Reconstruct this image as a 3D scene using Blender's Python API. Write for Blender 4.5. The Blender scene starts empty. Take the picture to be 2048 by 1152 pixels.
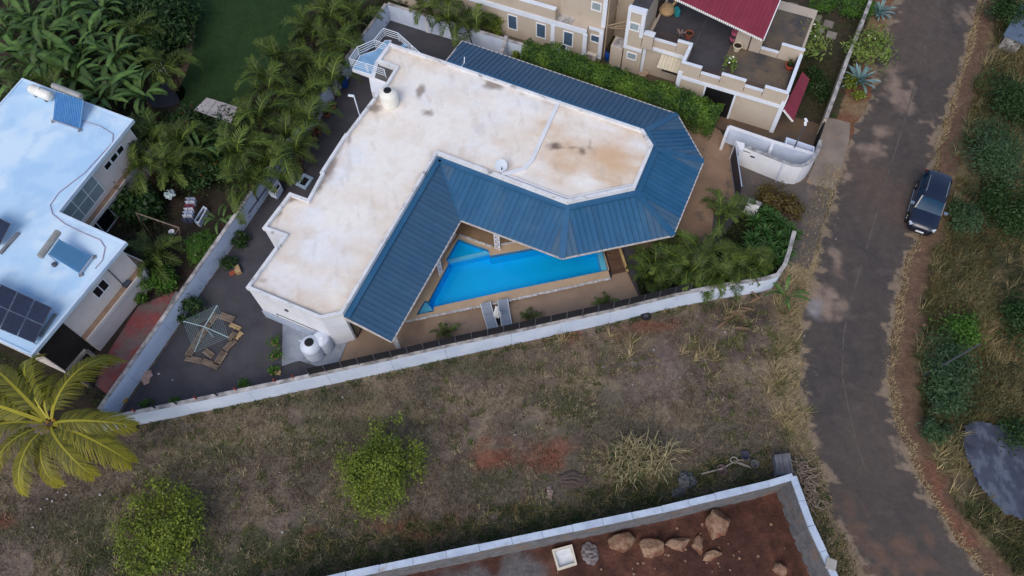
import bpy, bmesh, math, random
import numpy as np
from mathutils import Vector, Matrix, noise as mnoise
from mathutils.geometry import tessellate_polygon

S = bpy.context.scene
COL = S.collection
rng = np.random.default_rng(7)
random.seed(7)

# ------------------------------------------------------------------ camera (surveyed from the vertical vanishing point and right angles)
FPX, HCAM = 1480.0, 42.0
_d = np.array([43.0, 814.0, FPX]); _d /= np.linalg.norm(_d)
_up = -_d
_yw = np.array([0, -1.0, 0]) - np.dot(np.array([0, -1.0, 0]), _up) * _up
_yw /= np.linalg.norm(_yw)
_xw = np.cross(_yw, _up)
RW = np.array([_xw, _yw, _up])
cam_d = bpy.data.cameras.new('camera')
cam_d.sensor_width = 36.0
cam_d.lens = FPX / 2048 * 36
cam_d.clip_end = 3000
cam = bpy.data.objects.new('camera', cam_d)
COL.objects.link(cam)
cam.matrix_world = Matrix(((RW[0][0], -RW[0][1], -RW[0][2], 0), (RW[1][0], -RW[1][1], -RW[1][2], 0),
                           (RW[2][0], -RW[2][1], -RW[2][2], HCAM), (0, 0, 0, 1)))
S.camera = cam

# ------------------------------------------------------------------ sky, sun, exposure (soft light shortly after sundown, brighter side to the south)
SUN_EL, SUN_AZ = math.radians(48), math.radians(200)      # azimuth clockwise from +y
w = bpy.data.worlds.new('World'); S.world = w; w.use_nodes = True
wn = w.node_tree
sky = wn.nodes.new('ShaderNodeTexSky'); sky.sky_type = 'NISHITA'; sky.sun_disc = False
sky.sun_elevation = SUN_EL; sky.sun_rotation = SUN_AZ
sky.air_density = 1.0; sky.dust_density = 2.5; sky.ozone_density = 1.0
bg = wn.nodes['Background']; bg.inputs[1].default_value = 0.15
wn.links.new(sky.outputs[0], bg.inputs[0])
sun_d = bpy.data.lights.new('sun', 'SUN'); sun_d.energy = 0.9; sun_d.angle = math.radians(38); sun_d.color = (1.0, 0.95, 0.89)
sun = bpy.data.objects.new('sun', sun_d); COL.objects.link(sun)
_sd = Vector((math.sin(SUN_AZ) * math.cos(SUN_EL), math.cos(SUN_AZ) * math.cos(SUN_EL), math.sin(SUN_EL)))
sun.rotation_euler = _sd.to_track_quat('Z', 'Y').to_euler()
S.view_settings.view_transform = 'Standard'; S.view_settings.look = 'None'
S.view_settings.exposure = 0.22; S.view_settings.gamma = 1.0; S.view_settings.use_curve_mapping = False

# ------------------------------------------------------------------ survey helpers
def P(px, py, h=0.0):
    """survey point: where the sight line of a photograph point meets the level h (metres above the lot)"""
    d = RW @ np.array([px - 1024.0, py - 576.0, FPX])
    t = (HCAM - h) / -d[2]
    return Vector((d[0] * t, d[1] * t, h))
AX = math.radians(-23.5)                      # all houses share this axis
U = Vector((math.cos(AX), math.sin(AX), 0)); V = Vector((-math.sin(AX), math.cos(AX), 0))
def L(u, v, z=0.0): return U * u + V * v + Vector((0, 0, z))
def uv(p): return (p.dot(U), p.dot(V))

def C(r, g, b):
    f = lambda c: (c / 255 / 12.92) if c / 255 <= 0.04045 else ((c / 255 + 0.055) / 1.055) ** 2.4
    return (f(r), f(g), f(b))

# ------------------------------------------------------------------ numpy value noise
_perm = np.random.default_rng(3).random((256, 256))
def vnoise(x, y):
    xi = np.floor(x).astype(int); yi = np.floor(y).astype(int); fx = x - xi; fy = y - yi
    fx = fx * fx * (3 - 2 * fx); fy = fy * fy * (3 - 2 * fy)
    a = _perm[xi & 255, yi & 255]; b = _perm[(xi + 1) & 255, yi & 255]; c = _perm[xi & 255, (yi + 1) & 255]; d = _perm[(xi + 1) & 255, (yi + 1) & 255]
    return (a * (1 - fx) + b * fx) * (1 - fy) + (c * (1 - fx) + d * fx) * fy
def fbm(x, y, o=4, s=1.0):
    x = np.asarray(x, float) * s; y = np.asarray(y, float) * s; r = 0; a = .5; t = 0
    for k in range(o):
        r = r + a * vnoise(x + 17.3 * k, y - 9.1 * k); t += a; a *= .5; x = x * 2.03; y = y * 2.03
    return r / t
def inside(poly, x, y):
    x = np.asarray(x, float); y = np.asarray(y, float); r = np.zeros(x.shape, bool); n = len(poly)
    for i in range(n):
        x1, y1 = poly[i][0], poly[i][1]; x2, y2 = poly[(i + 1) % n][0], poly[(i + 1) % n][1]
        if y1 == y2: continue
        c = ((y1 > y) != (y2 > y)) & (x < (x2 - x1) * (y - y1) / (y2 - y1) + x1)
        r ^= c
    return r
def dist_path(path, x, y):
    x = np.asarray(x, float); y = np.asarray(y, float); d = np.full(x.shape, 1e9)
    for a, b in zip(path[:-1], path[1:]):
        ax, ay, bx, by = a[0], a[1], b[0], b[1]; L2 = (bx - ax) ** 2 + (by - ay) ** 2 + 1e-9
        t = np.clip(((x - ax) * (bx - ax) + (y - ay) * (by - ay)) / L2, 0, 1)
        d = np.minimum(d, np.hypot(x - ax - t * (bx - ax), y - ay - t * (by - ay)))
    return d

# ------------------------------------------------------------------ materials
MATS = {}
def mat(name, c1, c2=None, scale=2.0, rough=.8, bump=0.0, metal=0.0, spec=.3, rand=0.0, attr=None, fine=0.12, fscale=None,
        transl=0.0, stretch=None, c3=None, s3=.4, coat=0.0, t3=(.55, .7), mid=None):
    if name in MATS: return MATS[name]
    m = bpy.data.materials.new(name); m.use_nodes = True; nt = m.node_tree; N = nt.nodes; K = nt.links
    bs = N['Principled BSDF']
    bs.inputs['Roughness'].default_value = rough; bs.inputs['Metallic'].default_value = metal
    bs.inputs['Specular IOR Level'].default_value = spec
    if coat: bs.inputs['Coat Weight'].default_value = coat; bs.inputs['Coat Roughness'].default_value = .06
    tc = N.new('ShaderNodeTexCoord'); vec = tc.outputs['Object']
    if stretch:
        mp = N.new('ShaderNodeMapping'); mp.inputs['Scale'].default_value = stretch; K.new(vec, mp.inputs[0]); vec = mp.outputs[0]
    def nz(sc, det=5, ro=.6):
        n = N.new('ShaderNodeTexNoise'); n.inputs['Scale'].default_value = sc; n.inputs['Detail'].default_value = det
        n.inputs['Roughness'].default_value = ro; K.new(vec, n.inputs['Vector']); return n.outputs['Fac']
    def ramp(f, a, b):
        r = N.new('ShaderNodeMapRange'); r.inputs[1].default_value = a; r.inputs[2].default_value = b
        K.new(f, r.inputs[0]); r.clamp = True; return r.outputs[0]
    def mix(f, a, b, mode='MIX'):
        x = N.new('ShaderNodeMix'); x.data_type = 'RGBA'; x.blend_type = mode
        if isinstance(f, float): x.inputs[0].default_value = f
        else: K.new(f, x.inputs[0])
        for i, q in ((6, a), (7, b)):
            if isinstance(q, tuple): x.inputs[i].default_value = (*q, 1)
            else: K.new(q, x.inputs[i])
        return x.outputs[2]
    if attr == 'Col':
        a = N.new('ShaderNodeAttribute'); a.attribute_name = 'Col'; col = a.outputs['Color']
    elif attr == 'rnd':
        a = N.new('ShaderNodeAttribute'); a.attribute_name = 'rnd'; col = mix(a.outputs['Fac'], c1, c2)
    elif c2 is not None:
        col = mix(ramp(nz(scale), .35, .65), c1, c2)
    else:
        r = N.new('ShaderNodeRGB'); r.outputs[0].default_value = (*c1, 1); col = r.outputs[0]
    if c3 is not None: col = mix(ramp(nz(s3, 7, .65), *t3), col, c3)
    if fine:
        f = ramp(nz(fscale or scale * 9, 3, .7), .2, .8)
        v = N.new('ShaderNodeMapRange'); v.inputs[3].default_value = 1 - fine; v.inputs[4].default_value = 1 + fine; K.new(f, v.inputs[0])
        hs = N.new('ShaderNodeHueSaturation'); K.new(v.outputs[0], hs.inputs['Value']); K.new(col, hs.inputs['Color']); col = hs.outputs[0]
    if mid:
        f = ramp(nz(mid[1], 6, .75), .3, .7)
        v = N.new('ShaderNodeMapRange'); v.inputs[3].default_value = 1 - mid[0]; v.inputs[4].default_value = 1 + mid[0]; K.new(f, v.inputs[0])
        hs = N.new('ShaderNodeHueSaturation'); K.new(v.outputs[0], hs.inputs['Value']); K.new(col, hs.inputs['Color']); col = hs.outputs[0]
    if rand:
        oi = N.new('ShaderNodeObjectInfo'); v = N.new('ShaderNodeMapRange'); v.inputs[3].default_value = 1 - rand; v.inputs[4].default_value = 1 + rand
        K.new(oi.outputs['Random'], v.inputs[0]); hs = N.new('ShaderNodeHueSaturation'); K.new(v.outputs[0], hs.inputs['Value']); K.new(col, hs.inputs['Color']); col = hs.outputs[0]
    K.new(col, bs.inputs['Base Color'])
    if bump:
        b = N.new('ShaderNodeBump'); b.inputs['Strength'].default_value = bump; b.inputs['Distance'].default_value = .05
        K.new(nz(fscale or scale * 6, 6), b.inputs['Height']); K.new(b.outputs[0], bs.inputs['Normal'])
    if transl:
        t = N.new('ShaderNodeBsdfTranslucent'); K.new(col, t.inputs[0]); ms = N.new('ShaderNodeMixShader'); ms.inputs[0].default_value = transl
        K.new(bs.outputs[0], ms.inputs[1]); K.new(t.outputs[0], ms.inputs[2]); K.new(ms.outputs[0], N['Material Output'].inputs[0])
    MATS[name] = m
    return m

# ------------------------------------------------------------------ objects
def tag(o, label=None, cat=None, group=None, kind=None):
    if label: o['label'] = label
    if cat: o['category'] = cat
    if group: o['group'] = group
    if kind: o['kind'] = kind
    return o
def thing(name, loc, label, cat, group=None, rz=0.0):
    o = bpy.data.objects.new(name, None); COL.objects.link(o); o.location = loc; o.rotation_euler = (0, 0, rz); o.empty_display_size = .2
    return tag(o, label, cat, group)
def wloc(o):
    p = Vector((0, 0, 0))
    while o is not None: p += o.location; o = o.parent
    return p
def add(name, me, parent=None, loc=(0, 0, 0), rot=(0, 0, 0), scale=None):
    o = bpy.data.objects.new(name, me); COL.objects.link(o); o.location = loc; o.rotation_euler = rot
    if scale is not None: o.scale = (scale,) * 3 if isinstance(scale, (int, float)) else scale
    o.parent = parent
    return o
def mesh_np(name, co, quads, mat_, attrs=None, tris=None, smooth=False):
    me = bpy.data.meshes.new(name); co = np.asarray(co, np.float32)
    fl = []; ls = []; lt = []
    if quads is not None and len(quads):
        q = np.asarray(quads, np.int32); fl.append(q.ravel()); lt.append(np.full(len(q), 4, np.int32))
    if tris is not None and len(tris):
        t = np.asarray(tris, np.int32); fl.append(t.ravel()); lt.append(np.full(len(t), 3, np.int32))
    fl = np.concatenate(fl); lt = np.concatenate(lt); ls = np.concatenate([[0], np.cumsum(lt)[:-1]]).astype(np.int32)
    me.vertices.add(len(co)); me.vertices.foreach_set('co', co.ravel())
    me.loops.add(len(fl)); me.loops.foreach_set('vertex_index', fl)
    me.polygons.add(len(lt)); me.polygons.foreach_set('loop_start', ls); me.polygons.foreach_set('loop_total', lt)
    if smooth: me.polygons.foreach_set('use_smooth', np.ones(len(lt), bool))
    me.update(calc_edges=True)
    for k, a in (attrs or {}).items():
        a = np.asarray(a, np.float32)
        if a.ndim == 1: me.attributes.new(k, 'FLOAT', 'POINT').data.foreach_set('value', a)
        else: me.attributes.new(k, 'FLOAT_COLOR', 'POINT').data.foreach_set('color', np.concatenate([a, np.ones((len(a), 1), np.float32)], 1).ravel())
    if mat_: me.materials.append(mat_)
    return me

class MB:
    """collects solids into one mesh"""
    def __init__(s): s.v = []; s.f = []
    def raw(s, vs, fs):
        k = len(s.v); s.v += [tuple(q) for q in vs]; s.f += [tuple(i + k for i in q) for q in fs]; return s
    def prism(s, poly, z0, z1):
        n = len(poly); a = sum(poly[i][0] * poly[(i + 1) % n][1] - poly[(i + 1) % n][0] * poly[i][1] for i in range(n))
        if a < 0: poly = poly[::-1]
        vs = [(p[0], p[1], z0) for p in poly] + [(p[0], p[1], z1) for p in poly]
        return s.raw(vs, [tuple(range(n))[::-1], tuple(range(n, 2 * n))] + [(i, (i + 1) % n, n + (i + 1) % n, n + i) for i in range(n)])
    def hull8(s, b, t):
        """bottom 4 and top 4 corner points in the same order"""
        return s.raw(list(b) + list(t), [(3, 2, 1, 0), (4, 5, 6, 7), (0, 1, 5, 4), (1, 2, 6, 5), (2, 3, 7, 6), (3, 0, 4, 7)])
    def box(s, c, sz, rz=0.0, rot=None):
        M = rot if rot is not None else Matrix.Rotation(rz, 3, 'Z'); h = Vector(sz) / 2; c = Vector(c)
        q = [c + M @ Vector((x * h.x, y * h.y, z * h.z)) for z in (-1, 1) for x, y in ((-1, -1), (1, -1), (1, 1), (-1, 1))]
        return s.hull8(q[:4], q[4:])
    def beam(s, a, b, wd, ht=None, up=Vector((0, 0, 1))):
        a = Vector(a); b = Vector(b); ht = ht or wd; d = (b - a).normalized()
        if abs(d.dot(up)) > .98: up = Vector((0, 1, 0))
        x = d.cross(up).normalized() * wd / 2; y = x.cross(d).normalized() * ht / 2
        q = [a - x - y, a + x - y, a + x + y, a - x + y]; r = [p + b - a for p in q]
        return s.raw(q + r, [(0, 1, 2, 3), (7, 6, 5, 4), (1, 0, 4, 5), (2, 1, 5, 6), (3, 2, 6, 7), (0, 3, 7, 4)])
    def tube(s, path, r, n=6, caps=True):
        path = [Vector(p) for p in path]; rs = r if isinstance(r, (list, tuple)) else [r] * len(path); vs = []; fs = []
        for i, p in enumerate(path):
            d = (path[min(i + 1, len(path) - 1)] - path[max(i - 1, 0)]).normalized()
            up = Vector((0, 0, 1)) if abs(d.z) < .9 else Vector((1, 0, 0)); x = d.cross(up).normalized(); y = x.cross(d).normalized()
            vs += [p + (x * math.cos(2 * math.pi * k / n) + y * math.sin(2 * math.pi * k / n)) * rs[i] for k in range(n)]
        for i in range(len(path) - 1):
            fs += [(i * n + k, i * n + (k + 1) % n, (i + 1) * n + (k + 1) % n, (i + 1) * n + k) for k in range(n)]
        if caps: fs += [tuple(range(n))[::-1], tuple(range((len(path) - 1) * n, len(path) * n))]
        return s.raw(vs, fs)
    def lathe(s, prof, c=(0, 0, 0), n=20):
        vs = [(c[0] + r * math.cos(2 * math.pi * k / n), c[1] + r * math.sin(2 * math.pi * k / n), c[2] + z) for r, z in prof for k in range(n)]
        fs = [(i * n + k, i * n + (k + 1) % n, (i + 1) * n + (k + 1) % n, (i + 1) * n + k) for i in range(len(prof) - 1) for k in range(n)]
        fs += [tuple(range(n))[::-1], tuple(range((len(prof) - 1) * n, len(prof) * n))]
        return s.raw(vs, fs)
    def build(s, name, m, parent=None, label=None, bevel=0.0, smooth=False, kind=None, world=True):
        o0 = wloc(parent) if (parent is not None and world) else Vector((0, 0, 0))
        me = bpy.data.meshes.new(name); me.from_pydata([tuple(Vector(p) - o0) for p in s.v], [], s.f); me.materials.append(m)
        if bevel or smooth:
            bm = bmesh.new(); bm.from_mesh(me); bmesh.ops.recalc_face_normals(bm, faces=bm.faces)
            if bevel: bmesh.ops.bevel(bm, geom=[e for e in bm.edges], offset=bevel, segments=2, affect='EDGES', profile=.6, clamp_overlap=True)
            if smooth:
                for f in bm.faces: f.smooth = True
            bm.to_mesh(me); bm.free()
            if smooth and hasattr(me, 'set_sharp_from_angle'): me.set_sharp_from_angle(angle=math.radians(42))
        o = add(name, me, parent)
        return tag(o, label, None, None, kind)

def offset_poly(poly, d):
    """mitred inset (d>0 inwards) of a closed polygon of xy points"""
    n = len(poly); pts = [Vector((p[0], p[1])) for p in poly]
    a = sum(pts[i].x * pts[(i + 1) % n].y - pts[(i + 1) % n].x * pts[i].y for i in range(n)); sg = 1 if a > 0 else -1
    out = []
    for i in range(n):
        e1 = (pts[i] - pts[i - 1]).normalized(); e2 = (pts[(i + 1) % n] - pts[i]).normalized()
        n1 = Vector((-e1.y, e1.x)) * sg; n2 = Vector((-e2.y, e2.x)) * sg; b = n1 + n2; k = max(.25, b.dot(n1))
        out.append(pts[i] + b * (d / k))
    return out
def ring(mb, outer, inner, z0, z1):
    n = len(outer); vs = [(p[0], p[1], z) for z in (z0, z1) for q in (outer, inner) for p in q]; fs = []
    for i in range(n):
        j = (i + 1) % n
        fs += [(2 * n + i, 2 * n + j, 3 * n + j, 3 * n + i), (i, j, 2 * n + j, 2 * n + i), (n + j, n + i, 3 * n + i, 3 * n + j), (j, i, n + i, n + j)]
    return mb.raw(vs, fs)
def strip_wall(mb, path, wd, z0, z1, side=0.0, top=None):
    """wall of width wd along an open path; side shifts it; top: list of heights"""
    pts = [Vector((p[0], p[1])) for p in path]; n = len(pts); l = []; r = []
    for i in range(n):
        e1 = (pts[i] - pts[i - 1]).normalized() if i else (pts[1] - pts[0]).normalized()
        e2 = (pts[i + 1] - pts[i]).normalized() if i < n - 1 else e1
        n1 = Vector((-e1.y, e1.x)); b = n1 + Vector((-e2.y, e2.x)); k = max(.3, b.dot(n1))
        l.append(pts[i] + b * ((side + wd / 2) / k)); r.append(pts[i] + b * ((side - wd / 2) / k))
    z1s = top or [z1] * n
    for i in range(n - 1):
        q = [r[i], r[i + 1], l[i + 1], l[i]]
        mb.hull8([(*p, z0) for p in q], [(*p, z) for p, z in zip(q, (z1s[i], z1s[i + 1], z1s[i + 1], z1s[i]))])
    return l, r
def sheet(name, outer, z, m, holes=(), kind='structure', parent=None, thick=0.0):
    loops = [[Vector((p[0], p[1], 0)) for p in outer]] + [[Vector((p[0], p[1], 0)) for p in h] for h in holes]
    vs = [(p.x, p.y, z) for l in loops for p in l]; tr = tessellate_polygon(loops); fs = []
    for t in tr:
        a, b, c = (Vector(vs[i]) for i in t)
        fs.append(t if (b - a).cross(c - a).z > 0 else (t[0], t[2], t[1]))
    if thick:
        k = len(vs); vs += [(x, y, z - thick) for x, y, _ in vs]; o = 0
        for l in loops:
            n = len(l); fs += [(o + i, o + (i + 1) % n, k + o + (i + 1) % n, k + o + i) for i in range(n)]; o += n
    me = bpy.data.meshes.new(name); me.from_pydata(vs, [], fs); me.materials.append(m)
    o = add(name, me, parent)
    if kind and parent is None: o['kind'] = kind
    return o
def paint_grid(name, x0, x1, y0, y1, res, keep, z, colfn, m, parent=None):
    """finely divided sheet whose colours are laid down as stains"""
    xs = np.arange(x0, x1 + res, res); ys = np.arange(y0, y1 + res, res); X, Y = np.meshgrid(xs, ys); nx = len(xs)
    i, j = np.meshgrid(np.arange(nx - 1), np.arange(len(ys) - 1)); a = (j * nx + i).ravel()
    cx = (X[:-1, :-1] + res / 2).ravel(); cy = (Y[:-1, :-1] + res / 2).ravel(); k = keep(cx, cy); a = a[k]
    q = np.stack([a, a + 1, a + nx + 1, a + nx], 1); used, inv = np.unique(q, return_inverse=True); q = inv.reshape(-1, 4)
    x = X.ravel()[used]; y = Y.ravel()[used]; zz = z(x, y) if callable(z) else np.full(x.shape, z)
    o0 = wloc(parent) if parent is not None else Vector((0, 0, 0))
    me = mesh_np(name, np.stack([x - o0.x, y - o0.y, zz - o0.z], 1), q, m, {'Col': colfn(x, y)})
    return add(name, me, parent)
def blend(c, f, d):
    f = np.clip(f, 0, 1)[:, None]; return c * (1 - f) + np.array(d)[None, :] * f
def sstep(x, a, b):
    t = np.clip((x - a) / (b - a), 0, 1); return t * t * (3 - 2 * t)
def xy(ps): return [(p[0], p[1]) for p in ps]
# ================================================================== GROUND, ROAD, PAVINGS, POOL
POOL_PX = [(916, 477), (977, 499), (980, 511), (1120, 486), (1207, 500), (1219, 540), (1024, 580), (868, 614), (867, 623), (832, 630), (849, 601), (857, 602), (897, 527), (892, 519)]
TZ = 0.30                                                   # terrace level
POOL = xy([P(x, y, TZ) for x, y in POOL_PX])
PITW = [P(x, y, 1.7) for x, y in ((440, 1210), (692, 1151), (1024, 1082), (1324, 1019), (1536, 968), (1586, 953), (1622, 1052), (1670, 1155), (1700, 1225))]
PIT = xy(PITW) + [(16, -8), (-12, -8)]
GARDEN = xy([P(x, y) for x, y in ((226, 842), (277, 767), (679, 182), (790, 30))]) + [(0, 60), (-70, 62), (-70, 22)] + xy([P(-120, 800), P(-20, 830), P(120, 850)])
def ground_z(x, y):
    z = -0.05 + 0.06 * fbm(x, y, 3, .35)
    return np.where(inside(PIT, x, y), -1.3 + .25 * fbm(x, y, 4, .5), z)
def blobs(c, x, y, lst, colour, k=1.0, ns=.9, na=1.9, e=(.1, 1.25)):
    n = fbm(x + 31, y - 12, 4, ns) - .5
    for b in lst:
        q = P(b[0], b[1]); rx = b[2]; ry = b[3] if len(b) > 3 else b[2]
        d = np.hypot((x - q.x) / rx, (y - q.y) / ry) + n * na
        c = blend(c, k * (1 - sstep(d, *e)), colour)
    return c
def ground_col(x, y):
    n1 = fbm(x, y, 5, .28); n2 = fbm(x + 50, y + 20, 5, .55); n3 = fbm(x - 30, y + 70, 5, 1.6)
    c = np.tile(np.array(C(118, 104, 93)), (len(x), 1))
    c = blend(c, sstep(n1, .4, .62) * .8, C(96, 89, 76))
    c = blend(c, sstep(n2, .5, .68) * .6, C(136, 121, 100))
    c = blend(c, sstep(n3, .52, .7) * .55, C(92, 78, 70))
    # lot: greener hollows, straw track, red scrapes
    c = blobs(c, x, y, [(420, 905, 4, 1.2), (600, 880, 3, 1.2), (700, 850, 4, 1.0), (250, 1100, 4, 2), (550, 1100, 5, 1.6), (900, 1060, 4, 1.0), (1250, 1010, 5, 1.0), (1120, 800, 3, 1.2), (1080, 1010, 4, .8), (1000, 960, 2, 1), (1440, 940, 2, 1), (640, 800, 5, .8), (980, 735, 3, .8), (1250, 700, 2, 1), (1170, 830, 2, 1), (120, 1040, 4, 2), (400, 1120, 4, 1.5), (1060, 850, 2, .8)], C(72, 75, 54), .7)
    c = blobs(c, x, y, [(420, 880, 4, .35), (560, 862, 4, .45), (760, 820, 4, .6), (900, 800, 4, .6), (330, 905, 2.5, .4), (1260, 690, 2, .6), (1150, 760, 3, .7), (1450, 760, 2.5, 1.2), (1560, 800, 1.2, 2.5), (1560, 700, 1.0, 2), (1585, 600, .8, 2.5), (1600, 540, .7, 1.6), (1560, 650, 1.2, 1.5)], C(140, 126, 102), .6)
    c = blobs(c, x, y, [(1020, 915, 2.2, 1.0), (1060, 925, 2.0, .7), (1100, 930, 1.4, .7), (1130, 900, 1.0, .7), (800, 1055, 2.0, .6), (905, 1045, .7, .9), (860, 1070, 1.8, .5), (1045, 1020, 1.2, .6), (620, 1085, .5, .8), (1300, 650, 2.5, .5), (1130, 670, 3, .6), (1000, 880, 1, .4), (320, 1020, .8, .8), (10, 1040, .8, .4)], C(122, 74, 58), .72)
    c = blobs(c, x, y, [(1450, 650, 2.5, 1.6), (1410, 745, 1.6, 1.0), (1460, 790, 2, 1.3), (1320, 720, 2.5, 1.2), (1480, 700, 1.6, 1.6)], C(104, 90, 86), .75)
    c = blobs(c, x, y, [(1590, 560, 1.0, 1.8), (1580, 640, 1.2, 2.2), (1575, 720, 1.3, 2.2), (1580, 800, 1.1, 2.2), (1595, 880, .9, 1.8), (1615, 500, .7, 1.5), (1560, 760, 1.4, 1.6)], C(158, 142, 116), .8)
    c = blobs(c, x, y, [(980, 1015, 1.5, .5), (1220, 985, 1.2, .6), (180, 900, 3, .8), (90, 1010, 2, 1)], C(84, 72, 64), .7)
    c = blobs(c, x, y, [(1470, 625, 1.8, 1.0), (1500, 660, 1.6, 1.6), (1520, 620, 1.2, 1.2), (1450, 690, 1.6, 1.2)], C(82, 72, 66), .85)
    c = blobs(c, x, y, [(260, 1125, 5, 1.2), (480, 1115, 4, 1.2), (700, 1100, 4, .9), (950, 1060, 4, .9), (1120, 1030, 4, .9), (1250, 1000, 4, .9), (1420, 960, 3, .8)], C(60, 66, 44), .8)
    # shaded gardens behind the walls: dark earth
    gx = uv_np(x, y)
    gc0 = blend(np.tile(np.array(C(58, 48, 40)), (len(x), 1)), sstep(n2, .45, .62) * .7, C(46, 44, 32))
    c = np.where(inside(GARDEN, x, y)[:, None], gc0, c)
    # red pit earth
    pit = inside(PIT, x, y)
    pc = blend(np.tile(np.array(C(72, 46, 39)), (len(x), 1)), sstep(n2, .42, .62), C(92, 60, 49)); pc = blend(pc, sstep(n3, .5, .75) * .7, C(58, 38, 33))
    pc = blobs(pc, x, y, [(1040, 1130, 1.6, .8), (960, 1150, 2, .6), (1030, 1150, 2, .6)], C(96, 94, 96), .9)
    c = np.where(pit[:, None], pc, c)
    # east side of the road
    east = x > np.interp(y, ROADR_Y, ROADR_X) - .3
    ec = blend(np.tile(np.array(C(92, 80, 62)), (len(x), 1)), sstep(n1, .4, .65), C(70, 64, 46)); ec = blend(ec, sstep(n3, .5, .7) * .6, C(142, 124, 92))
    de = x - np.interp(y, ROADR_Y, ROADR_X)
    wob = (fbm(x, y, 3, .5) - .5) * 1.6
    ec = blend(ec, (1 - sstep(de + wob, 1.0, 1.9)) * .85, C(104, 80, 66))
    ec = blobs(ec, x, y, [(1870, 960, .8, 1.5), (1885, 1010, .7, 1.4), (1920, 1090, .8, 1.5)], C(122, 76, 58), .7)
    c = np.where(east[:, None], ec, c)
    # cream house garden + west verge north of the gate
    nw = (gx[1] > 38.2) & (gx[0] > -16) & (~east)
    gc = blend(np.tile(np.array(C(70, 60, 48)), (len(x), 1)), sstep(n2, .45, .6) * .7, C(58, 62, 40))
    c = np.where((nw & (gx[0] < 5.5))[:, None], gc, c)
    vc = blend(np.tile(np.array(C(120, 84, 62)), (len(x), 1)), sstep(n2, .45, .6) * .8, C(132, 114, 88))
    c = np.where((nw & (gx[0] >= 5.5))[:, None], vc, c)
    far = np.maximum.reduce([sstep(y, 57, 61), sstep(-x, 50, 55), sstep(x, 44, 49), sstep(-y, 3, 7)])
    c = c * (0.86 + .28 * fbm(x, y, 3, 2.7))[:, None]
    c = np.where((inside(GARDEN, x, y) | pit | east)[:, None], c, c * .92)
    return blend(c, far, C(88, 80, 64))
def uv_np(x, y): return (x * U.x + y * U.y, x * V.x + y * V.y)

ROAD_LPX = [(1830, -120), (1789, 0), (1766, 67), (1752, 130), (1736, 200), (1703, 267), (1669, 375), (1643, 471), (1623, 557), (1605, 637), (1599, 684), (1601, 767), (1602, 800), (1616, 868), (1636, 928), (1659, 1021), (1706, 1121), (1760, 1230)]
ROAD_RPX = [(1990, -120), (1959, 0), (1933, 100), (1913, 167), (1876, 283), (1862, 375), (1835, 475), (1813, 520), (1799, 584), (1786, 657), (1778, 751), (1780, 790), (1799, 868), (1826, 941), (1853, 995), (1896, 1051), (1946, 1121), (2040, 1230)]
_rr = sorted([(P(x, y).y, P(x, y).x) for x, y in ROAD_RPX]); ROADR_Y = [a for a, b in _rr]; ROADR_X = [b for a, b in _rr]
_rl = sorted([(P(x, y).y, P(x, y).x) for x, y in ROAD_LPX]); ROADL_Y = [a for a, b in _rl]; ROADL_X = [b for a, b in _rl]

m_ground = mat('earth and dry grass', (0, 0, 0), attr='Col', rough=.95, bump=.9, scale=1.2, fine=.35, fscale=9, mid=(.38, 2.6))
def build_ground():
    res = .2
    xs = np.concatenate([[-900, -400, -200, -120, -90, -70], np.arange(-56, 50, res), [56, 70, 90, 140, 300, 900]])
    ys = np.concatenate([[-900, -300, -120, -60, -30, -16], np.arange(-8, 62, res), [68, 80, 110, 180, 400, 900]])
    X, Y = np.meshgrid(xs, ys); nx = len(xs); i, j = np.meshgrid(np.arange(nx - 1), np.arange(len(ys) - 1)); a = (j * nx + i).ravel()
    cx = ((X[:-1, :-1] + X[1:, 1:]) / 2).ravel(); cy = ((Y[:-1, :-1] + Y[1:, 1:]) / 2).ravel()
    po = offset_poly(POOL, -.12)
    a = a[~inside(po, cx, cy)]
    q = np.stack([a, a + 1, a + nx + 1, a + nx], 1); x = X.ravel(); y = Y.ravel()
    me = mesh_np('ground', np.stack([x, y, ground_z(x, y)], 1), q, m_ground, {'Col': ground_col(x, y)}, smooth=True)
    tag(add('ground', me), kind='structure')
build_ground()

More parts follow.
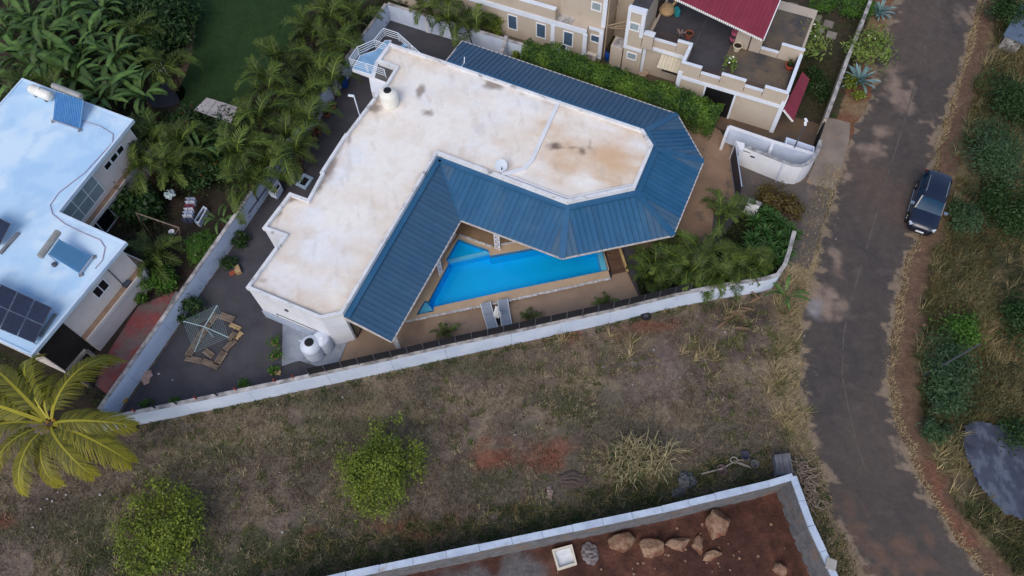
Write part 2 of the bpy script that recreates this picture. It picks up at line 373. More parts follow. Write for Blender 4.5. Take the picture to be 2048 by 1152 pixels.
# ---- road: ragged asphalt strip with dust, worn centre line
def road_col(x, y):
    c = np.tile(np.array(C(76, 69, 65)), (len(x), 1))
    n1 = fbm(x, y, 5, .3); n3 = fbm(x + 9, y + 3, 5, 1.5)
    c = blend(c, sstep(n1, .42, .62) * .6, C(86, 76, 70))
    c = blobs(c, x, y, [(1790, 60, 2.2, 2.0), (1850, 110, 2.0, 1.6), (1770, 400, 3.0, 2.6), (1720, 340, 2.4, 2.0), (1830, 440, 1.6, 1.5), (1850, 20, 2, 2)], C(94, 79, 71), .6, .4, 1.1)
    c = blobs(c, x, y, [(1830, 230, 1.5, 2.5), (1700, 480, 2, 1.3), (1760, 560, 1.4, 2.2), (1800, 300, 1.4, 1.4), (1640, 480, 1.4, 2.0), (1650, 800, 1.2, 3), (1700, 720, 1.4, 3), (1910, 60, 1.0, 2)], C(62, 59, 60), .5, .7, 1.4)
    c = blobs(c, x, y, [(1790, 170, 1.1, 2.3), (1805, 215, .8, 1.0), (1740, 300, 1.2, .9), (1765, 265, .8, .6), (1690, 352, .6, .5), (1650, 600, 1.3, .9), (1672, 620, 1.2, .8), (1672, 520, .4, 1.5), (1925, 30, .7, 1.0), (1770, 80, .5, .4), (1845, 245, .7, .3)], C(142, 123, 109), .85, 1.6, 1.9)
    c = blobs(c, x, y, [(1630, 620, .6, .9)], C(142, 138, 140), .8, 1.2, 1.4)
    c = blobs(c, x, y, [(1800, 1090, 1.5, .7), (1830, 1130, 2.2, .8), (1760, 1100, 1.5, 1.0), (1850, 1080, .6, .6), (1740, 1140, 1.5, .8), (1700, 1020, .8, 1.3), (1820, 1140, 1.4, .5)], C(108, 84, 70), .6, 1.6, 2.2)
    de = np.minimum(x - np.interp(y, ROADL_Y, ROADL_X), np.interp(y, ROADR_Y, ROADR_X) - x)
    nh = fbm(x + 4, y - 6, 5, 1.8)
    c = blend(c, (1 - sstep(de + (nh - .5) * 2.2, .15, .45)) * .85, C(136, 119, 100))
    c = blend(c, sstep(n3, .6, .78) * .22, C(112, 97, 88))
    # tyre-polished tracks along the lane
    mid = np.interp(y, ROADL_Y, ROADL_X) * .5 + np.interp(y, ROADR_Y, ROADR_X) * .5
    for o in (-1.9, -.7, .7, 1.9): c = blend(c, np.exp(-((x - mid - o) / .28) ** 2) * .18, C(64, 62, 64))
    return c * (.88 + .24 * fbm(x, y, 2, 6))[:, None]
def build_road():
    ys = np.linspace(-100, 1215, 520); M = 46; co = []
    lx = np.interp(ys, [b for a, b in ROAD_LPX], [a for a, b in ROAD_LPX]); rx = np.interp(ys, [b for a, b in ROAD_RPX], [a for a, b in ROAD_RPX])
    k = np.ones(9) / 9; pad = lambda a: np.convolve(np.pad(a, 4, 'edge'), k, 'valid'); lx = pad(lx); rx = pad(rx)
    for yy, a, b in zip(ys, lx, rx):
        p = P(a, yy); q = P(b, yy); l = (q - p).length
        j1 = .35 * (fbm(p.y, 3.1, 4, .9) - .5) * 2; j2 = .35 * (fbm(p.y, 77.1, 4, .9) - .5) * 2
        for t in np.linspace(0, 1, M):
            w_ = p + (q - p) * t + (q - p).normalized() * (j1 * (1 - t) - j2 * t); co.append((w_.x, w_.y, .03 + .05 * (1 - (2 * t - 1) ** 2)))
    co = np.array(co); n = len(ys); i, j = np.meshgrid(np.arange(M - 1), np.arange(n - 1)); a = (j * M + i).ravel()
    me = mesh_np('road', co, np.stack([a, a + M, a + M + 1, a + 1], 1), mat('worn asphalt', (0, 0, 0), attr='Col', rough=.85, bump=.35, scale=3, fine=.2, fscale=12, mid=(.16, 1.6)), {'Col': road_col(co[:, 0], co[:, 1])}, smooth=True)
    r = tag(add('road', me), kind='structure')
    cl = [(1878, 0), (1846, 107), (1809, 240), (1766, 380), (1736, 484), (1699, 611), (1686, 671), (1683, 751), (1696, 818), (1716, 901), (1736, 955)]
    pts = [P(x, y) for x, y in cl]; path = []
    for a_, b_ in zip(pts[:-1], pts[1:]):
        for k_ in range(8): path.append(a_ + (b_ - a_) * k_ / 8)
    vs = []; fs = []
    for i_, p in enumerate(path):
        d = (path[min(i_ + 1, len(path) - 1)] - path[max(0, i_ - 1)]).normalized(); s_ = Vector((d.y, -d.x, 0)) * (.045 + .02 * math.sin(i_ * 2.1))
        vs += [(*(p - s_).xy, .086), (*(p + s_).xy, .086)]
        if i_ and random.random() > .12: fs.append((2 * i_ - 2, 2 * i_ - 1, 2 * i_ + 1, 2 * i_))
    MB().raw(vs, fs).build('road_centre_line', mat('faded road paint', C(96, 90, 84), C(76, 71, 69), scale=2.2, fine=.2), r)
build_road()

# ---- pavings
SB_PX = [(200, 868), (263, 853), (512, 801), (665, 768), (789, 741), (895, 717), (1024, 689), (1217, 647), (1347, 615), (1440, 597), (1517, 585), (1543, 577), (1558, 556), (1568, 525), (1577, 490)]
SB = [P(x, y) for x, y in SB_PX]
WB = [P(x, y) for x, y in ((228, 838), (277, 767), (679, 182), (781, 41))]
NB = [P(x, y) for x, y in ((781, 41), (856, 65), (920, 84))] + [P(920, 84) + U * k for k in (6, 14, 18)]
m_pave = mat('dark paving', C(76, 75, 80), C(64, 63, 68), scale=.7, rough=.9, bump=.25, fine=.16, fscale=26, c3=C(78, 74, 74), s3=.5)
def paving_poly():
    s_in = [p + Vector((0.02, .12, 0)) for p in SB[1:14]]
    return xy([WB[0] + Vector((.3, .3, 0)), WB[2], WB[3], NB[2], NB[5]] + [P(1478, 330), P(1500, 400), P(1560, 430)] + s_in[::-1])
sheet('yard_paving', paving_poly(), .02, m_pave, holes=[offset_poly(POOL, -.1)])
m_tan = mat('driveway concrete', C(150, 124, 102), C(128, 104, 86), scale=.5, rough=.9, bump=.2, fine=.12, fscale=14, c3=C(84, 80, 80), s3=.55, t3=(.56, .66))
sheet('driveway_paving', xy([P(x, y) for x, y in ((1280, 190), (1330, 190), (1440, 262), (1466, 305), (1480, 395), (1428, 420), (1420, 500), (1330, 520), (1262, 490), (1200, 420))]), .034, m_tan)
m_deck = mat('tan deck screed', C(152, 130, 110), C(140, 119, 101), scale=.9, rough=.88, bump=.15, fine=.09, fscale=22, c3=C(118, 92, 72), s3=.3)
sheet('lower_pool_deck', xy([P(x, y, .1) for x, y in ((679, 724), (700, 672), (712, 640), (800, 610), (813, 642), (1024, 599), (1221, 557), (1226, 549), (1254, 543), (1281, 600), (1274, 616), (1217, 630), (1024, 672), (895, 700), (760, 727), (684, 740))]), .1, m_deck, thick=.12)
m_conc = mat('grey concrete', C(132, 136, 142), C(112, 116, 122), scale=.8, rough=.9, bump=.15, fine=.1, fscale=18, c3=C(92, 90, 88), s3=.7)
m_conc_b = mat('pale screed', C(150, 158, 170), C(128, 134, 144), scale=.8, rough=.85, bump=.1, fine=.1, fscale=18, c3=C(96, 88, 80), s3=.9)
sheet('tank_yard_paving', xy([P(x, y) for x, y in ((566, 646), (620, 640), (700, 672), (678, 724), (640, 735), (600, 722), (590, 724), (564, 733))]), .05, m_conc_b)
m_apron = mat('gate apron asphalt', C(98, 89, 84), C(84, 78, 76), scale=.6, rough=.9, bump=.4, fine=.2, fscale=24, c3=C(120, 106, 94), s3=.8)
sheet('gate_apron', xy([P(x, y) for x, y in ((1478, 318), (1555, 358), (1590, 372), (1612, 362), (1660, 384), (1640, 470), (1617, 540), (1574, 520), (1580, 440), (1562, 412), (1482, 400))]), .026, m_apron)
m_walk = mat('roadside concrete', C(140, 128, 116), C(122, 112, 104), scale=.7, rough=.92, bump=.3, fine=.15, fscale=20, c3=C(156, 116, 90), s3=.6)
sheet('roadside_pavement', xy([P(x, y) for x, y in ((1640, 246), (1660, 236), (1700, 246), (1698, 282), (1668, 380), (1612, 366), (1628, 330), (1632, 290))]), .034, m_walk)

# ---- raised pool terrace with the pool let into it
m_terr = mat('pool terrace screed', C(186, 162, 134), C(174, 150, 124), scale=.9, rough=.85, bump=.12, fine=.08, fscale=22)
TERR = xy([P(x, y, TZ) for x, y in ((813, 642), (1024, 599), (1221, 557), (1204, 492), (1150, 430), (1110, 380), (900, 300), (690, 600))])
sheet('pool_terrace', TERR, TZ, m_terr, holes=[POOL], thick=.3)
m_under = mat('veranda floor', C(140, 116, 90), C(122, 100, 78), scale=.9, rough=.85, fine=.08)
sheet('veranda_floor', xy([P(x, y, TZ) for x, y in ((802, 634), (918, 470), (985, 494), (1040, 484), (1110, 380), (900, 300), (690, 600))]), TZ + .006, m_under)
m_edge = mat('rough white stone edge', C(214, 214, 216), C(160, 160, 164), scale=5, rough=.9, bump=.8, fine=.2, fscale=20)
def stone_edging():
    root = thing('terrace_edging', P(1024, 600, TZ), 'white rough stone edging along the raised pool terrace', 'edging')
    for path in ([(812, 643), (1024, 600), (1221, 557)], [(802, 634), (860, 550), (912, 468)], [(918, 470), (984, 494)], [(1002, 490), (1034, 483)]):
        pts = [P(x, y, TZ) for x, y in path]
        for a, b in zip(pts[:-1], pts[1:]):
            n = max(1, int((b - a).length / .42))
            for i in range(n):
                p = a + (b - a) * (i + .03) / n; q = a + (b - a) * (i + .97) / n; j = Vector((random.uniform(-.015, .015), random.uniform(-.015, .015), random.uniform(0, .025)))
                MB().beam(p + j, q + j, .13 + random.uniform(-.02, .03), .09).build('stone', m_edge, root, bevel=.015)
stone_edging()
def pool():
    root = thing('swimming_pool', P(1040, 545, TZ), 'bright blue tiled swimming pool with a triangular shallow corner', 'pool')
    m_b = mat('blue pool lining', C(0, 196, 252), C(0, 191, 252), scale=.5, rough=.5, fine=.03)
    m_b2 = mat('pale blue pool bench', C(120, 216, 246), C(108, 208, 242), scale=.5, rough=.5, fine=.03)
    zb = -.85
    n = len(POOL); o = sum(POOL[i][0] * POOL[(i + 1) % n][1] - POOL[(i + 1) % n][0] * POOL[i][1] for i in range(n)); pl = POOL if o > 0 else POOL[::-1]
    vs = [(*p, TZ - .02) for p in pl] + [(*p, zb) for p in pl]
    MB().raw(vs, [(i, n + i, n + (i + 1) % n, (i + 1) % n) for i in range(n)]).build('basin_wall', m_b, root)
    f = sheet('basin_floor', [(p[0] - wloc(root).x, p[1] - wloc(root).y) for p in offset_poly(pl, -.01)], zb + .002 - TZ, m_b, parent=root)
    q = lambda lst, z: xy([P(x, y, z) for x, y in lst])
    MB().prism(offset_poly(q([(916, 478), (976, 499), (979, 506), (895, 523), (893, 519)], 0), .02), zb + .01, -.25).build('shallow_ledge', m_b, root)
    MB().prism(q([(893, 520), (978, 500), (979.5, 508), (898, 526)], -.08), -.24, -.08).build('pool_bench', m_b2, root)
    MB().prism(q([(849, 602), (861, 613), (866, 621), (834, 629)], 0), zb + .01, -.04).build('pool_step', m_b2, root)
    MB().prism(q([(1194, 504), (1206, 501.5), (1218, 539), (1203, 542)], -.1), zb + .01, -.1).build('pool_step', m_b2, root)
    # water: clear tinted sheet with a mirror-like surface
    m = bpy.data.materials.new('pool water'); m.use_nodes = True; N = m.node_tree.nodes; K = m.node_tree.links; N.remove(N['Principled BSDF'])
    tr = N.new('ShaderNodeBsdfTransparent'); tr.inputs[0].default_value = (.98, 1, 1, 1); gl = N.new('ShaderNodeBsdfGlossy'); gl.inputs['Roughness'].default_value = .03
    fr = N.new('ShaderNodeFresnel'); fr.inputs[0].default_value = 1.33; ms = N.new('ShaderNodeMixShader')
    nz = N.new('ShaderNodeTexNoise'); nz.inputs['Scale'].default_value = 4; tc = N.new('ShaderNodeTexCoord'); K.new(tc.outputs['Object'], nz.inputs['Vector'])
    bp = N.new('ShaderNodeBump'); bp.inputs['Strength'].default_value = .15; bp.inputs['Distance'].default_value = .03; K.new(nz.outputs['Fac'], bp.inputs['Height'])
    K.new(bp.outputs[0], gl.inputs['Normal']); K.new(bp.outputs[0], fr.inputs['Normal'])
    K.new(fr.outputs[0], ms.inputs[0]); K.new(tr.outputs[0], ms.inputs[1]); K.new(gl.outputs[0], ms.inputs[2]); K.new(ms.outputs[0], N['Material Output'].inputs[0])
    sheet('water', [(p[0] - wloc(root).x, p[1] - wloc(root).y) for p in pl], .16 - TZ, m, parent=root)
pool()
def wood_steps():
    root = thing('timber_deck', P(1233, 522, .1), 'brown timber plank deck at the east end of the pool', 'deck')
    m = mat('weathered brown plank', C(104, 78, 62), C(84, 62, 50), scale=2, rough=.8, rand=.18, fine=.12, stretch=(1, 6, 1))
    a, b, c, d = P(1211, 500, .2), P(1238, 496, .2), P(1254, 542, .2), P(1225, 549, .2)
    n = 11
    for i in range(n):
        t0, t1 = (i + .05) / n, (i + .95) / n
        q = [a + (d - a) * t0, b + (c - b) * t0, b + (c - b) * t1, a + (d - a) * t1]
        MB().hull8([p + Vector((0, 0, -.05)) for p in q], q).build('plank', m, root)
    MB().beam(P(1239, 496, .28), P(1255, 543, .28), .16, .14).build('edge_beam', mat('yellow timber', C(186, 160, 112), C(166, 140, 96), scale=3, fine=.1), root)
wood_steps()
# ================================================================== WALLS OF THE COMPOUND
m_white = mat('white wall paint', C(226, 228, 232), C(210, 212, 218), scale=.6, rough=.85, fine=.04, fscale=9)
m_bound = mat('blue-white boundary wall', C(208, 218, 234), C(190, 202, 222), scale=.7, rough=.88, fine=.05, fscale=8, c3=C(150, 150, 152), s3=.9, t3=(.66, .85))
m_cope = mat('mildewed coping', C(188, 184, 182), C(112, 108, 106), scale=1.6, rough=.95, bump=.3, fine=.15, fscale=12)
m_fence = mat('charcoal screen', C(32, 33, 39), C(27, 28, 33), scale=1.2, rough=.7, fine=.06)
m_post = mat('dark grey metal', C(84, 88, 98), rough=.5, metal=.3, fine=.05)
m_black = mat('black plastic', C(26, 27, 30), rough=.6, fine=.05)
m_red = mat('red paint', C(150, 58, 46), C(128, 48, 40), scale=4, rough=.7, fine=.1)
WH = 1.6
def resample(path, step):
    out = [path[0]]
    for a, b in zip(path[:-1], path[1:]):
        n = max(1, round((b - a).length / step))
        out += [a + (b - a) * k / n for k in range(1, n + 1)]
    return out
def boundary(name, path, label, step=3.6, wd=.2, side=.1, h=WH, m=None, cope=True):
    root = thing(name, path[0].copy(), label, 'wall')
    pts = resample(path, step)
    for i in range(len(pts) - 1):
        e = (pts[i + 1] - pts[i]).normalized() * .008
        mb = MB(); strip_wall(mb, [pts[i] + e, pts[i + 1] - e], wd, -.1, h, side); mb.build('wall_section', m or m_bound, root)
    if cope:
        mb = MB(); strip_wall(mb, [pts[0]] + path[1:], wd + .05, h, h + .05, side); mb.build('coping', m_cope, root)
    return root
sw = boundary('boundary_wall', SB, 'long pale blue-white south boundary wall with a curved east end beside the road')
# dark screens and posts along its top
def fence_run():
    tops = []
    for (x, y) in [(632, 743), (665, 736), (789, 709), (895, 686), (1024, 659), (1217, 619), (1378, 584)]: tops.append(P(x, y, WH))
    path = SB[2:9]
    # follow the wall itself
    line = resample([SB[2] + (SB[3] - SB[2]) * .8] + SB[3:9] + [SB[8] + (SB[9] - SB[8]) * .25], .02)
    n = 24; idx = np.linspace(0, len(line) - 1, n + 1).astype(int)
    for i in range(n):
        a, b = line[idx[i]], line[idx[i + 1]]; d = (b - a).normalized(); nr = Vector((-d.y, d.x, 0)) * .17
        MB().beam(a + d * .035 + nr + Vector((0, 0, WH + .49)), b - d * .035 + nr + Vector((0, 0, WH + .49)), .03, .82).build('screen_panel', m_fence, sw)
    for i in range(n + 1):
        a = line[idx[i]]; d = (line[min(idx[i] + 5, len(line) - 1)] - line[max(0, idx[i] - 5)]).normalized(); nr = Vector((-d.y, d.x, 0)) * .12
        MB().beam(a + nr + Vector((0, 0, WH - .1)), a + nr + Vector((0, 0, WH + .93)), .05).build('screen_post', m_post, sw)
fence_run()
for i, (x, y) in enumerate(((270, 823), (310, 816), (353, 808), (393, 798), (434, 791), (472, 780), (550, 763), (587, 755))):
    p = P(x, y, WH + .05); MB().beam(p, p + Vector((0, 0, .38)), .07).build('wall_post', m_red if i not in (1, 2, 4) else m_black, sw)
ww = boundary('boundary_wall', WB[::-1], 'pale blue-white boundary wall between the dark paved yard and the palm garden', side=-.1)
nw_ = boundary('boundary_wall', [NB[0], NB[1], NB[2], NB[3]], 'pale blue-white north boundary wall behind the blue veranda roof')
for k, (x, y) in enumerate(((856, 65),)):
    p = P(x, y); MB().prism(xy([p + U * .16 - V * .05, p - U * .16 - V * .05, p - U * .16 + V * .04, p + U * .16 + V * .04]), 0, WH - .01).build('pilaster', m_white, nw_)
# pipe along the west wall face
mb = MB(); n_ = (WB[2] - WB[1]).normalized(); off = Vector((n_.y, -n_.x, 0)) * .08
mb.tube([WB[1] + n_ * 13.0 + off + Vector((0, 0, .75)), WB[1] + n_ * 18.5 + off + Vector((0, 0, .75))], .035); mb.build('pipe', mat('dark blue pipe', C(38, 44, 62), fine=.05), ww)

# ================================================================== MAIN HOUSE
PH = 3.85; RH = 3.62; EZ = 2.45; IZ = 3.5
ROOF_PX = [(779, 85), (879, 118), (1119, 201.5), (1287, 258), (1307, 290), (1271, 375), (1134, 404), (874, 306), (685, 627), (640, 637), (491, 575), (567, 471), (524, 456), (579, 384), (615, 397), (642, 347), (639, 345), (690, 266), (692, 267), (755, 184), (773, 164), (791, 134), (754, 121)]
ROOF = xy([P(x, y, PH) for x, y in ROOF_PX])
house = thing('flat_roofed_house', Vector((*(P(900, 400, 0).xy), 0)), 'white L-shaped house with stained flat roof and blue metal veranda roof', 'house')
mb = MB(); mb.prism(offset_poly(ROOF, .06), 0, PH - .28); mb.build('wall', m_white, house)
def roof_col(x, y):
    uu_, vv_ = uv_np(x, y); n1 = fbm(x, y, 5, .22); n2 = .5 * fbm(x + 40, y, 6, .6) + .5 * fbm(uu_ * .5, vv_ * 1.8, 6, .8); n3 = fbm(x, y + 80, 5, 1.3); n4 = fbm(x * 3 + y, y * .6 - x, 4, .9)
    c = np.tile(np.array(C(236, 231, 224)), (len(x), 1))
    c = blend(c, sstep(n1, .42, .62) * .7, C(226, 229, 234))
    d = dist_path([*ROOF, ROOF[0]], x, y)
    k = (1 - sstep(d + (n2 - .5) * 4.5, -.3, 2.0))
    c = blend(c, k * .42, C(212, 188, 160))
    c = blend(c, (1 - sstep(d + (n3 - .5) * 1.0, .05, .5)) * .4, C(160, 148, 136))
    def bl(c, lst, colr, k=1.0, e=(.2, 1.2), na=1.3, nn=n2):
        for px, py, rx, ry in lst:
            q = P(px, py, RH); dd = np.hypot((x - q.x) / rx, (y - q.y) / ry) + (nn - .5) * na; c = blend(c, k * (1 - sstep(dd, *e)), colr)
        return c
    c = bl(c, [(1160, 290, 3.6, 1.6), (1220, 300, 2.2, 2.0), (1140, 330, 3.0, 1.0), (1240, 340, 1.2, 1.6)], C(208, 174, 138), .8, e=(-.5, 1.7), na=2.6)
    c = bl(c, [(1010, 260, 2.6, 1.4), (1090, 250, .8, 1.6), (560, 560, 2.0, 1.2), (620, 600, 2.2, .9), (690, 540, 2, 1), (700, 500, 1.4, .9), (560, 440, 1.5, 1), (800, 260, 1.5, .8), (1000, 330, 1.2, .7), (900, 190, 2.5, 1.2), (720, 390, 2, .8)], C(214, 186, 154), .32, e=(-.5, 1.7), na=2.6)
    c = bl(c, [(1110, 288, .6, .45), (1165, 300, .5, .35), (1180, 298, .4, .4)], C(104, 84, 72), .9, na=2.2, e=(.1, 1.25), nn=n3)
    c = bl(c, [(985, 172, .9, .4), (1150, 295, 1.4, .12), (1180, 285, .12, .5), (700, 270, .2, 1.2), (560, 420, .25, .9), (510, 560, .9, .25), (840, 185, .3, .9), (855, 225, .5, .35), (580, 395, .6, .5), (745, 214, .5, .6), (660, 335, .35, 1.3), (640, 365, .3, .8)], C(120, 104, 92), .75, na=2.4, e=(.0, 1.25), nn=n3)
    c = blend(c, sstep(n4, .62, .72) * .18, C(170, 156, 140))
    c = blend(c, sstep(n3, .58, .74) * .2, C(206, 186, 160))
    return c * (.95 + .1 * fbm(x, y, 2, 5))[:, None]
rin = offset_poly(ROOF, .12)
xs_ = [p[0] for p in ROOF]; ys_ = [p[1] for p in ROOF]
paint_grid('roof', min(xs_), max(xs_), min(ys_), max(ys_), .11, lambda x, y: inside(rin, x, y), RH, roof_col, mat('stained white roof screed', (0, 0, 0), attr='Col', rough=.9, bump=.12, scale=2, fine=.05, fscale=20), house)
m_par = mat('mildewed white parapet', C(224, 226, 230), C(206, 206, 208), scale=.8, rough=.9, fine=.08, fscale=14, c3=C(116, 110, 106), s3=1.5, t3=(.55, .72))
mb = MB(); ring(mb, ROOF, offset_poly(ROOF, .2), PH - .3, PH); mb.build('parapet', m_par, house)
# low white upstand across the roof
pts = [P(x, y, RH) for x, y in ((1118, 204), (1064, 322), (1048, 340), (1004, 351))]
mb = MB(); strip_wall(mb, pts, .26, RH - .02, RH + .16); mb.build('roof_upstand', m_white, house)
mb = MB(); strip_wall(mb, [P(x, y, RH) for x, y in ((1119, 207), (1283, 262), (1302, 291), (1268, 370), (1136, 398), (1015, 352))], .12, RH - .02, RH + .12); mb.build('roof_upstand', m_white, house)

# ---- blue ribbed veranda roof, sheet by sheet
m_blue = mat('blue ribbed roof sheet', C(34, 86, 124), C(42, 92, 128), scale=.6, rough=.42, spec=.5, rand=.08, fine=.06, fscale=8, c3=C(58, 100, 130), s3=.5, t3=(.5, .72), mid=(.07, 1.1))
m_blue2 = mat('pale grey-blue roof sheet', C(70, 100, 126), C(62, 92, 120), scale=.6, rough=.5, rand=.05, fine=.06, fscale=8)  # greyer, paler blue for sheets beside the hips and valley
m_blue3 = mat('greyer blue roof sheet', C(54, 88, 118), C(62, 94, 122), scale=.5, rough=.48, rand=.05, fine=.06, fscale=8, c3=C(70, 98, 122), s3=.35)  # muted blue of the first and last facets
FAC = [((685, 627), (874, 306), (784, 684), (922, 441), 3), ((874, 306), (1134, 404), (922, 441), (1124, 517), 1), ((1134, 404), (1271, 375), (1124, 517), (1347, 471), 1),
       ((1271, 375), (1307, 290), (1347, 471), (1407.5, 322), 1), ((1307, 290), (1287, 258), (1407.5, 322), (1354, 228), 2), ((1287, 258), (887, 120), (1354, 228), (924, 82), 3)]
def clip(poly, a, nrm, lo, hi):
    for s_, lim in ((1, lo), (-1, -hi)):
        out = []
        for i in range(len(poly)):
            p, q = poly[i], poly[(i + 1) % len(poly)]; dp = s_ * (p - a).dot(nrm) - lim; dq = s_ * (q - a).dot(nrm) - lim
            if dp >= 0: out.append(p)
            if (dp > 0) != (dq > 0) and abs(dp - dq) > 1e-9: out.append(p + (q - p) * (dp / (dp - dq)))
        poly = out
        if len(poly) < 3: return None
    return poly
mb = MB()
for a, b, c, d, k in FAC:
    A, B, C_, D = P(*a, PH), P(*b, PH), P(*c, EZ), P(*d, EZ)
    A.z = B.z = IZ - .04; C_.z = D.z = EZ - .04
    mb.hull8([p - Vector((0, 0, .05)) for p in (C_, D, B, A)], [C_, D, B, A])
vroof = mb.build('veranda_roof', mat('underlay with rib shade', C(14, 40, 64), fine=.05), house)  # dark blue showing in the sheet gaps paints the ribs' shade lines
for fi, (a, b, c, d, k) in enumerate(FAC):
    A, B, C_, D = P(*a, PH), P(*b, PH), P(*c, EZ), P(*d, EZ); A.z = B.z = IZ; C_.z = D.z = EZ
    e = (D - C_); e.z = 0; ln = e.length; e.normalize(); n = max(1, round((ln if fi not in (4,) else ln) / .36)); up_ = (D - C_).cross(A - C_).normalized()
    if up_.z < 0: up_ = -up_
    lo = min((q - C_).dot(e) for q in (A, B, C_, D)); hi = max((q - C_).dot(e) for q in (A, B, C_, D)); st = .365; nn = int(math.ceil((hi - lo) / st))
    for i in range(nn):
        l0, l1 = lo + i * st, lo + (i + 1) * st
        q = clip([C_, D, B, A], C_, e, l0, l1 - .022)
        if not q: continue
        m2 = MB(); nq = len(q); top = [p + up_ * .012 for p in q]
        m2.raw([p - up_ * .03 for p in q] + top, [tuple(range(nq, 2 * nq))] + [(j, (j + 1) % nq, nq + (j + 1) % nq, nq + j) for j in range(nq)])
        r = clip([C_, D, B, A], C_, e, l0 - .005, l0 + .05)
        if r:
            nr_ = len(r); m2.raw([p for p in r] + [p + up_ * .055 for p in r], [tuple(range(nr_, 2 * nr_))] + [(j, (j + 1) % nr_, nr_ + (j + 1) % nr_, nr_ + j) for j in range(nr_)])
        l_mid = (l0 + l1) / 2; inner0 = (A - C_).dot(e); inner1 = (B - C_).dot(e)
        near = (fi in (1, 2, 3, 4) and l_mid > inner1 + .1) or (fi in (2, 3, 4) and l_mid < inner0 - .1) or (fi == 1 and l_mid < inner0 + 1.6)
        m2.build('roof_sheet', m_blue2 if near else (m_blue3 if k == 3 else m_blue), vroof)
# hip and valley caps, white eaves gutter
for i in range(6):
    pa = P(*FAC[i][1], PH); pb = P(*FAC[i][3], EZ); pa.z = IZ + .03; pb.z = EZ + .03
    if i < 5: MB().beam(pa, pb, .42 if i else .12, .05).build('hip_cap', m_blue, vroof)
for a, b, c, d, k in FAC:
    A, B = P(*a, PH), P(*b, PH); q = ((P(*c, EZ) + P(*d, EZ)) / 2 - (A + B) / 2); q.z = 0; q.normalize(); q *= .2; A.z = B.z = IZ + .02; A += q; B += q; e = (B - A).normalized() * .1; MB().beam(A + e, B - e, .42, .05).build('ridge_flashing', m_blue, vroof)
m_gut = mat('pale gutter', C(204, 196, 190), C(176, 166, 158), scale=3, rough=.6, fine=.08)
eave = [P(685, 630, PH)] + [P(*FAC[0][2], EZ)] + [P(*f[3], EZ) for f in FAC] + [P(887, 119, PH)]
eave[0].z = eave[-1].z = IZ - .02
for a, b in zip(eave[:-1], eave[1:]):
    e = (b - a).normalized() * .02; MB().beam(a + e + Vector((0, 0, -.03)), b - e + Vector((0, 0, -.03)), .1, .1).build('gutter', m_gut, house)
# white lattice columns
m_lat = mat('white lattice metal', C(226, 226, 230), rough=.5, fine=.04)
def lattice(px, py, z0, z1, ang):
    p = P(px, py, z0); mb = MB(); d = Vector((math.cos(ang), math.sin(ang), 0)) * .17; n = 7
    for s_ in (-1, 1): mb.beam(p + d * s_, p + d * s_ + Vector((0, 0, z1 - z0)), .06)
    for i in range(n):
        za = (z1 - z0) * i / n; zb = (z1 - z0) * (i + 1) / n; s_ = 1 if i % 2 else -1
        mb.beam(p + d * s_ + Vector((0, 0, za)), p - d * s_ + Vector((0, 0, zb)), .035); mb.beam(p + d + Vector((0, 0, za + .02)), p - d + Vector((0, 0, za + .02)), .03)
    mb.build('lattice_column', m_lat, house)
lattice(995, 498, TZ, EZ - .1, AX); lattice(882, 547, TZ, EZ - .1, AX + math.pi / 2); lattice(797, 697, .1, EZ - .1, AX)
# south gable details
m_dark = mat('dark opening', C(30, 30, 33), C(22, 22, 24), scale=2, rough=.35, fine=.1)
m_frame = mat('white frame', C(228, 230, 234), rough=.5, fine=.03)
def pane_on(root, c0, right, w_, h_, z, frame=.07, m_f=None, m_p=None, name='window', mull=0, out=None, depth=.05, rows=0):
    """window on a wall: centre c0 (xy), direction right, width, height, sill z"""
    r = right.normalized(); o = out or Vector((r.y, -r.x, 0)); c = Vector((c0[0], c0[1], 0)); mb = MB(); up = Vector((0, 0, 1))
    def bar(x0, x1, z0, z1, dp): 
        q = [c + r * x0, c + r * x1, c + r * x1 + o * dp, c + r * x0 + o * dp]; mb.hull8([p + up * z0 for p in q], [p + up * z1 for p in q])
    f = frame
    bar(-w_ / 2 - f, w_ / 2 + f, z - f, z, depth); bar(-w_ / 2 - f, w_ / 2 + f, z + h_, z + h_ + f, depth); bar(-w_ / 2 - f, -w_ / 2, z, z + h_, depth); bar(w_ / 2, w_ / 2 + f, z, z + h_, depth)
    for k in range(1, mull + 1): x = -w_ / 2 + w_ * k / (mull + 1); bar(x - .03, x + .03, z, z + h_, depth * .8)
    for k in range(1, rows + 1): zz = z + h_ * k / (rows + 1); bar(-w_ / 2, w_ / 2, zz - .025, zz + .025, depth * .75)
    wnd = mb.build(name, m_f or m_frame, root)
    g = (mull + 1)
    for k in range(g):
        for r2 in range(rows + 1):
            mp = MB(); x0 = -w_ / 2 + w_ * k / g; x1 = -w_ / 2 + w_ * (k + 1) / g; z0 = z + h_ * r2 / (rows + 1); z1 = z + h_ * (r2 + 1) / (rows + 1)
            q = [c + r * x0, c + r * x1, c + r * x1 + o * .02, c + r * x0 + o * .02]; mp.hull8([p + up * z0 for p in q], [p + up * z1 for p in q])
            o2 = mp.build('pane', m_p or m_dark, None, world=False); o2.parent = wnd; o2.location = -wloc(wnd)
    return wnd
def on_line(a, b, t): return a + (b - a) * t
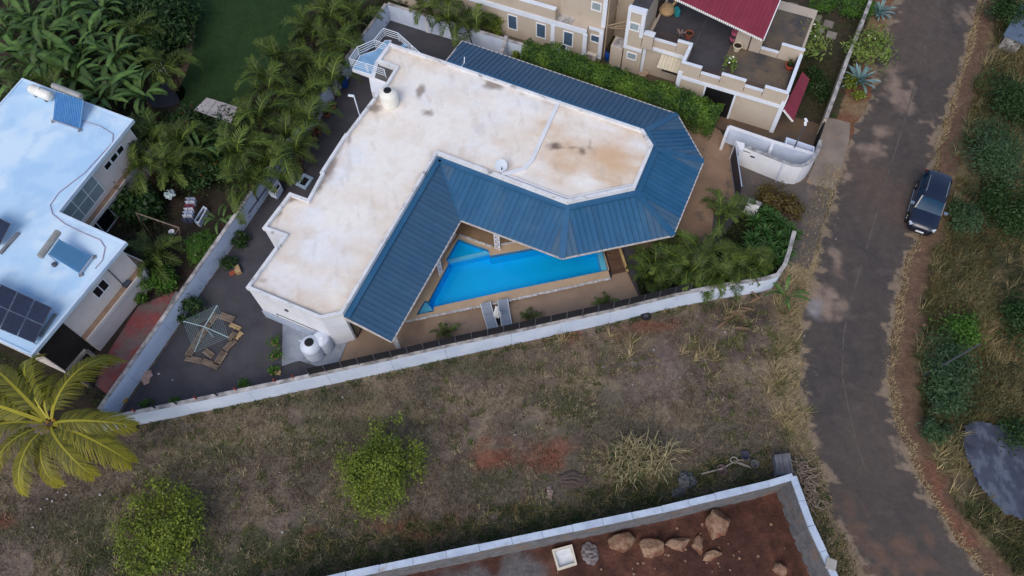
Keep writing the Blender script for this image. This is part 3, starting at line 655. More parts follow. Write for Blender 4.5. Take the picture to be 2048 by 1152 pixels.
# wall segments of the polygon
sa, sb = Vector((*ROOF[9], 0)), Vector((*ROOF[10], 0)); dr = (sa - sb).normalized(); no = Vector((dr.y, -dr.x, 0))
c = on_line(sb, sa, .48) + no * -.05; mb = MB(); mb.box(c + Vector((0, 0, 2.75)) + no * .03, (.2, .08, .18), math.atan2(dr.y, dr.x)); mb.build('air_vent', m_post, house)
mb = MB(); q0 = sb + dr * 1.2 - no * .05; q1 = sa - dr * .1 - no * .05
mb.tube([q0 + Vector((0, 0, .75)) , q0 + Vector((0, 0, 1.25)), q1 + Vector((0, 0, 1.25))], .03); mb.build('drain_pipe', m_post, house)
mb = MB(); mb.prism(xy([sb - no * .02 + dr * .02, sa - no * .02, sa + no * .03, sb + no * .03 + dr * .02]), .0, .85); mb.build('wall_plinth', mat('bluish plinth', C(178, 190, 208), C(160, 172, 190), scale=1, fine=.06), house)
ea, eb = Vector((*ROOF[8], 0)), Vector((*ROOF[7], 0)); de_ = (eb - ea).normalized()
pane_on(house, (ea + de_ * .9 + Vector((de_.y, -de_.x, 0)) * -.05).xy, de_, 1.3, 2.0, .2, name='door', m_f=m_black, m_p=mat('door glass', C(120, 112, 100), rough=.2, fine=.1), mull=1, out=Vector((de_.y, -de_.x, 0)))
for t, w_ in ((4.5, 1.6), (8.0, 2.2)):
    pane_on(house, (ea + de_ * t + Vector((de_.y, -de_.x, 0)) * -.05).xy, de_, w_, 2.0, .3, name='door', mull=1, out=Vector((de_.y, -de_.x, 0)))

# ---- roof access landing with railing at the north-west corner
m_bluefl = mat('light blue landing paint', C(136, 176, 208), C(116, 156, 190), scale=1.4, rough=.6, fine=.06)
FZ = 3.35
lp = [P(x, y, FZ) for x, y in ((704, 138), (719, 111), (750, 100), (770, 80), (783, 80), (779, 87), (754, 121), (789, 134), (772, 163))]
mb = MB(); mb.prism(xy(lp), FZ - .28, FZ - .01); mb.build('landing_slab', m_white, house)
mb = MB(); mb.prism(offset_poly(xy([P(x, y, FZ) for x, y in ((704, 138), (719, 111), (750, 100), (770, 80), (783, 80), (779, 87), (752, 123), (744, 150))]), .07), FZ - .012, FZ); mb.build('landing_floor', m_bluefl, house)
mb = MB(); q = [P(x, y, FZ) for x, y in ((736, 148), (772, 163), (758, 186), (741, 176))]; mb.prism(xy(q), 0, FZ - .29); mb.build('landing_wall', m_white, house)
mb = MB(); mb.prism(xy([P(x, y, RH) for x, y in ((755, 122), (790, 135), (775, 160), (748, 150))]), FZ, FZ + .01); mb.build('stair_head', mat('grey cement', C(104, 100, 98), C(86, 82, 80), scale=1.4, fine=.1), house)
m_rail = mat('white railing', C(220, 228, 238), rough=.4, fine=.03)
def railing(pts, root, h=.78, bars=4):
    mb = MB(); up = Vector((0, 0, 1))
    for i, (a, b) in enumerate(zip(pts[:-1], pts[1:])):
        for k in range(bars): mb.tube([a + up * h * (k + 1) / bars, b + up * h * (k + 1) / bars], .028 if k == bars - 1 else .02, 5)
    for p in pts: mb.tube([p, p + up * h], .03, 6)
    return mb.build('railing', m_rail, root)
tp = lambda x, y: P(660 + x * .1693, 20 + y * .1693, FZ + .78) - Vector((0, 0, .78))
railing([tp(225, 575), tp(320, 440), tp(520, 352), tp(630, 217)], house)
railing([tp(630, 217), tp(800, 270)], house)
a = tp(800, 270); b = tp(1120, 522); b.z = FZ - .35; railing([a, (a + b) / 2, b], house)
railing([tp(520, 352), tp(660, 405)], house)
railing([tp(225, 575), tp(415, 630)], house); railing([tp(430, 632), tp(640, 703)], house)
# stair flight going down behind the house
sd = (b - a); sd.z = 0; sd.normalize(); sn = Vector((sd.y, -sd.x, 0))
for i in range(11):
    p = tp(820, 330) + sd * (.3 * i); mb = MB(); mb.box((p.x, p.y, FZ - .15 - .27 * i), (.34, .9, .12), math.atan2(sd.y, sd.x)); mb.build('stair_step', m_bluefl, house)

# ================================================================== THINGS ON AND ROUND THE HOUSE
m_tank = mat('cream plastic tank', C(232, 230, 222), C(222, 220, 212), scale=2, rough=.45, fine=.03)
m_tank2 = mat('blue-white plastic tank', C(206, 214, 226), C(196, 204, 218), scale=2, rough=.45, fine=.03)
def water_tank(base, r, h, label, m, group=None, lidoff=(-.1, .05)):
    root = thing('water_tank', base, label, 'water tank', group); mb = MB()
    prof = [(r * .93, 0), (r, .05)]
    for k in range(1, 5):
        z = h * .72 * k / 5; prof += [(r, z - .03), (r * .975, z), (r, z + .03)]
    prof += [(r, h * .74), (r * .95, h * .82), (r * .78, h * .92), (r * .5, h * .98), (r * .42, h)]
    mb.lathe(prof, base, 28); mb.build('tank_body', m, root, smooth=True)
    mb = MB(); mb.lathe([(r * .42, 0), (r * .43, .05), (r * .38, .08), (r * .1, .09)], base + Vector((0, 0, h)), 20); mb.build('lid', m_black, root, smooth=True)
    mb = MB(); mb.tube([base + Vector((-r * .9, r * .3, h * .75)), base + Vector((-r * 1.05, r * .35, h * .85)), base + Vector((-r * .7, r * .25, h * .95))], .05); mb.build('inlet', m, root)
    return root
water_tank(P(781, 207, RH), .62, 1.25, 'cream plastic water tank with black lid on the stained flat roof', m_tank)
water_tank(P(631, 705, .06), .66, 1.5, 'round white water tank with black lid in the yard below the house wall', m_tank2)
pt = P(651, 693, .06); r_ = thing('water_tank', pt, 'second plain white tank tucked between the lidded tank and the house', 'water tank')
mb = MB(); mb.lathe([(.5, 0), (.55, .04), (.55, 1.2), (.5, 1.3), (.3, 1.38), (.05, 1.4)], pt, 24); mb.build('tank_body', m_tank2, r_, smooth=True)
mb = MB(); mb.tube([pt + Vector((-.52, -.1, 1.3)), pt + Vector((-.1, -.58, 1.0)), pt + Vector((.05, -.62, .1))], .035); mb.build('strap', m_post, r_)
mb = MB(); mb.box(pt + Vector((.1, -.1, 1.42)), (.2, .16, .05), .3); mb.build('float_box', m_frame, r_)
# satellite dish
dp = P(1003, 343, RH); dish = thing('satellite_dish', dp, 'small round white satellite dish on the flat roof edge', 'dish')
mb = MB(); ringp = [(r0, .35 * r0 * r0) for r0 in (.02, .12, .22, .32, .4)]; mb.lathe(ringp + [(.4, .075), (.02, .02)], (0, 0, 0), 22)
M_ = Matrix.Rotation(math.radians(35), 3, 'X'); mb.v = [tuple(dp + Vector((0, .05, .55)) + M_ @ Vector(p)) for p in mb.v]; mb.build('reflector', mat('dish grey', C(190, 200, 214), rough=.4, fine=.03), dish, smooth=True)
mb = MB(); mb.tube([dp, dp + Vector((0, .05, .55))], .03); mb.build('mast', m_post, dish)
mb = MB(); mb.tube([dp + Vector((0, .0, .5)), dp + Vector((.06, -.42, .78))], .015); mb.box(dp + Vector((.06, -.42, .8)), (.08, .1, .08)); mb.build('feed_arm', m_black, dish)
ap = P(922, 134, PH); an = thing('roof_aerial', ap, 'thin white aerial stub on the north parapet edge', 'aerial'); MB().tube([ap, ap + Vector((.25, .1, .3)), ap + Vector((.3, .2, .75))], .03).build('mast', m_rail, an)
# yard lamp at the west wall of the house
lp_ = P(720, 233, 3.0); lamp = thing('yard_lamp', lp_, 'slim grey lamp mast rising from the west parapet over the yard', 'lamp')
MB().tube([lp_, lp_ + Vector((0, 0, 2.0))], .04).build('mast', m_rail, lamp); q = lp_ + Vector((0, 0, 2.0)); MB().beam(q, q + Vector((-.38, .06, .02)), .16, .06).build('lamp_head', m_rail, lamp)
# ================================================================== GATE WALLS, PIT WALL
def z6(x, y): return (1430 + x * .1693, 200 + y * .1693)
m_dirtytop = mat('weathered wall top', C(172, 170, 172), C(116, 114, 114), scale=2.5, rough=.95, bump=.3, fine=.15)
gw = thing('gate_wall', P(1520, 345), 'bright white curved entrance wall beside the sliding gate', 'wall')
base = [P(*z6(x, y)) for x, y in ((268, 765), (500, 862), (740, 960))]
cur = [P(*z6(x, y)) for x, y in ((740, 960), (840, 990), (930, 995), (1000, 965), (1060, 915), (1110, 840), (1150, 740))]
for i, (a, b) in enumerate(zip(base[:-1], base[1:])):
    mb = MB(); strip_wall(mb, [a, b], .2, 0, 1.9, .1); mb.build('wall_section', m_white, gw)
mb = MB(); strip_wall(mb, cur, .2, 0, 1.9, .1); mb.build('curved_section', m_white, gw)
mb = MB(); strip_wall(mb, base + cur[1:], .24, 1.9, 1.94, .1); mb.build('coping', m_dirtytop, gw)
dv = (base[2] - base[1]).normalized(); q = base[2] - dv * .1; MB().beam(q + Vector((dv.y, -dv.x, 0)) * .01 + Vector((0, 0, .0)), q + Vector((dv.y, -dv.x, 0)) * .01 + Vector((0, 0, 1.88)), .35, .06, up=dv).build('pilaster', m_bound, gw)
q = base[0] + dv * .75 + Vector((dv.y, -dv.x, 0)) * .02; mb = MB(); mb.box(q + Vector((0, 0, 1.35)), (.32, .05, .1), AX); mb.build('letter_slot', m_dark, gw)
q = base[0] + dv * .3 + Vector((dv.y, -dv.x, 0)) * .02; mb = MB(); mb.box(q + Vector((0, 0, 1.6)), (.5, .03, .05), AX); mb.build('house_plate', m_post, gw)
# pier at the gate end
pr = [P(*z6(x, y), 1.95) for x, y in ((245, 480), (350, 510), (345, 575), (300, 600))]; mb = MB(); mb.prism(xy(pr), 0, 1.95); mb.build('gate_pier', m_white, gw)
bw = thing('boundary_wall', P(1540, 290), 'blue-grey wall with dividers behind the white entrance wall', 'wall')
bp_ = [P(*z6(x, y), 1.55) for x, y in ((165, 315), (690, 495), (1165, 640))]
mb = MB(); strip_wall(mb, bp_, .2, 0, 1.55); mb.build('wall_section', m_bound, bw)
mb = MB(); strip_wall(mb, bp_, .26, 1.55, 1.6); mb.build('coping', m_white, bw)
a, b = P(*z6(690, 500), 1.55), P(*z6(620, 660), 0); a.z = 0; vv = -V
mb = MB(); strip_wall(mb, [bp_[1] + vv * .1, bp_[1] + vv * .75], .2, 0, 1.5); mb.build('divider', m_white, bw)
mb = MB(); strip_wall(mb, [bp_[0] + V * .1, bp_[0] - V * .9], .2, 0, 1.5); mb.build('divider', m_white, bw)
bx_ = [P(*z6(x, y), 1.6) for x, y in ((845, 435), (1180, 550), (1170, 635), (830, 520))]
mb = MB(); ring(mb, xy(bx_), offset_poly(xy(bx_), .09), .0, 1.58); mb.build('meter_bay', m_bound, bw)
ex = [P(*z6(x, y), 1.6) for x, y in ((1235, 462), (1275, 470), (1200, 640), (1165, 625))]; mb = MB(); mb.prism(xy(ex), 0, 1.57); mb.build('end_pier', m_cope, bw)
# sliding gate
gt = thing('sliding_gate', P(1468, 320), 'dark navy sliding gate panel with pale frame', 'gate')
g0, g1 = P(*z6(240, 505), 1.65), P(*z6(318, 1020), 1.65); gd = (g1 - g0).normalized(); m_gate = mat('navy gate sheet', C(28, 36, 50), C(34, 42, 58), scale=1.5, rough=.45, fine=.05)
for i in range(6):
    a = g0 + (g1 - g0) * (i + .02) / 6; b = g0 + (g1 - g0) * (i + .98) / 6; MB().beam(Vector((a.x, a.y, .85)), Vector((b.x, b.y, .85)), .05, 1.5).build('gate_panel', m_gate, gt)
for z in (.1, 1.63): MB().beam(Vector((g0.x, g0.y, z)), Vector((g1.x, g1.y, z)), .06, .06).build('gate_rail', mat('pale gate frame', C(166, 178, 196), rough=.4, fine=.04), gt)
MB().beam(Vector((g0.x, g0.y, .05)) + gd * .8, Vector((g1.x, g1.y, .05)) + gd * 1.2, .1, .04).build('gate_track', m_post, gt)
pl = thing('gate_pillar', P(1508, 412), 'white gate pillar half hidden by the palms', 'pillar'); mb = MB(); mb.prism(xy([P(x, y, 1.6) for x, y in ((1498, 398), (1522, 407), (1520, 411), (1496, 402))]), 0, 1.6); mb.build('shaft', m_white, pl)
mb = MB(); mb.prism(offset_poly(xy([P(x, y, 1.6) for x, y in ((1498, 398), (1522, 407), (1520, 411), (1496, 402))]), -.05), 1.6, 1.66); mb.build('cap', m_dirtytop, pl)
# street lamp at the entrance
sl0 = P(*z6(860, 735), 0); sl = thing('street_lamp', sl0, 'tall thin grey street lamp with white twin head at the entrance', 'street lamp')
st = P(*z6(1066, 280), 4.0); MB().tube([sl0, st], [.06, .04], 8).build('pole', m_post, sl)
for s_ in (-1, 1):
    h_ = st + Vector((.05 * s_, .3 * (s_ + 1) / 2 - .1, .12)); MB().box(h_, (.16, .3, .06), .2 * s_).build('lamp_head', mat('lamp white', C(236, 238, 240), rough=.3, fine=.02), sl)

# pit wall of concrete blocks
m_block = mat('grey concrete block', C(120, 122, 126), C(96, 96, 100), scale=2.0, rough=.95, bump=.6, fine=.18, fscale=7, c3=C(136, 112, 96), s3=.8)
m_ptop = mat('whitewashed coping', C(186, 198, 214), C(164, 176, 194), scale=1.4, rough=.9, fine=.1, c3=C(160, 140, 120), s3=.8, t3=(.6, .75))
pw = thing('block_wall', P(1560, 985), 'grey block wall with whitish coping round the red earth pit', 'wall')
pn = resample(PITW, 1.6)
for i in range(len(pn) - 1):
    d = (pn[i + 1] - pn[i]).normalized()
    MB().beam(pn[i] + Vector((0, 0, -1.6)), pn[i + 1] + Vector((0, 0, -1.6)), .26, 3.2).build('wall_section', m_block, pw)
    zz = random.uniform(-.012, .012); MB().beam(pn[i] + d * .01 + Vector((0, 0, zz)), pn[i + 1] - d * .01 + Vector((0, 0, zz)), .36 + random.uniform(-.02, .02), .12).build('coping', m_ptop, pw)
k = resample([PITW[5], PITW[8]], 2.2)
mb = MB(); mb.box(k[2] + Vector((.02, 0, .08)), (.5, .55, .14), -.35); mb.build('coping_block', mat('bare concrete', C(170, 166, 160), C(150, 146, 140), scale=3, fine=.1), pw)

# ================================================================== LEFT HOUSE
HL = 4.4
LR_PX = [(45, 157), (267, 240), (118, 424), (253, 485), (63, 712), (-130, 622), (-230, 470)]
LR = xy([P(x, y, HL) for x, y in LR_PX])
lh = thing('blue_white_roof_house', Vector((*P(150, 450).xy, 0)), 'neighbouring house with pale blue painted flat roof and solar panels', 'house')
m_lwall = mat('warm white wall', C(226, 216, 210), C(214, 204, 198), scale=.7, rough=.88, fine=.04, c3=C(188, 178, 172), s3=1.1, t3=(.62, .85))
LW = offset_poly(LR, .38)
mb = MB(); mb.prism(LW, 0, HL - .2); mb.build('wall', m_lwall, lh)
def lroof_col(x, y):
    n1 = fbm(x, y, 5, .35); n2 = fbm(x + 11, y + 7, 5, .9)
    c = np.tile(np.array(C(182, 214, 240)), (len(x), 1)); c = blend(c, sstep(n1, .4, .62) * .9, C(208, 228, 244)); c = blend(c, sstep(n2, .52, .7) * .5, C(158, 198, 232))
    d = dist_path([*LR, LR[0]], x, y); c = blend(c, (1 - sstep(d + (n2 - .5) * .8, .1, .6)) * .35, C(170, 200, 226))
    return c
mb = MB(); mb.prism(LR, HL - .2, HL - .015); mb.build('roof_slab', mat('pale blue roof edge', C(190, 212, 234), C(176, 200, 226), scale=1, fine=.04), lh)
lx = [p[0] for p in LR]; ly = [p[1] for p in LR]; lin = offset_poly(LR, .03)
paint_grid('roof_coating', min(lx), max(lx), min(ly), max(ly), .12, lambda x, y: inside(lin, x, y), HL - .004, lroof_col, mat('pale blue roof paint', (0, 0, 0), attr='Col', rough=.7, bump=.06, scale=2, fine=.03, fscale=14), lh)
mb = MB(); ring(mb, offset_poly(LR, -.015), offset_poly(LR, .12), HL - .21, HL + .05); mb.build('roof_kerb', mat('roof kerb paint', C(204, 222, 238), C(190, 210, 232), scale=1, fine=.04), lh)
m_ledge = mat('tan ledge', C(170, 140, 116), C(148, 120, 100), scale=2, rough=.9, fine=.1)
lw = [Vector((p[0], p[1], 0)) for p in LW]; LZ = 1.75
def out_n(a, b):
    d = (b - a).normalized(); return Vector((d.y, -d.x, 0))
# LW runs clockwise: outward normal is to the left of travel
for a, b in ((lw[1], lw[2]), (lw[2], lw[3]), (lw[3], lw[3] + (lw[4] - lw[3]) * .72)):
    n_ = -out_n(a, b); mb = MB(); d = (b - a).normalized(); q = [a - d * .0, b, b + n_ * .42, a + n_ * .42]; mb.prism(xy(q), LZ - .14, LZ); mb.build('ledge', m_ledge, lh)
    mb = MB(); q = [a + n_ * .43, b + n_ * .43, b + n_ * .5, a + n_ * .5]; mb.prism(xy(q), LZ - .2, LZ + .06); mb.build('ledge_kerb', m_lwall, lh)
    mb = MB(); q = [a, b, b + n_ * .36, a + n_ * .36]; mb.prism(xy(q), 0, LZ - .16); mb.build('lower_wall', m_lwall, lh)
a, b = lw[1], lw[2]; d = (b - a).normalized(); n_ = -out_n(a, b); le = (b - a).length
for t in (1.55, 2.25, 2.95): pane_on(lh, (a + d * t).xy, -d, .55, .42, 3.1, frame=.05, out=n_)
m_glass = mat('grey-green glass', C(150, 164, 168), C(132, 146, 152), scale=.7, rough=.15, fine=.05)
pane_on(lh, (a + d * (le - 2.1)).xy, -d, 3.2, 1.75, 2.15, frame=.08, m_p=m_glass, mull=2, rows=1, out=n_)
pane_on(lh, (a + d * (le - 1.6) + n_ * .37).xy, -d, 2.6, 1.25, .2, frame=.07, mull=1, out=n_)
a, b = lw[3], lw[4]; d = (b - a).normalized(); n_ = -out_n(a, b)
pane_on(lh, (a + d * 2.55).xy, -d, .95, .8, 2.75, frame=.08, mull=1, out=n_)
mb = MB(); q = a + d * 1.45 + n_ * .03; mb.tube([q + Vector((0, 0, HL - .3)), q + Vector((0, 0, LZ))], .035); mb.build('downpipe', m_post, lh)
q = a + d * 1.3 + n_ * .2; mb = MB(); mb.box(q + Vector((0, 0, LZ + .08)), (.5, .3, .14), math.atan2(d.y, d.x)); mb.build('ledge_box', m_post, lh)
q0, q1 = a + (b - a) * .722, a + (b - a) * .995; mb = MB(); mb.prism(xy([q0 + n_ * .03, q1 + n_ * .03, q1 - n_ * .05, q0 - n_ * .05]), .02, HL - .3); mb.build('porch_shade_panel', mat('deep porch shade', C(52, 46, 42), C(40, 36, 34), scale=1, fine=.1), lh)  # flat dark panel on the wall, the porch's shade painted as its colour
# open carport at the south end
cp = [P(x, y, 2.6) for x, y in ((70, 690), (118, 662), (172, 700), (135, 742))]
m_port = mat('carport beam', C(150, 140, 130), C(122, 114, 106), scale=2, fine=.12)
for i in (2,):
    MB().beam(cp[i], cp[(i + 1) % 4], .18, .2).build('porch_beam', m_port, lh)
    for j in (2, 3): MB().beam(Vector((*cp[j].xy, 0)), cp[j] - Vector((0, 0, .1)), .16).build('porch_post', m_port, lh)
# red side patio and drain
m_redp = mat('red painted concrete', C(140, 74, 74), C(120, 68, 68), scale=.9, rough=.85, fine=.15, c3=C(108, 96, 94), s3=.8, t3=(.42, .62), mid=(.15, 3))
sheet('red_patio', xy([P(x, y) for x, y in ((352, 584), (330, 590), (277, 612), (220, 700), (190, 770), (215, 790), (240, 758), (320, 640))]), .02, m_redp)
sheet('side_drain', xy([P(x, y) for x, y in ((360, 588), (352, 582), (322, 640), (242, 762), (256, 765), (330, 650))]), .028, mat('drain concrete', C(132, 134, 138), C(112, 112, 116), scale=1.2, fine=.12))

# ---- solar equipment
m_pv = mat('photovoltaic cell', C(20, 26, 48), C(26, 34, 60), scale=3, rough=.25, spec=.6, fine=.08, rand=.1)
m_alu = mat('aluminium frame', C(186, 190, 200), rough=.35, metal=.6, fine=.03)
def quad_pt(q, s, t): return q[0] + (q[1] - q[0]) * s + (q[3] - q[0]) * t + (q[2] - q[1] - q[3] + q[0]) * s * t
def pv(q, label, group, leg=.3):
    """one framed panel on its tilted plane"""
    root = thing('photovoltaic_module', Vector((*((q[0] + q[2]) / 2).xy, HL)), label, 'solar panel', group); nrm = (q[1] - q[0]).cross(q[3] - q[0]).normalized()
    if nrm.z < 0: nrm = -nrm
    mb = MB(); mb.hull8([p - nrm * .04 for p in q], q); mb.build('panel_frame', mat('dark panel frame', C(120, 128, 142), rough=.4, metal=.5, fine=.03), root); mb = MB(); mb.raw([quad_pt(q, s, t) + nrm * .003 for s, t in ((.012, .012), (.988, .012), (.988, .988), (.012, .988))], [(0, 1, 2, 3)]); mb.build('backing', m_black, root)
    for i in range(6):
        for j in range(8):
            s0, s1, t0, t1 = .015 + .97 * (i + .015) / 6, .015 + .97 * (i + .985) / 6, .015 + .97 * (j + .015) / 8, .015 + .97 * (j + .985) / 8
            c = [quad_pt(q, s, t) + nrm * .006 for s, t in ((s0, t0), (s1, t0), (s1, t1), (s0, t1))]
            o = MB().raw([p for p in c], [(0, 1, 2, 3)]).build('cell', m_pv, root)
    return root
def z0b(x, y): return (x / 3, 384 + y / 3)
TL, TR, BR, BL = (-95, 505), (312, 692), (207, 910), (-210, 735)
hi, lo = HL + .95, HL + .3
c4 = [P(*z0b(*TL), hi), P(*z0b(*TR), hi), P(*z0b(*BR), lo), P(*z0b(*BL), lo)]
rows_ = ('upper', 'lower'); cols_ = ('leftmost', 'second', 'third', 'rightmost')
for j in range(2):
    for i in range(4):
        e = .006; q = [quad_pt(c4, s, t) for s, t in ((i / 4 + e, j / 2 + e), ((i + 1) / 4 - e, j / 2 + e), ((i + 1) / 4 - e, (j + 1) / 2 - e), (i / 4 + e, (j + 1) / 2 - e))]
        pv(q, f'dark blue solar panel, {cols_[i]} of the {rows_[j]} row in the large roof array', 'panels of the large solar array')
rk = thing('panel_rack', Vector((*((c4[1] + c4[2]) / 2).xy, HL)), 'aluminium rack under the large solar array', 'rack')
for s in (.05, .5, .97):
    a, b = quad_pt(c4, s, .02), quad_pt(c4, s, .98); MB().beam(a - Vector((0, 0, .09)), b - Vector((0, 0, .09)), .06).build('rail', m_alu, rk)
    MB().beam(Vector((a.x, a.y, HL)), a - Vector((0, 0, .1)), .05).build('leg', m_alu, rk); MB().beam(Vector((b.x, b.y, HL)), b - Vector((0, 0, .1)), .05).build('leg', m_alu, rk)
a, b = P(*z0b(335, 735), HL), P(*z0b(245, 870), HL); MB().beam(a + Vector((0, 0, .05)), b + Vector((0, 0, .05)), .22, .1).build('ballast', m_conc, rk)
c5 = [P(*z0b(x, y), h) for x, y, h in ((-75, 120, hi), (66, 190, hi), (-5, 325, lo), (-150, 255, lo))]
pv(c5, 'dark blue solar panel standing apart at the left edge of the roof', None)
bl = thing('ballast_strip', P(*z0b(55, 305), HL), 'grey concrete ballast strip beside the lone roof panel', 'ballast'); MB().beam(P(*z0b(112, 245), HL + .06), P(*z0b(0, 370), HL + .06), .2, .12).build('strip', m_conc, bl)
def heater(corners, tank_a, tank_b, label, zt, zb, n, m_tube):
    q = [P(*p, zt if i < 2 else zb) for i, p in enumerate(corners)]; root = thing('solar_water_heater', Vector((*((q[0] + q[2]) / 2).xy, HL)), label, 'water heater')
    A, B = P(*tank_a, zt + .15), P(*tank_b, zt + .15); d = (B - A).normalized()
    MB().tube([A, A + d * .03, B - d * .03, B], [.15, .2, .2, .15], 16).build('tank', mat('brushed steel tank', C(190, 186, 178), C(166, 160, 152), scale=2, rough=.35, metal=.5, fine=.06), root, smooth=True)
    for i in range(n):
        s = (i + .5) / n; MB().tube([quad_pt(q, s, .0), quad_pt(q, s, 1)], .024, 6).build('glass_tube', m_tube, root)
    MB().hull8([p - Vector((0, 0, .12)) for p in q], [p - Vector((0, 0, .08)) for p in q]).build('back_sheet', mat('heater back sheet', C(128, 184, 224), C(118, 174, 216), scale=2, rough=.4, fine=.05), root)
    MB().beam(q[3], q[2], .09, .08).build('foot_rail', m_alu, root)
    for p in (q[0], q[1], q[2], q[3]): MB().beam(Vector((p.x, p.y, HL)), p, .05).build('leg', m_alu, root)
    for p in (q[2], q[3]): MB().box(Vector((p.x, p.y, HL + .04)), (.24, .24, .08), .4).build('ballast_pad', m_conc, root)
    return root
m_tubeb = mat('evacuated glass tube', C(84, 134, 176), C(92, 142, 184), scale=2, rough=.15, spec=.6, fine=.05)
m_tubec = mat('blue absorber tube', C(24, 112, 184), C(20, 102, 172), scale=2, rough=.2, spec=.6, fine=.05)
heater([(111, 182), (165, 199), (158, 258), (105, 240)], (106, 171), (163, 193), 'solar water heater with bright blue collector near the far roof edge', HL + 1.1, HL + .15, 16, m_tubec)
heater([z0b(352, 282), z0b(288, 372), z0b(480, 490), z0b(558, 385)], z0b(352, 235), z0b(238, 392), 'solar water heater with slanted glass tubes near the middle of the roof', HL + .9, HL + .15, 18, m_tubeb)
# white gas-style tank lying on the roof
A, B = P(60, 176, HL + .42), P(102, 194, HL + .42); d = (B - A).normalized(); tk = thing('storage_tank', (A + B) / 2 - Vector((0, 0, .42)), 'cream horizontal tank lying on blocks at the roof corner', 'tank')
MB().tube([A, A + d * .06, A + d * .2, B - d * .2, B - d * .06, B], [.12, .26, .34, .34, .26, .12], 18).build('tank_body', m_tank, tk, smooth=True)
MB().lathe([(.14, 0), (.14, .12), (.06, .14)], (A + B) / 2 + Vector((0, 0, .3)), 14).build('manhole', m_tank, tk)
for t in (.25, .75):
    MB().box(A + (B - A) * t - Vector((0, 0, .3)), (.16, .6, .24), math.atan2(d.y, d.x)).build('support', m_conc, tk)
m_pipe = mat('faded red pipe', C(176, 140, 150), C(150, 130, 146), scale=3, fine=.08)
hose = thing('roof_pipe', P(120, 400, HL), 'thin reddish water pipe looping across the pale blue roof', 'pipe')
pp = [(160, 240), (200, 252), (226, 268), (225, 285), (170, 345), (118, 385), (100, 410), (105, 428), (130, 448), (165, 465), (200, 480), (210, 495), (205, 520), (185, 543)]
mb = MB(); sm = []
for i in range(len(pp) - 1):
    for k in range(4): sm.append(P(pp[i][0] + (pp[i + 1][0] - pp[i][0]) * k / 4, pp[i][1] + (pp[i + 1][1] - pp[i][1]) * k / 4, HL + .04))
mb.tube(sm, .022, 5); mb.build('pipe_run', m_pipe, hose)
vt = thing('roof_vent', P(110, 530, HL), 'small round grey vent on the pale blue roof', 'vent'); MB().lathe([(.16, 0), (.16, .12), (.1, .16)], P(110, 530, HL), 14).build('cap', m_post, vt)

# ================================================================== CREAM HOUSE
m_cream = mat('cream house wall', C(188, 175, 160), C(180, 167, 151), scale=.5, rough=.9, fine=.03, c3=C(172, 157, 140), s3=.5)
m_trim = mat('white trim', C(222, 228, 238), C(210, 216, 228), scale=1, rough=.8, fine=.03)
m_terf = mat('mottled terrace floor', C(112, 98, 80), C(88, 82, 78), scale=.6, rough=.85, fine=.14, fscale=9, c3=C(70, 68, 70), s3=.5, t3=(.48, .62))
m_terf2 = mat('dark terrace floor', C(74, 72, 76), C(62, 60, 64), scale=.8, rough=.85, fine=.12)
m_maroon = mat('maroon roof sheet', C(132, 50, 66), C(122, 46, 60), scale=.8, rough=.6, rand=.04, fine=.05)
ch = thing('cream_house', Vector((*P(1400, 120).xy, 0)), 'cream two-storey house with white trim, terraces and maroon roofs', 'house')
def blk(u0, u1, v0, v1, z0, z1, m, name='wall'): 
    return MB().prism(xy([L(u0, v0), L(u1, v0), L(u1, v1), L(u0, v1)]), z0, z1).build(name, m, ch)
PT = 3.85; LO = 3.4; TF = 2.95
u1, v0 = uv(P(1576, 191.5, PT)); u0, v0b = uv(P(1364, 123, PT)); v0 = (v0 + v0b) / 2; _, v1 = uv(P(1612, 112, PT)); v1 = v1
us, vs_ = uv(P(1375, 88.6, PT)); vset = vs_ - .0                     # set-back facade line
# ground floor mass of the terrace wing
blk(u0 + .03, u1 - .03, v0 + .03, v1 + 6, 0, TF, m_cream)
MB().prism(xy([L(u0 + .2, v0 + .2, 0), L(u1 - .2, v0 + .2, 0), L(u1 - .2, v1 + 5, 0), L(u0 + .2, v1 + 5, 0)]), TF, TF + .012).build('terrace_floor', m_terf, ch)
MB().prism(xy([L(u0 + .2, v0 + .3), L(u0 + 2.6, v0 + .3), L(u0 + 2.6, v1 + 4.5), L(u0 + .2, v1 + 4.5)]), TF + .013, TF + .02).build('terrace_screed', m_terf2, ch)
tw = .2
def par(ua, ub, va, vb, z1, m=None): 
    blk(ua, ub, va, vb, TF - .02, z1, m or m_cream, 'parapet'); blk(ua - .02, ub + .02, va - .02, vb + .02, z1, z1 + .05, m_trim, 'parapet_cap')
def uu(x, y, h): return uv(P(x, y, h))[0]
r4x = lambda x, y, h: uu(1320 + x * .2214, y * .2214, h)
cuts = [u0, r4x(385, 605, PT), r4x(540, 720, LO), r4x(775, 745, PT), r4x(920, 855, LO), u1]
for i in range(5): par(cuts[i] + (.021 if i else 0), cuts[i + 1] - .021, v0, v0 + tw, PT if i % 2 == 0 else LO)
for i in (1, 3):
    mb = MB()
    for z in (.12, .28): mb.tube([L(cuts[i], v0 + tw + .08, LO + z), L(cuts[i + 1], v0 + tw + .08, LO + z)], .025, 5)
    mb.build('terrace_rail', mat('brown rail', C(74, 52, 46), fine=.05), ch)
par(u1 - tw, u1, v0 + tw + .03, v1 - .03, PT)                                           # east parapet
mb = MB(); mb.tube([L(u1 - tw - .08, v0 + 1.0, PT - .1), L(u1 - tw - .08, v1 - .3, PT - .1)], .04, 6); mb.build('terrace_rail', m_black, ch)
ucor = r4x(1090, 435, PT); par(ucor, u1, v1, v1 + tw, PT + .35)                          # north-east corner screen
uw = r4x(690, 330, PT); un = r4x(925, 390, PT)
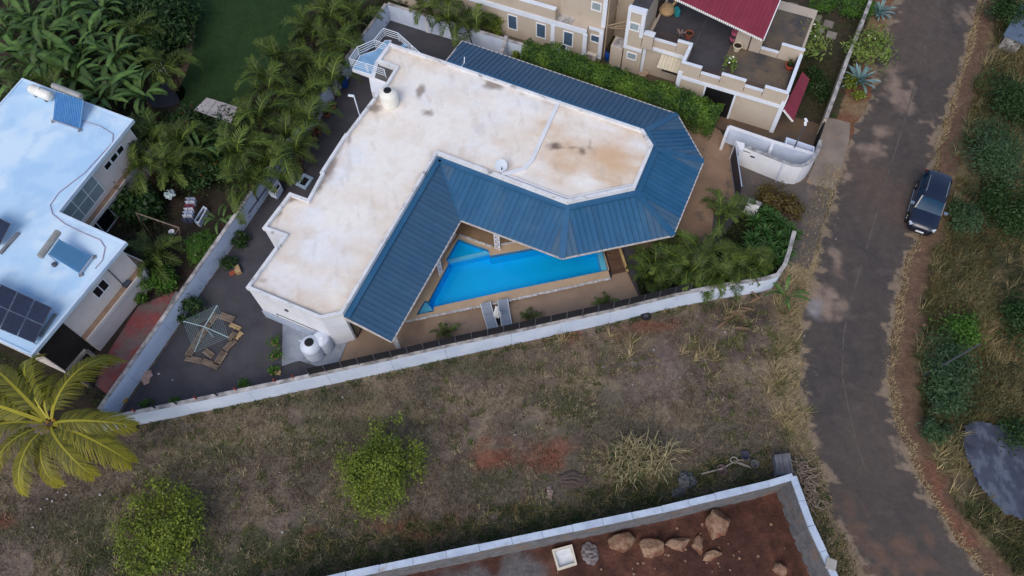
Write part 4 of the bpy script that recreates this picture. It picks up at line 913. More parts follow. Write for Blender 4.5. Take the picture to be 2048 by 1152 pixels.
par(un + .03, ucor - .03, v1, v1 + tw, LO)
blk(uw, un, v1 - .02, v1 + tw + .05, TF, PT + .5, m_cream, 'screen_wall')
MB().tube([L((uw + un) / 2 + .1, v1 - .06, TF), L((uw + un) / 2 + .1, v1 - .06, PT + .5)], .04).build('downpipe', mat('brown pipe', C(70, 56, 50), fine=.05), ch)
par(u0, u0 + tw, v0 + tw + .03, vset - .03, PT)                                         # west return of the front terrace
# white bands and pilasters
blk(u0 - .05, u1 + .05, v0 - .06, v0 + .02, 2.45, 2.72, m_trim, 'string_course')
for ua, ub in ((u0 - .06, u0 + .24), (u1 - .24, u1 + .06)): blk(ua, ub, v0 - .09, v0 + .025, 0, 3.1, m_trim, 'pilaster')
blk(u1 - .02, u1 + .07, v0 + .03, v0 + .3, 0, PT - .3, m_trim, 'pilaster')
# garage-like dark opening and its white jambs
ga, gb = uu(1404, 195, 2.2), uu(1460, 212, 2.2)
blk(ga, gb, v0 - .02, v0 + .035, .0, 2.35, m_dark, 'opening'); blk(ga - .12, ga, v0 - .05, v0 + .034, 0, 2.44, m_trim, 'jamb'); blk(gb, gb + .14, v0 - .05, v0 + .034, 0, 2.44, m_trim, 'jamb')
# set-back centre with terrace parapet
ul = uu(1288, 90, 2.6); blk(ul + .03, u0 + .02, vset + .03, vset + 8, 0, TF, m_cream)
MB().prism(xy([L(ul + .2, vset + .2), L(u0 + .19, vset + .2), L(u0 + .19, vset + 6), L(ul + .2, vset + 6)]), TF, TF + .012).build('terrace_floor', m_terf2, ch)
cu2 = [ul, uu(1297, 63, PT), uu(1318, 75, PT), uu(1354, 82, PT), u0 + tw]
zz2 = (PT + 1.2, PT + .25, LO, PT)
cu2 = [ul, uu(1314, 62, PT), uu(1355, 84, PT), u0 + tw - .02]
par(cu2[0], cu2[1] - .025, vset, vset + tw, PT); par(cu2[1] + .0, cu2[2] - .025, vset, vset + tw, LO); par(cu2[2], cu2[3], vset, vset + tw, PT)
blk(ul, u0 + .0, vset - .06, vset + .02, 2.45, 2.72, m_trim, 'string_course'); blk(ul - .02, ul + .26, vset - .09, vset + .025, 0, 2.45, m_trim, 'pilaster')
mb = MB()
for z in (.15, .35, .55): mb.tube([L(cu2[1], vset + tw + .1, LO + z), L(cu2[2], vset + tw + .1, LO + z)], .025, 5)
mb.build('terrace_rail', MATS['brown rail'], ch)
# cream slatted canopy over a dark window
wa, wb = uu(1318, 140, 1.9), uu(1352, 150, 1.9)
pane_on(ch, L((wa + wb) / 2, vset).xy, U, (wb - wa), .9, .75, m_f=m_cream, out=-V)
mb = MB(); n = 7; ca, cb = wa - .25, wb + .25
for i in range(n):
    a_, b_ = ca + (cb - ca) * (i + .03) / n, ca + (cb - ca) * (i + .97) / n
    MB().hull8([L(a_, vset - .95, 1.85), L(b_, vset - .95, 1.85), L(b_, vset, 2.3), L(a_, vset, 2.3)], [L(a_, vset - .95, 1.9), L(b_, vset - .95, 1.9), L(b_, vset, 2.35), L(a_, vset, 2.35)]).build('canopy_slat', mat('cream canopy', C(206, 196, 172), C(190, 180, 158), scale=2, fine=.06), ch)
# tall stair block
ux0, ux1 = uu(1250, 60, 4.2), uu(1297, 25, 5.3)
blk(ux0, ul + .02, vset - .35, vset + 3, 0, 2.7, m_cream); blk(ux0, ux1, vset - .35, vset + 3, 2.7, 5.6, m_cream)
blk(ux0 - .04, ux0 + .2, vset - .42, vset - .34, 2.3, 5.6, m_trim, 'pilaster'); blk(ux1 - .24, ux1 + .04, vset - .42, vset - .34, 3.6, 5.6, m_trim, 'pilaster')
blk(ux0 - .05, ux1 + .05, vset - .42, vset - .1, 5.6, 5.95, m_trim, 'parapet_cap'); blk(ux0, ux1, vset - .09, vset + 3, 5.6, 5.68, m_terf2, 'stair_roof')
blk(ux1 + .05, cu2[1], vset - .36, vset - .02, 2.7, PT + .1, m_cream, 'stepped_parapet'); blk(ux1 + .05, cu2[1] + .03, vset - .4, vset + .02, PT + .1, PT + .17, m_trim, 'parapet_cap')
blk(ux0, ul, vset - .41, vset - .34, 2.25, 2.5, m_trim, 'string_course')
pane_on(ch, L(uu(1279, 34, 4.4), vset - .35).xy, U, .62, .55, 4.1, out=-V, frame=.09, m_p=m_glass)
pane_on(ch, L(uu(1271, 96, 1.7), vset - .35).xy, U, .62, .5, 1.4, out=-V, frame=.09, m_p=m_glass)
# left two-storey wing
va = uv(P(1165.6, 116))[1]; ui = uu(1169, 90, 1.5); uj = uu(1206, 90, 1.2); up0 = uu(1106, 70, 1.5)
m_winb = mat('blue-grey window', C(76, 98, 120), C(66, 86, 108), scale=1.4, rough=.15, fine=.08)
blk(-32, ui, va, va + 9, 0, 2.85, m_cream); blk(ui, uj, va + .45, va + 9, 0, 2.85, m_cream); blk(up0 + .2, uj - .02, va + .75, va + 9, 2.85, 6.6, m_cream, 'upper_wall')
blk(-32, ui + .05, va - .07, va + .02, 2.4, 2.84, m_trim, 'string_course'); blk(ui + .05, uj + .03, va + .38, va + .47, 2.6, 2.84, m_trim, 'string_course')
for uc in (up0, ui): blk(uc - .2, uc + .13, va - .11, va + .03, 0, 2.4, m_trim, 'pilaster')
blk(uj - .28, uj + .04, va + .36, va + .48, 0, 2.6, m_trim, 'pilaster'); blk(uj - .3, uj + .02, va + .66, va + .77, 2.85, 6.6, m_trim, 'pilaster')
blk(-32, up0 + .1, va + .02, va + .25, 2.86, 3.75, m_cream, 'balcony_wall'); blk(-32, up0 + .1, va - .03, va + .3, 3.76, 3.84, m_trim, 'parapet_cap')
blk(-32, up0 + .2, va + 2.2, va + 9, 2.85, 6.6, m_cream, 'upper_wall')
blk(up0 + .11, up0 + 1.4, va + .02, va + .75, 2.86, 2.9, m_cope, 'ledge')
for (x, y, w_, h_, z) in ((1025, 45, .68, 1.25, .85), (1080, 65, .68, 1.25, .85), (1139, 73, .68, 1.25, .85)):
    pane_on(ch, L(uu(x, y, z + h_ / 2), va).xy, U, w_, h_, z, out=-V, frame=.08, m_p=m_winb)
pane_on(ch, L(uu(1192, 73, 1.9), va + .45).xy, U, .62, .55, 1.55, out=-V, frame=.08, m_p=m_winb)
pane_on(ch, L(uu(1194, 9, 4.6), va + .75).xy, U, .62, .6, 4.2, out=-V, frame=.09, m_p=m_glass)
blk(uj + .04, ux0 - .05, va + 3.2, va + 9, 0, 6.6, m_cream, 'recess_wall')
mb = MB()
for k, (za, du) in enumerate(((2.9, .25), (2.5, .5), (2.2, .8))): mb.tube([L(uj + .1, va + .9 + k * .3, za), L(uj + 1.2, va + 2.0, za - .1), L(ux0 - .1, va + 1.6 - k * .2, za + .1)], .05, 6)
mb.tube([L(uj + .15, va + .7, 0), L(uj + .15, va + .7, 6.4)], .05); mb.build('waste_pipe', mat('cream pipe', C(170, 152, 128), fine=.06), ch)
# beige plinth box in front of the stair block
bx0 = [P(x, y, 2.0) for x, y in ((1222, 91), (1245, 100), (1252, 79), (1232, 72))]
MB().prism(xy(bx0), 0, 2.0).build('chimney_box', m_cream, ch); MB().prism(offset_poly(xy(bx0), .1), 2.001, 2.02).build('chimney_top', m_cope, ch)
# maroon roof over the upper terrace
m_e = mat('white scalloped trim', C(232, 232, 232), rough=.7, fine=.03)
RZ = 5.9
ra, rb, rc, rd = P(1335, -12, RZ), P(1527, 78.6, RZ), P(1562, -2, RZ + .9), P(1420, -60, RZ + .9)
e = (rb - ra); ln = Vector((e.x, e.y, 0)).length; dirE = Vector((e.x, e.y, 0)).normalized(); n = int(ln / .3)
rcc = rb + (P(1562, -2, RZ) - rb).normalized() * 7 + Vector((0, 0, 1.2)); rdd = rcc + (ra - rb)
mr = MB().hull8([p - Vector((0, 0, .08)) for p in (ra, rb, rcc, rdd)], [p - Vector((0, 0, .02)) for p in (ra, rb, rcc, rdd)]).build('maroon_roof', m_maroon, ch)
for i in range(n):
    s0, s1 = (i + .01) / n, (i + .97) / n; q = [ra + e * s0, ra + e * s1, rdd + e * s1, rdd + e * s0]
    MB().hull8([p - Vector((0, 0, .03)) for p in q], [p + Vector((0, 0, .012 + .012 * (i % 2))) for p in q]).build('roof_sheet', m_maroon, mr)
    mb = MB(); qa, qb = ra + e * s0, ra + e * s1; nn_ = Vector((dirE.y, -dirE.x, 0)) * .02
for i in range(int(ln / .16)):
    s0, s1 = i * .16 / ln, (i * .16 + .13) / ln; a_, b_ = ra + e * s0, ra + e * s1; mid = (a_ + b_) / 2; nn_ = Vector((dirE.y, -dirE.x, 0)) * .03
    MB().raw([a_ + nn_ - Vector((0, 0, .03)), b_ + nn_ - Vector((0, 0, .03)), b_ + nn_ - Vector((0, 0, .16)), mid + nn_ - Vector((0, 0, .23)), a_ + nn_ - Vector((0, 0, .16)),
              a_ - Vector((0, 0, .03)), b_ - Vector((0, 0, .03)), b_ - Vector((0, 0, .16)), mid - Vector((0, 0, .23)), a_ - Vector((0, 0, .16))],
             [(4, 3, 2, 1, 0), (5, 6, 7, 8, 9), (0, 1, 6, 5), (1, 2, 7, 6), (2, 3, 8, 7), (3, 4, 9, 8), (4, 0, 5, 9)]).build('trim_scallop', m_e, mr)
MB().beam(rb + Vector((.03, 0, -.06)), rcc + Vector((.03, 0, -.06)), .06, .16).build('roof_trim', m_e, mr)
for t in ():
    p = ra + e * t - Vector((0, 0, .1)) + V * .15; MB().beam(Vector((p.x, p.y, TF)), p, .14).build('roof_post', m_cream, ch)
# maroon awning on the east side
aw = [P(1320 + x * .2214, y * .2214, h) for x, y, h in ((1285, 648, 2.6), (1352, 715, 2.05), (1205, 1092, 2.05), (1118, 985, 2.6))]
am = MB().hull8([p - Vector((0, 0, .05)) for p in aw], [p - Vector((0, 0, .01)) for p in aw]).build('awning', m_maroon, ch)
for i in range(9):
    t0, t1 = (i + .02) / 9, (i + .96) / 9; q = [aw[0] + (aw[3] - aw[0]) * t0, aw[1] + (aw[2] - aw[1]) * t0, aw[1] + (aw[2] - aw[1]) * t1, aw[0] + (aw[3] - aw[0]) * t1]
    MB().hull8([p - Vector((0, 0, .02)) for p in q], [p + Vector((0, 0, .015)) for p in q]).build('awning_sheet', m_maroon, am)
d_ = (aw[2] - aw[3])
for i in range(7):
    a_, b_ = aw[3] + d_ * (i / 7), aw[3] + d_ * ((i + .85) / 7); MB().beam(a_ - Vector((0, 0, .1)), b_ - Vector((0, 0, .1)), .03, .16).build('trim_scallop', m_e, am)
sheet('cream_house_yard', xy([L(u0 - 3, v0 - 1.2), L(u1 + 3.2, v0 - 1.2), L(u1 + 3.2, v0 + 2.0), L(u1, v0 + 2.0), L(u1, v0 + .1), L(u0, v0 + .1), L(u0, vset), L(u0 - 3, vset)]), .02, mat('stained yard concrete', C(104, 84, 66), C(84, 74, 66), scale=.5, rough=.9, fine=.14, fscale=10, c3=C(60, 56, 54), s3=.5))
# air conditioners, tank, drums and junk by the cream house
m_acw = mat('air conditioner white', C(206, 198, 186), C(190, 182, 170), scale=3, rough=.6, fine=.05)
def aircon(p, rz, label):
    r = thing('air_conditioner', p, label, 'air conditioner'); mb = MB(); mb.box(p + Vector((0, 0, .32)), (.8, .32, .58), rz); mb.build('casing', m_acw, r, bevel=.02)
    M = Matrix.Rotation(rz, 3, 'Z'); 
    mb = MB(); mb.box(p + M @ Vector((-.12, -.165, .32)), (.5, .02, .5), rz); mb.build('fan_recess', m_black, r)
    mb = MB()
    for k in range(5): mb.box(p + M @ Vector((-.12, -.18, .12 + k * .1)), (.5, .012, .018), rz); mb.box(p + M @ Vector((-.32 + k * .1, -.181, .32)), (.018, .012, .48), rz)
    mb.build('grille', m_acw, r)
aircon(L(uu(1100, 25, 3.2), va + .5, 2.9), AX, 'air conditioner on the ledge of the cream house')
aircon(L(ui + .55, va + .1, .0), AX, 'air conditioner standing on the ground beside the hedge')
water_tank(L(uu(1124, 98, 1.2), va - .75, 0), .5, 1.2, 'white water tank with black lid behind the hedge at the cream house', m_tank2)
m_drum = mat('blue drum', C(24, 66, 140), C(20, 56, 122), scale=3, rough=.4, fine=.06)
for (x, y, lab) in ((1264, 140, 'blue plastic drum beside the cream house wall and white crate'), (1216, 118, 'blue plastic drum beside the beige chimney box')):
    p = P(x, y); dr_ = thing('drum', p, lab, 'drum'); MB().lathe([(.26, 0), (.29, .1), (.29, .38), (.31, .42), (.29, .46), (.29, .8), (.26, .85)], p, 18).build('drum_body', m_drum, dr_, smooth=True); MB().lathe([(.24, 0), (.24, .02)], p + Vector((0, 0, .851)), 16).build('lid', m_black, dr_)
p = P(1268, 128); cr = thing('storage_crate', p, 'white and grey crate stacked with junk by the cream wall', 'crate'); MB().box(p + Vector((0, 0, .35)), (.8, .5, .7), AX).build('crate_body', m_acw, cr, bevel=.02); MB().box(p + Vector((0, 0, .74)), (.86, .56, .06), AX).build('crate_lid', m_frame, cr, bevel=.01); MB().box(p + Vector((.1, -.3, .5)), (.5, .06, .2), AX).build('handle', m_red, cr)
p = P(1283, 155); cr = thing('carton', p, 'crumpled beige carton lying beside the hedge', 'carton'); MB().box(p + Vector((0, 0, .2)), (.6, .45, .35), .2).build('carton_body', mat('cardboard', C(176, 150, 128), C(150, 128, 108), scale=3, fine=.1), cr, bevel=.03); MB().box(p + Vector((.3, .1, .4)), (.3, .4, .03), .5).build('flap', MATS['cardboard'], cr)
p = L(uv(P(1012, 95))[0], 42.6, 0); rw = thing('return_wall', P(1010, 100), 'short white garden wall end beside the hedge', 'wall'); q0, q1 = P(1013, 72, 1.7), P(1001, 112, 1.7); mb = MB(); strip_wall(mb, [q0, q1], .22, 0, 1.7); mb.build('wall_section', m_white, rw); mb = MB(); strip_wall(mb, [q0, q1], .28, 1.7, 1.75); mb.build('coping', m_cope, rw)
# ================================================================== PLANTS
def leafmat(name, dark, light, transl=.25, rough=.55, rand=0.0): return mat(name, dark, light, attr='rnd', rough=rough, spec=.35, fine=.12, fscale=3, transl=transl, rand=rand)
m_areca = leafmat('feather palm leaf', C(20, 37, 15), C(106, 126, 48), rand=.42)
m_coco = leafmat('coconut leaf', C(24, 48, 15), C(178, 168, 54), rand=.25)
m_banana = leafmat('paddle leaf', C(36, 58, 30), C(92, 122, 58), rand=.4)
m_hedge = leafmat('hedge leaf', C(36, 70, 26), C(124, 158, 52))
m_lime = leafmat('yellow-green leaf', C(56, 80, 30), C(150, 164, 56))
m_dgreen = leafmat('dark shrub leaf', C(22, 42, 20), C(60, 92, 38))
m_mgreen = leafmat('mid green shrub leaf', C(40, 72, 26), C(98, 142, 46))
m_blueg = leafmat('feathery blue-green leaf', C(34, 60, 38), C(84, 112, 72))
m_croton = leafmat('croton leaf', C(66, 44, 32), C(108, 98, 44))
m_drac = leafmat('dracaena leaf', C(18, 44, 18), C(66, 104, 42), rand=.3)
m_agave = leafmat('agave leaf', C(60, 92, 96), C(128, 160, 160), .05)
m_frang = leafmat('frangipani leaf', C(62, 86, 40), C(146, 166, 78))
m_straw = leafmat('straw', C(128, 112, 76), C(196, 180, 136))
m_brownleaf = leafmat('dead frond', C(110, 84, 62), C(178, 148, 116))
m_bark = mat('bark', C(98, 80, 64), C(74, 60, 48), scale=4, rough=.95, bump=.6, fine=.2)
m_flowred = mat('red petal', C(190, 52, 28), C(210, 80, 40), scale=9, fine=.1); m_floww = mat('white petal', C(236, 234, 220), fine=.05); m_flowp = mat('mauve petal', C(126, 108, 190), C(150, 136, 206), scale=8, fine=.1)

def frond_mesh(name, Ln, nl, ll, m, e0=60, e1=-45, seed=0, wd=.045, vee=.35, tipyellow=.0, sweep=.55, drp=.3):
    r = np.random.default_rng(seed); co = []; qd = []; rn = []
    S_ = 24; s = np.linspace(0, 1, S_); el = np.radians(e0 + (e1 - e0) * s ** 1.15); dx = np.cos(el) * Ln / S_; dz = np.sin(el) * Ln / S_; X = np.cumsum(dx); Z = np.cumsum(dz); yw = .12 * Ln * (r.random() - .5)
    Yc = yw * s ** 2
    def at(t): return np.array([np.interp(t, s, X), np.interp(t, s, Yc), np.interp(t, s, Z)]), np.interp(t, s, el)
    # rachis
    for i in range(S_):
        w_ = .03 * Ln / 2 * (1 - .85 * s[i]) + .006; p = np.array([X[i], Yc[i], Z[i]])
        co += [p + [0, w_, .01], p - [0, w_, -.01]]; rn += [.95] * 2
        if i: k = 2 * i; qd.append((k - 2, k - 1, k + 1, k))
    for i in range(nl):
        t = .12 + .87 * (i + r.random() * .6) / nl
        p, e = at(min(t, .999)); fw = np.array([math.cos(e), 0, math.sin(e)]); upv = np.array([-math.sin(e), 0, math.cos(e)])
        l = ll * (math.sin(math.pi * min(1, .18 + t * .78)) ** .7) * (.85 + .3 * r.random())
        for sd in (-1, 1):
            side = np.array([0, sd, 0.]); sw = sweep + .35 * t + .2 * (r.random() - .5)
            d = side * math.cos(sw) + fw * math.sin(sw) + upv * (vee * (.6 + .8 * r.random())); d /= np.linalg.norm(d)
            dn = np.array([0, 0, -1.]); b = p; mid = p + d * l * .55 + dn * l * .06; tip = p + d * l * .95 + dn * l * (drp + .2 * r.random())
            wv = np.cross(d, upv); wv /= np.linalg.norm(wv) + 1e-9; k = len(co); ww_ = wd * (.8 + .4 * r.random())
            co += [b - wv * ww_ * .3, b + wv * ww_ * .3, mid + wv * ww_ * .5, mid - wv * ww_ * .5, tip + wv * .006, tip - wv * .006]
            v = np.clip(.08 + .4 * r.random() + .25 * t * t, 0, 1); vt = np.clip(v + tipyellow * (.1 + 1.1 * t * t), 0, 1); rn += [v, v, (v + vt) / 2, (v + vt) / 2, vt, vt]
            qd += [(k, k + 1, k + 2, k + 3), (k + 3, k + 2, k + 4, k + 5)]
    return mesh_np(name, np.array(co), qd, m, {'rnd': np.array(rn)})
def paddle_mesh(name, Ln, wd, m, e0=70, e1=-20, seed=0, pet=.35):
    r = np.random.default_rng(seed); co = []; qd = []; rn = []; S_ = 26; s = np.linspace(0, 1, S_); el = np.radians(e0 + (e1 - e0) * s ** 1.3); X = np.cumsum(np.cos(el)) * Ln / S_; Z = np.cumsum(np.sin(el)) * Ln / S_
    last = None
    for i in range(S_):
        t = s[i]; b = max(0, (t - pet) / (1 - pet)); w_ = .03 if t < pet else wd / 2 * (math.sin(math.pi * min(.985, .08 + .9 * b)) ** .5)
        tear = 1 if r.random() > .25 else .8; up = np.array([-math.sin(el[i]), 0, math.cos(el[i])]); p = np.array([X[i], 0, Z[i]]); k = len(co)
        for y, h in ((-w_ * tear, .25 * w_ - .1 * b * r.random()), (0, 0), (w_ * tear, .25 * w_ - .1 * b * r.random())): co.append(p + np.array([0, y, 0]) + up * h)
        v = .3 + .4 * r.random(); rn += [v, min(1, v + .35), v - .1]
        if i: qd += [(k - 3, k - 2, k + 1, k), (k - 2, k - 1, k + 2, k + 1)]
    return mesh_np(name, np.array(co), qd, m, {'rnd': np.clip(rn, 0, 1)}, smooth=True)
def lance_mesh(name, Ln, wd, m, e0=70, e1=30, seed=0):
    r = np.random.default_rng(seed); S_ = 7; co = []; qd = []; rn = []; x = z = 0
    for i in range(S_):
        t = i / (S_ - 1); e = math.radians(e0 + (e1 - e0) * t); w_ = wd / 2 * (.55 + 1.3 * t) * (1 - t) ** .55 if t < 1 else 0.004
        co += [(x, -w_, z + w_ * .6), (x, 0, z), (x, w_, z + w_ * .6)]; v = .25 + .5 * r.random(); rn += [v + .2, v, v + .2]
        x += math.cos(e) * Ln / S_; z += math.sin(e) * Ln / S_; k = 3 * i
        if i: qd += [(k - 3, k - 2, k + 1, k), (k - 2, k - 1, k + 2, k + 1)]
    return mesh_np(name, np.array(co), qd, m, {'rnd': np.clip(rn, 0, 1)})
def cloud_mesh(name, n, rad, size, m, clumps=40, seed=0, spread=.22, shell=(.55, 1.0), low=-.3, aspect=.5, droop=0.0):
    r = np.random.default_rng(seed); rad = np.array(rad); d = r.normal(size=(clumps * 3, 3)); d /= np.linalg.norm(d, axis=1)[:, None]; d = d[d[:, 2] > low][:clumps]; k = len(d)
    cr = shell[0] + (shell[1] - shell[0]) * r.random(k); cr = cr * (.72 + .6 * fbm(d[:, 0] * 1.3 + seed * 1.7, d[:, 1] * 1.3 + d[:, 2], 3, 1.2)); cen = d * cr[:, None]; cb = r.random(k)
    ci = r.integers(0, k, n); pos = (cen[ci] + r.normal(size=(n, 3)) * spread * (.6 + .8 * r.random((n, 1)))) * rad
    nr = r.normal(size=(n, 3)) * .8 + pos / (np.linalg.norm(pos, axis=1)[:, None] + 1e-6) * .6 + np.array([0, 0, .7 - droop]); nr /= np.linalg.norm(nr, axis=1)[:, None]
    a = np.cross(nr, r.normal(size=(n, 3))); a /= np.linalg.norm(a, axis=1)[:, None]; b = np.cross(nr, a); sz = size * (.6 + .8 * r.random((n, 1)))
    p0 = pos - a * sz; p1 = pos + b * sz * aspect; p2 = pos + a * sz; p3 = pos - b * sz * aspect; co = np.stack([p0, p1, p2, p3], 1).reshape(-1, 3)
    v = np.clip(.15 + .45 * cb[ci] + .45 * (r.random(n) - .3), 0, 1)
    return mesh_np(name, co, np.arange(4 * n).reshape(-1, 4), m, {'rnd': np.repeat(v, 4)})
def trunk(root, h, r0, limbs=5, spread=.8, seed=0, name='trunk'):
    r = random.Random(seed); mb = MB(); b = wloc(root); mb.tube([b, b + Vector((.03, .02, h * .3)), b + Vector((-.02, .04, h * .55))], [r0, r0 * .85, r0 * .7], 8)
    for i in range(limbs):
        a = 2 * math.pi * i / limbs + r.uniform(-.4, .4); s = spread * r.uniform(.6, 1); st = b + Vector((-.01, .03, h * r.uniform(.35, .55)))
        mb.tube([st, st + Vector((math.cos(a) * s * .5, math.sin(a) * s * .5, h * .2)), st + Vector((math.cos(a) * s, math.sin(a) * s, h * .38))], [r0 * .5, r0 * .35, r0 * .15], 6)
    return mb.build(name, m_bark, root)
def bush(name, px, py, hgt, rx, ry, n, size, m, label, cat, seed, clumps=None, group=None, hc=None, flowers=None, shell=(.5, 1.0), low=-.35, spread=.22, zc=.55, base=0.0, aspect=.5):
    """shrub or small tree: crown centre seen at the photo point, standing on the ground"""
    c = P(px, py, base + hgt * zc); root = thing(name, Vector((c.x, c.y, base)), label, cat, group)
    trunk(root, hgt * .8, .05 + .02 * max(rx, ry), seed=seed, spread=rx * .6)
    me = cloud_mesh('crown', n, (rx, ry, hgt * .5), size, m, clumps or int(14 + 10 * rx * ry), seed, spread, shell, low, aspect); add('crown', me, root, (0, 0, hgt * zc))
    if flowers:
        fm, cnt = flowers; r = np.random.default_rng(seed + 5); d = r.normal(size=(cnt, 3)); d /= np.linalg.norm(d, axis=1)[:, None]; d[:, 2] = abs(d[:, 2])
        mb = MB()
        for q in d:
            p = Vector(q * np.array([rx, ry, hgt * .5])) * r.uniform(.75, 1.02); s = .05 + .05 * r.random(); mb.raw([p + Vector((-s, 0, 0)), p + Vector((0, -s, .02)), p + Vector((s, 0, 0)), p + Vector((0, s, .02)), p + Vector((0, 0, s))], [(0, 1, 4), (1, 2, 4), (2, 3, 4), (3, 0, 4)])
        o = mb.build('flower_sprays', fm, root, world=False); o.location = (0, 0, hgt * zc)
    return root
ARECA = [frond_mesh('frond', 2.6 + .15 * k, 32, .62, m_areca, 80, -45 - 12 * k, seed=k, wd=.05, vee=.42, drp=.12, tipyellow=.25 * (k % 2), sweep=.5) for k in range(4)]
def areca(px, py, hc, label, seed, n=15, sc=1.0, group=None, stems=4, name='feather_palm', base=0.0):
    r = random.Random(seed); c = P(px, py, base + hc); root = thing(name, Vector((c.x, c.y, base)), label, 'palm', group); k0 = max(.3, hc - 1.1 * sc)
    tips = []
    for s in range(stems):
        a = 2 * math.pi * s / stems + r.random(); o = Vector((math.cos(a), math.sin(a), 0)) * .22 * sc; t = Vector((o.x * 2.0, o.y * 2.0, k0 * r.uniform(.85, 1.1))); tips.append(t); mb = MB(); mb.tube([root.location + o, root.location + o * 1.5 + Vector((0, 0, k0 * .5)), root.location + t], [.06 * sc, .05 * sc, .045 * sc], 7); mb.build('stem', m_bark, root)
    for i in range(n):
        t = tips[i % stems]; az = 2.4 * i + r.uniform(-.35, .35); tilt = r.uniform(-.45, .45)
        add('frond', ARECA[r.randrange(4)], root, t, (r.uniform(-.25, .25), tilt, az), sc * r.uniform(.75, 1.12))
    return root
# ---- palms along the west garden wall
ordn = ['first', 'second', 'third', 'fourth', 'fifth', 'sixth', 'seventh', 'eighth', 'ninth', 'tenth', 'eleventh', 'twelfth', 'thirteenth', 'fourteenth', 'fifteenth', 'sixteenth', 'seventeenth', 'eighteenth', 'nineteenth', 'twentieth', 'twenty-first', 'twenty-second', 'twenty-third', 'twenty-fourth']
wp = [(700, 22), (652, 12), (610, 52), (668, 75), (560, 105), (625, 120), (520, 155), (590, 180), (655, 140), (505, 215), (560, 250), (615, 225), (470, 285), (525, 315), (575, 285), (485, 355)]
for i, (x, y) in enumerate(wp): areca(x, y, 2.9 + .5 * math.sin(i * 2.3), f'{ordn[i]} green feather palm counting down the garden side of the west wall', 100 + i, n=13, sc=1.12, group='feather palms along the west wall')
for i, (x, y) in enumerate(((300, 262), (350, 265), (285, 318), (340, 318), (300, 500))):
    areca(x, y, 2.9 - (.9 if y > 400 else 0), f'{ordn[i]} feather palm in the garden bed beside the pale blue roofed house', 140 + i, n=16, sc=1.05, group='feather palms beside the left house')
# ---- paddle-leaved palms in the top left corner
PAD = [paddle_mesh('paddle_leaf', 3.6, .44, m_banana, 82, -10 - 15 * k, seed=k) for k in range(4)]
def paddle(px, py, hc, label, seed, n=18, sc=1.0, group='paddle-leaved palms', base=0.0):
    r = random.Random(seed); c = P(px, py, base + hc); root = thing('paddle_leaf_palm', Vector((c.x, c.y, base)), label, 'palm', group); b = root.location; k0 = hc - 1.0 * sc
    mb = MB(); mb.tube([b, b + Vector((.05, 0, k0 * .5)), b + Vector((0, 0, max(.2, k0)))], [.16 * sc, .14 * sc, .1 * sc], 8); mb.build('stem', m_bark, root)
    for i in range(n): add('paddle_leaf', PAD[r.randrange(4)], root, (0, 0, max(.15, k0)), (r.uniform(-.3, .3), r.uniform(-.25, .35), 2.4 * i + r.uniform(-.3, .3)), sc * r.uniform(.75, 1.1))
    return root
for i, (x, y, s) in enumerate(((205, 188, 1.05), (150, 150, 1.1), (100, 110, 1.1), (45, 110, 1.0), (120, 45, 1.05), (60, 40, 1.0), (180, 75, 1.0), (15, 60, 1.0), (250, 165, .9), (200, 20, .9), (70, 145, 1.0), (230, 110, .9), (160, 110, 1.1), (90, 75, 1.1), (10, 15, 1.0), (140, 10, 1.0), (285, 190, .8))):
    paddle(x, y, 2.6, f'{ordn[i]} large paddle-leaved palm counting out from the blue collector on the left house', 200 + i, sc=s)
paddle(440, 438, 1.1, 'small broad-leaved plant beside the clipped round bush at the wall', 231, n=9, sc=.5, group=None)
paddle(395, 300, 2.0, 'broad-leaved plant among the red flowering shrubs', 232, n=9, sc=.7, group=None)
bush('flowering_shrub', 225, 30, 2.6, 1.8, 1.5, 3000, .12, m_dgreen, 'dark shrub with mauve flowers between the paddle palms', 'shrub', 301, flowers=(m_flowp, 90))
bush('flowering_shrub', 262, 118, 1.6, 1.3, 1.2, 1800, .11, m_dgreen, 'low shrub with pale mauve flowers beside the white garden chair', 'shrub', 302, flowers=(m_flowp, 70))
for i, (x, y) in enumerate(((330, 60), (290, 90), (345, 20), (285, 25))): bush('garden_shrub', x, y, 2.8, 1.7, 1.7, 3200, .16, m_dgreen, f'{ordn[i]} dark green shrub beside the lawn path', 'shrub', 310 + i, group='dark shrubs beside the lawn')
for i, (x, y, rr) in enumerate(((420, 300, 1.6), (450, 255, 1.4), (380, 245, 1.3), (400, 340, 1.4))): bush('flowering_shrub', x, y, 1.9, rr, rr, 3400, .1, m_dgreen, f'{ordn[i]} dark leafy shrub dotted with red flowers behind the wall palms', 'shrub', 320 + i, group='red flowered shrubs', flowers=(m_flowred, 9))
bush('leafy_shrub', 275, 410, 1.8, 1.2, 1.2, 1500, .17, m_dgreen, 'dark broad-leaved shrub against the left house wall', 'shrub', 330, aspect=.7)
bush('clipped_bush', 405, 497, 1.3, 1.05, 1.15, 6000, .05, m_mgreen, 'clipped round green bush touching the west wall', 'bush', 331, shell=(.8, 1.0), spread=.12, clumps=120, low=-.1, flowers=(m_floww, 5))
bush('garden_shrub', 318, 562, 1.2, 1.0, .9, 2400, .09, m_mgreen, 'bright green shrub at the end of the red patio', 'shrub', 332)
bush('garden_shrub', 282, 600, .8, .35, .35, 400, .08, m_mgreen, 'small green shrub beside the white wall on the red patio', 'shrub', 333)
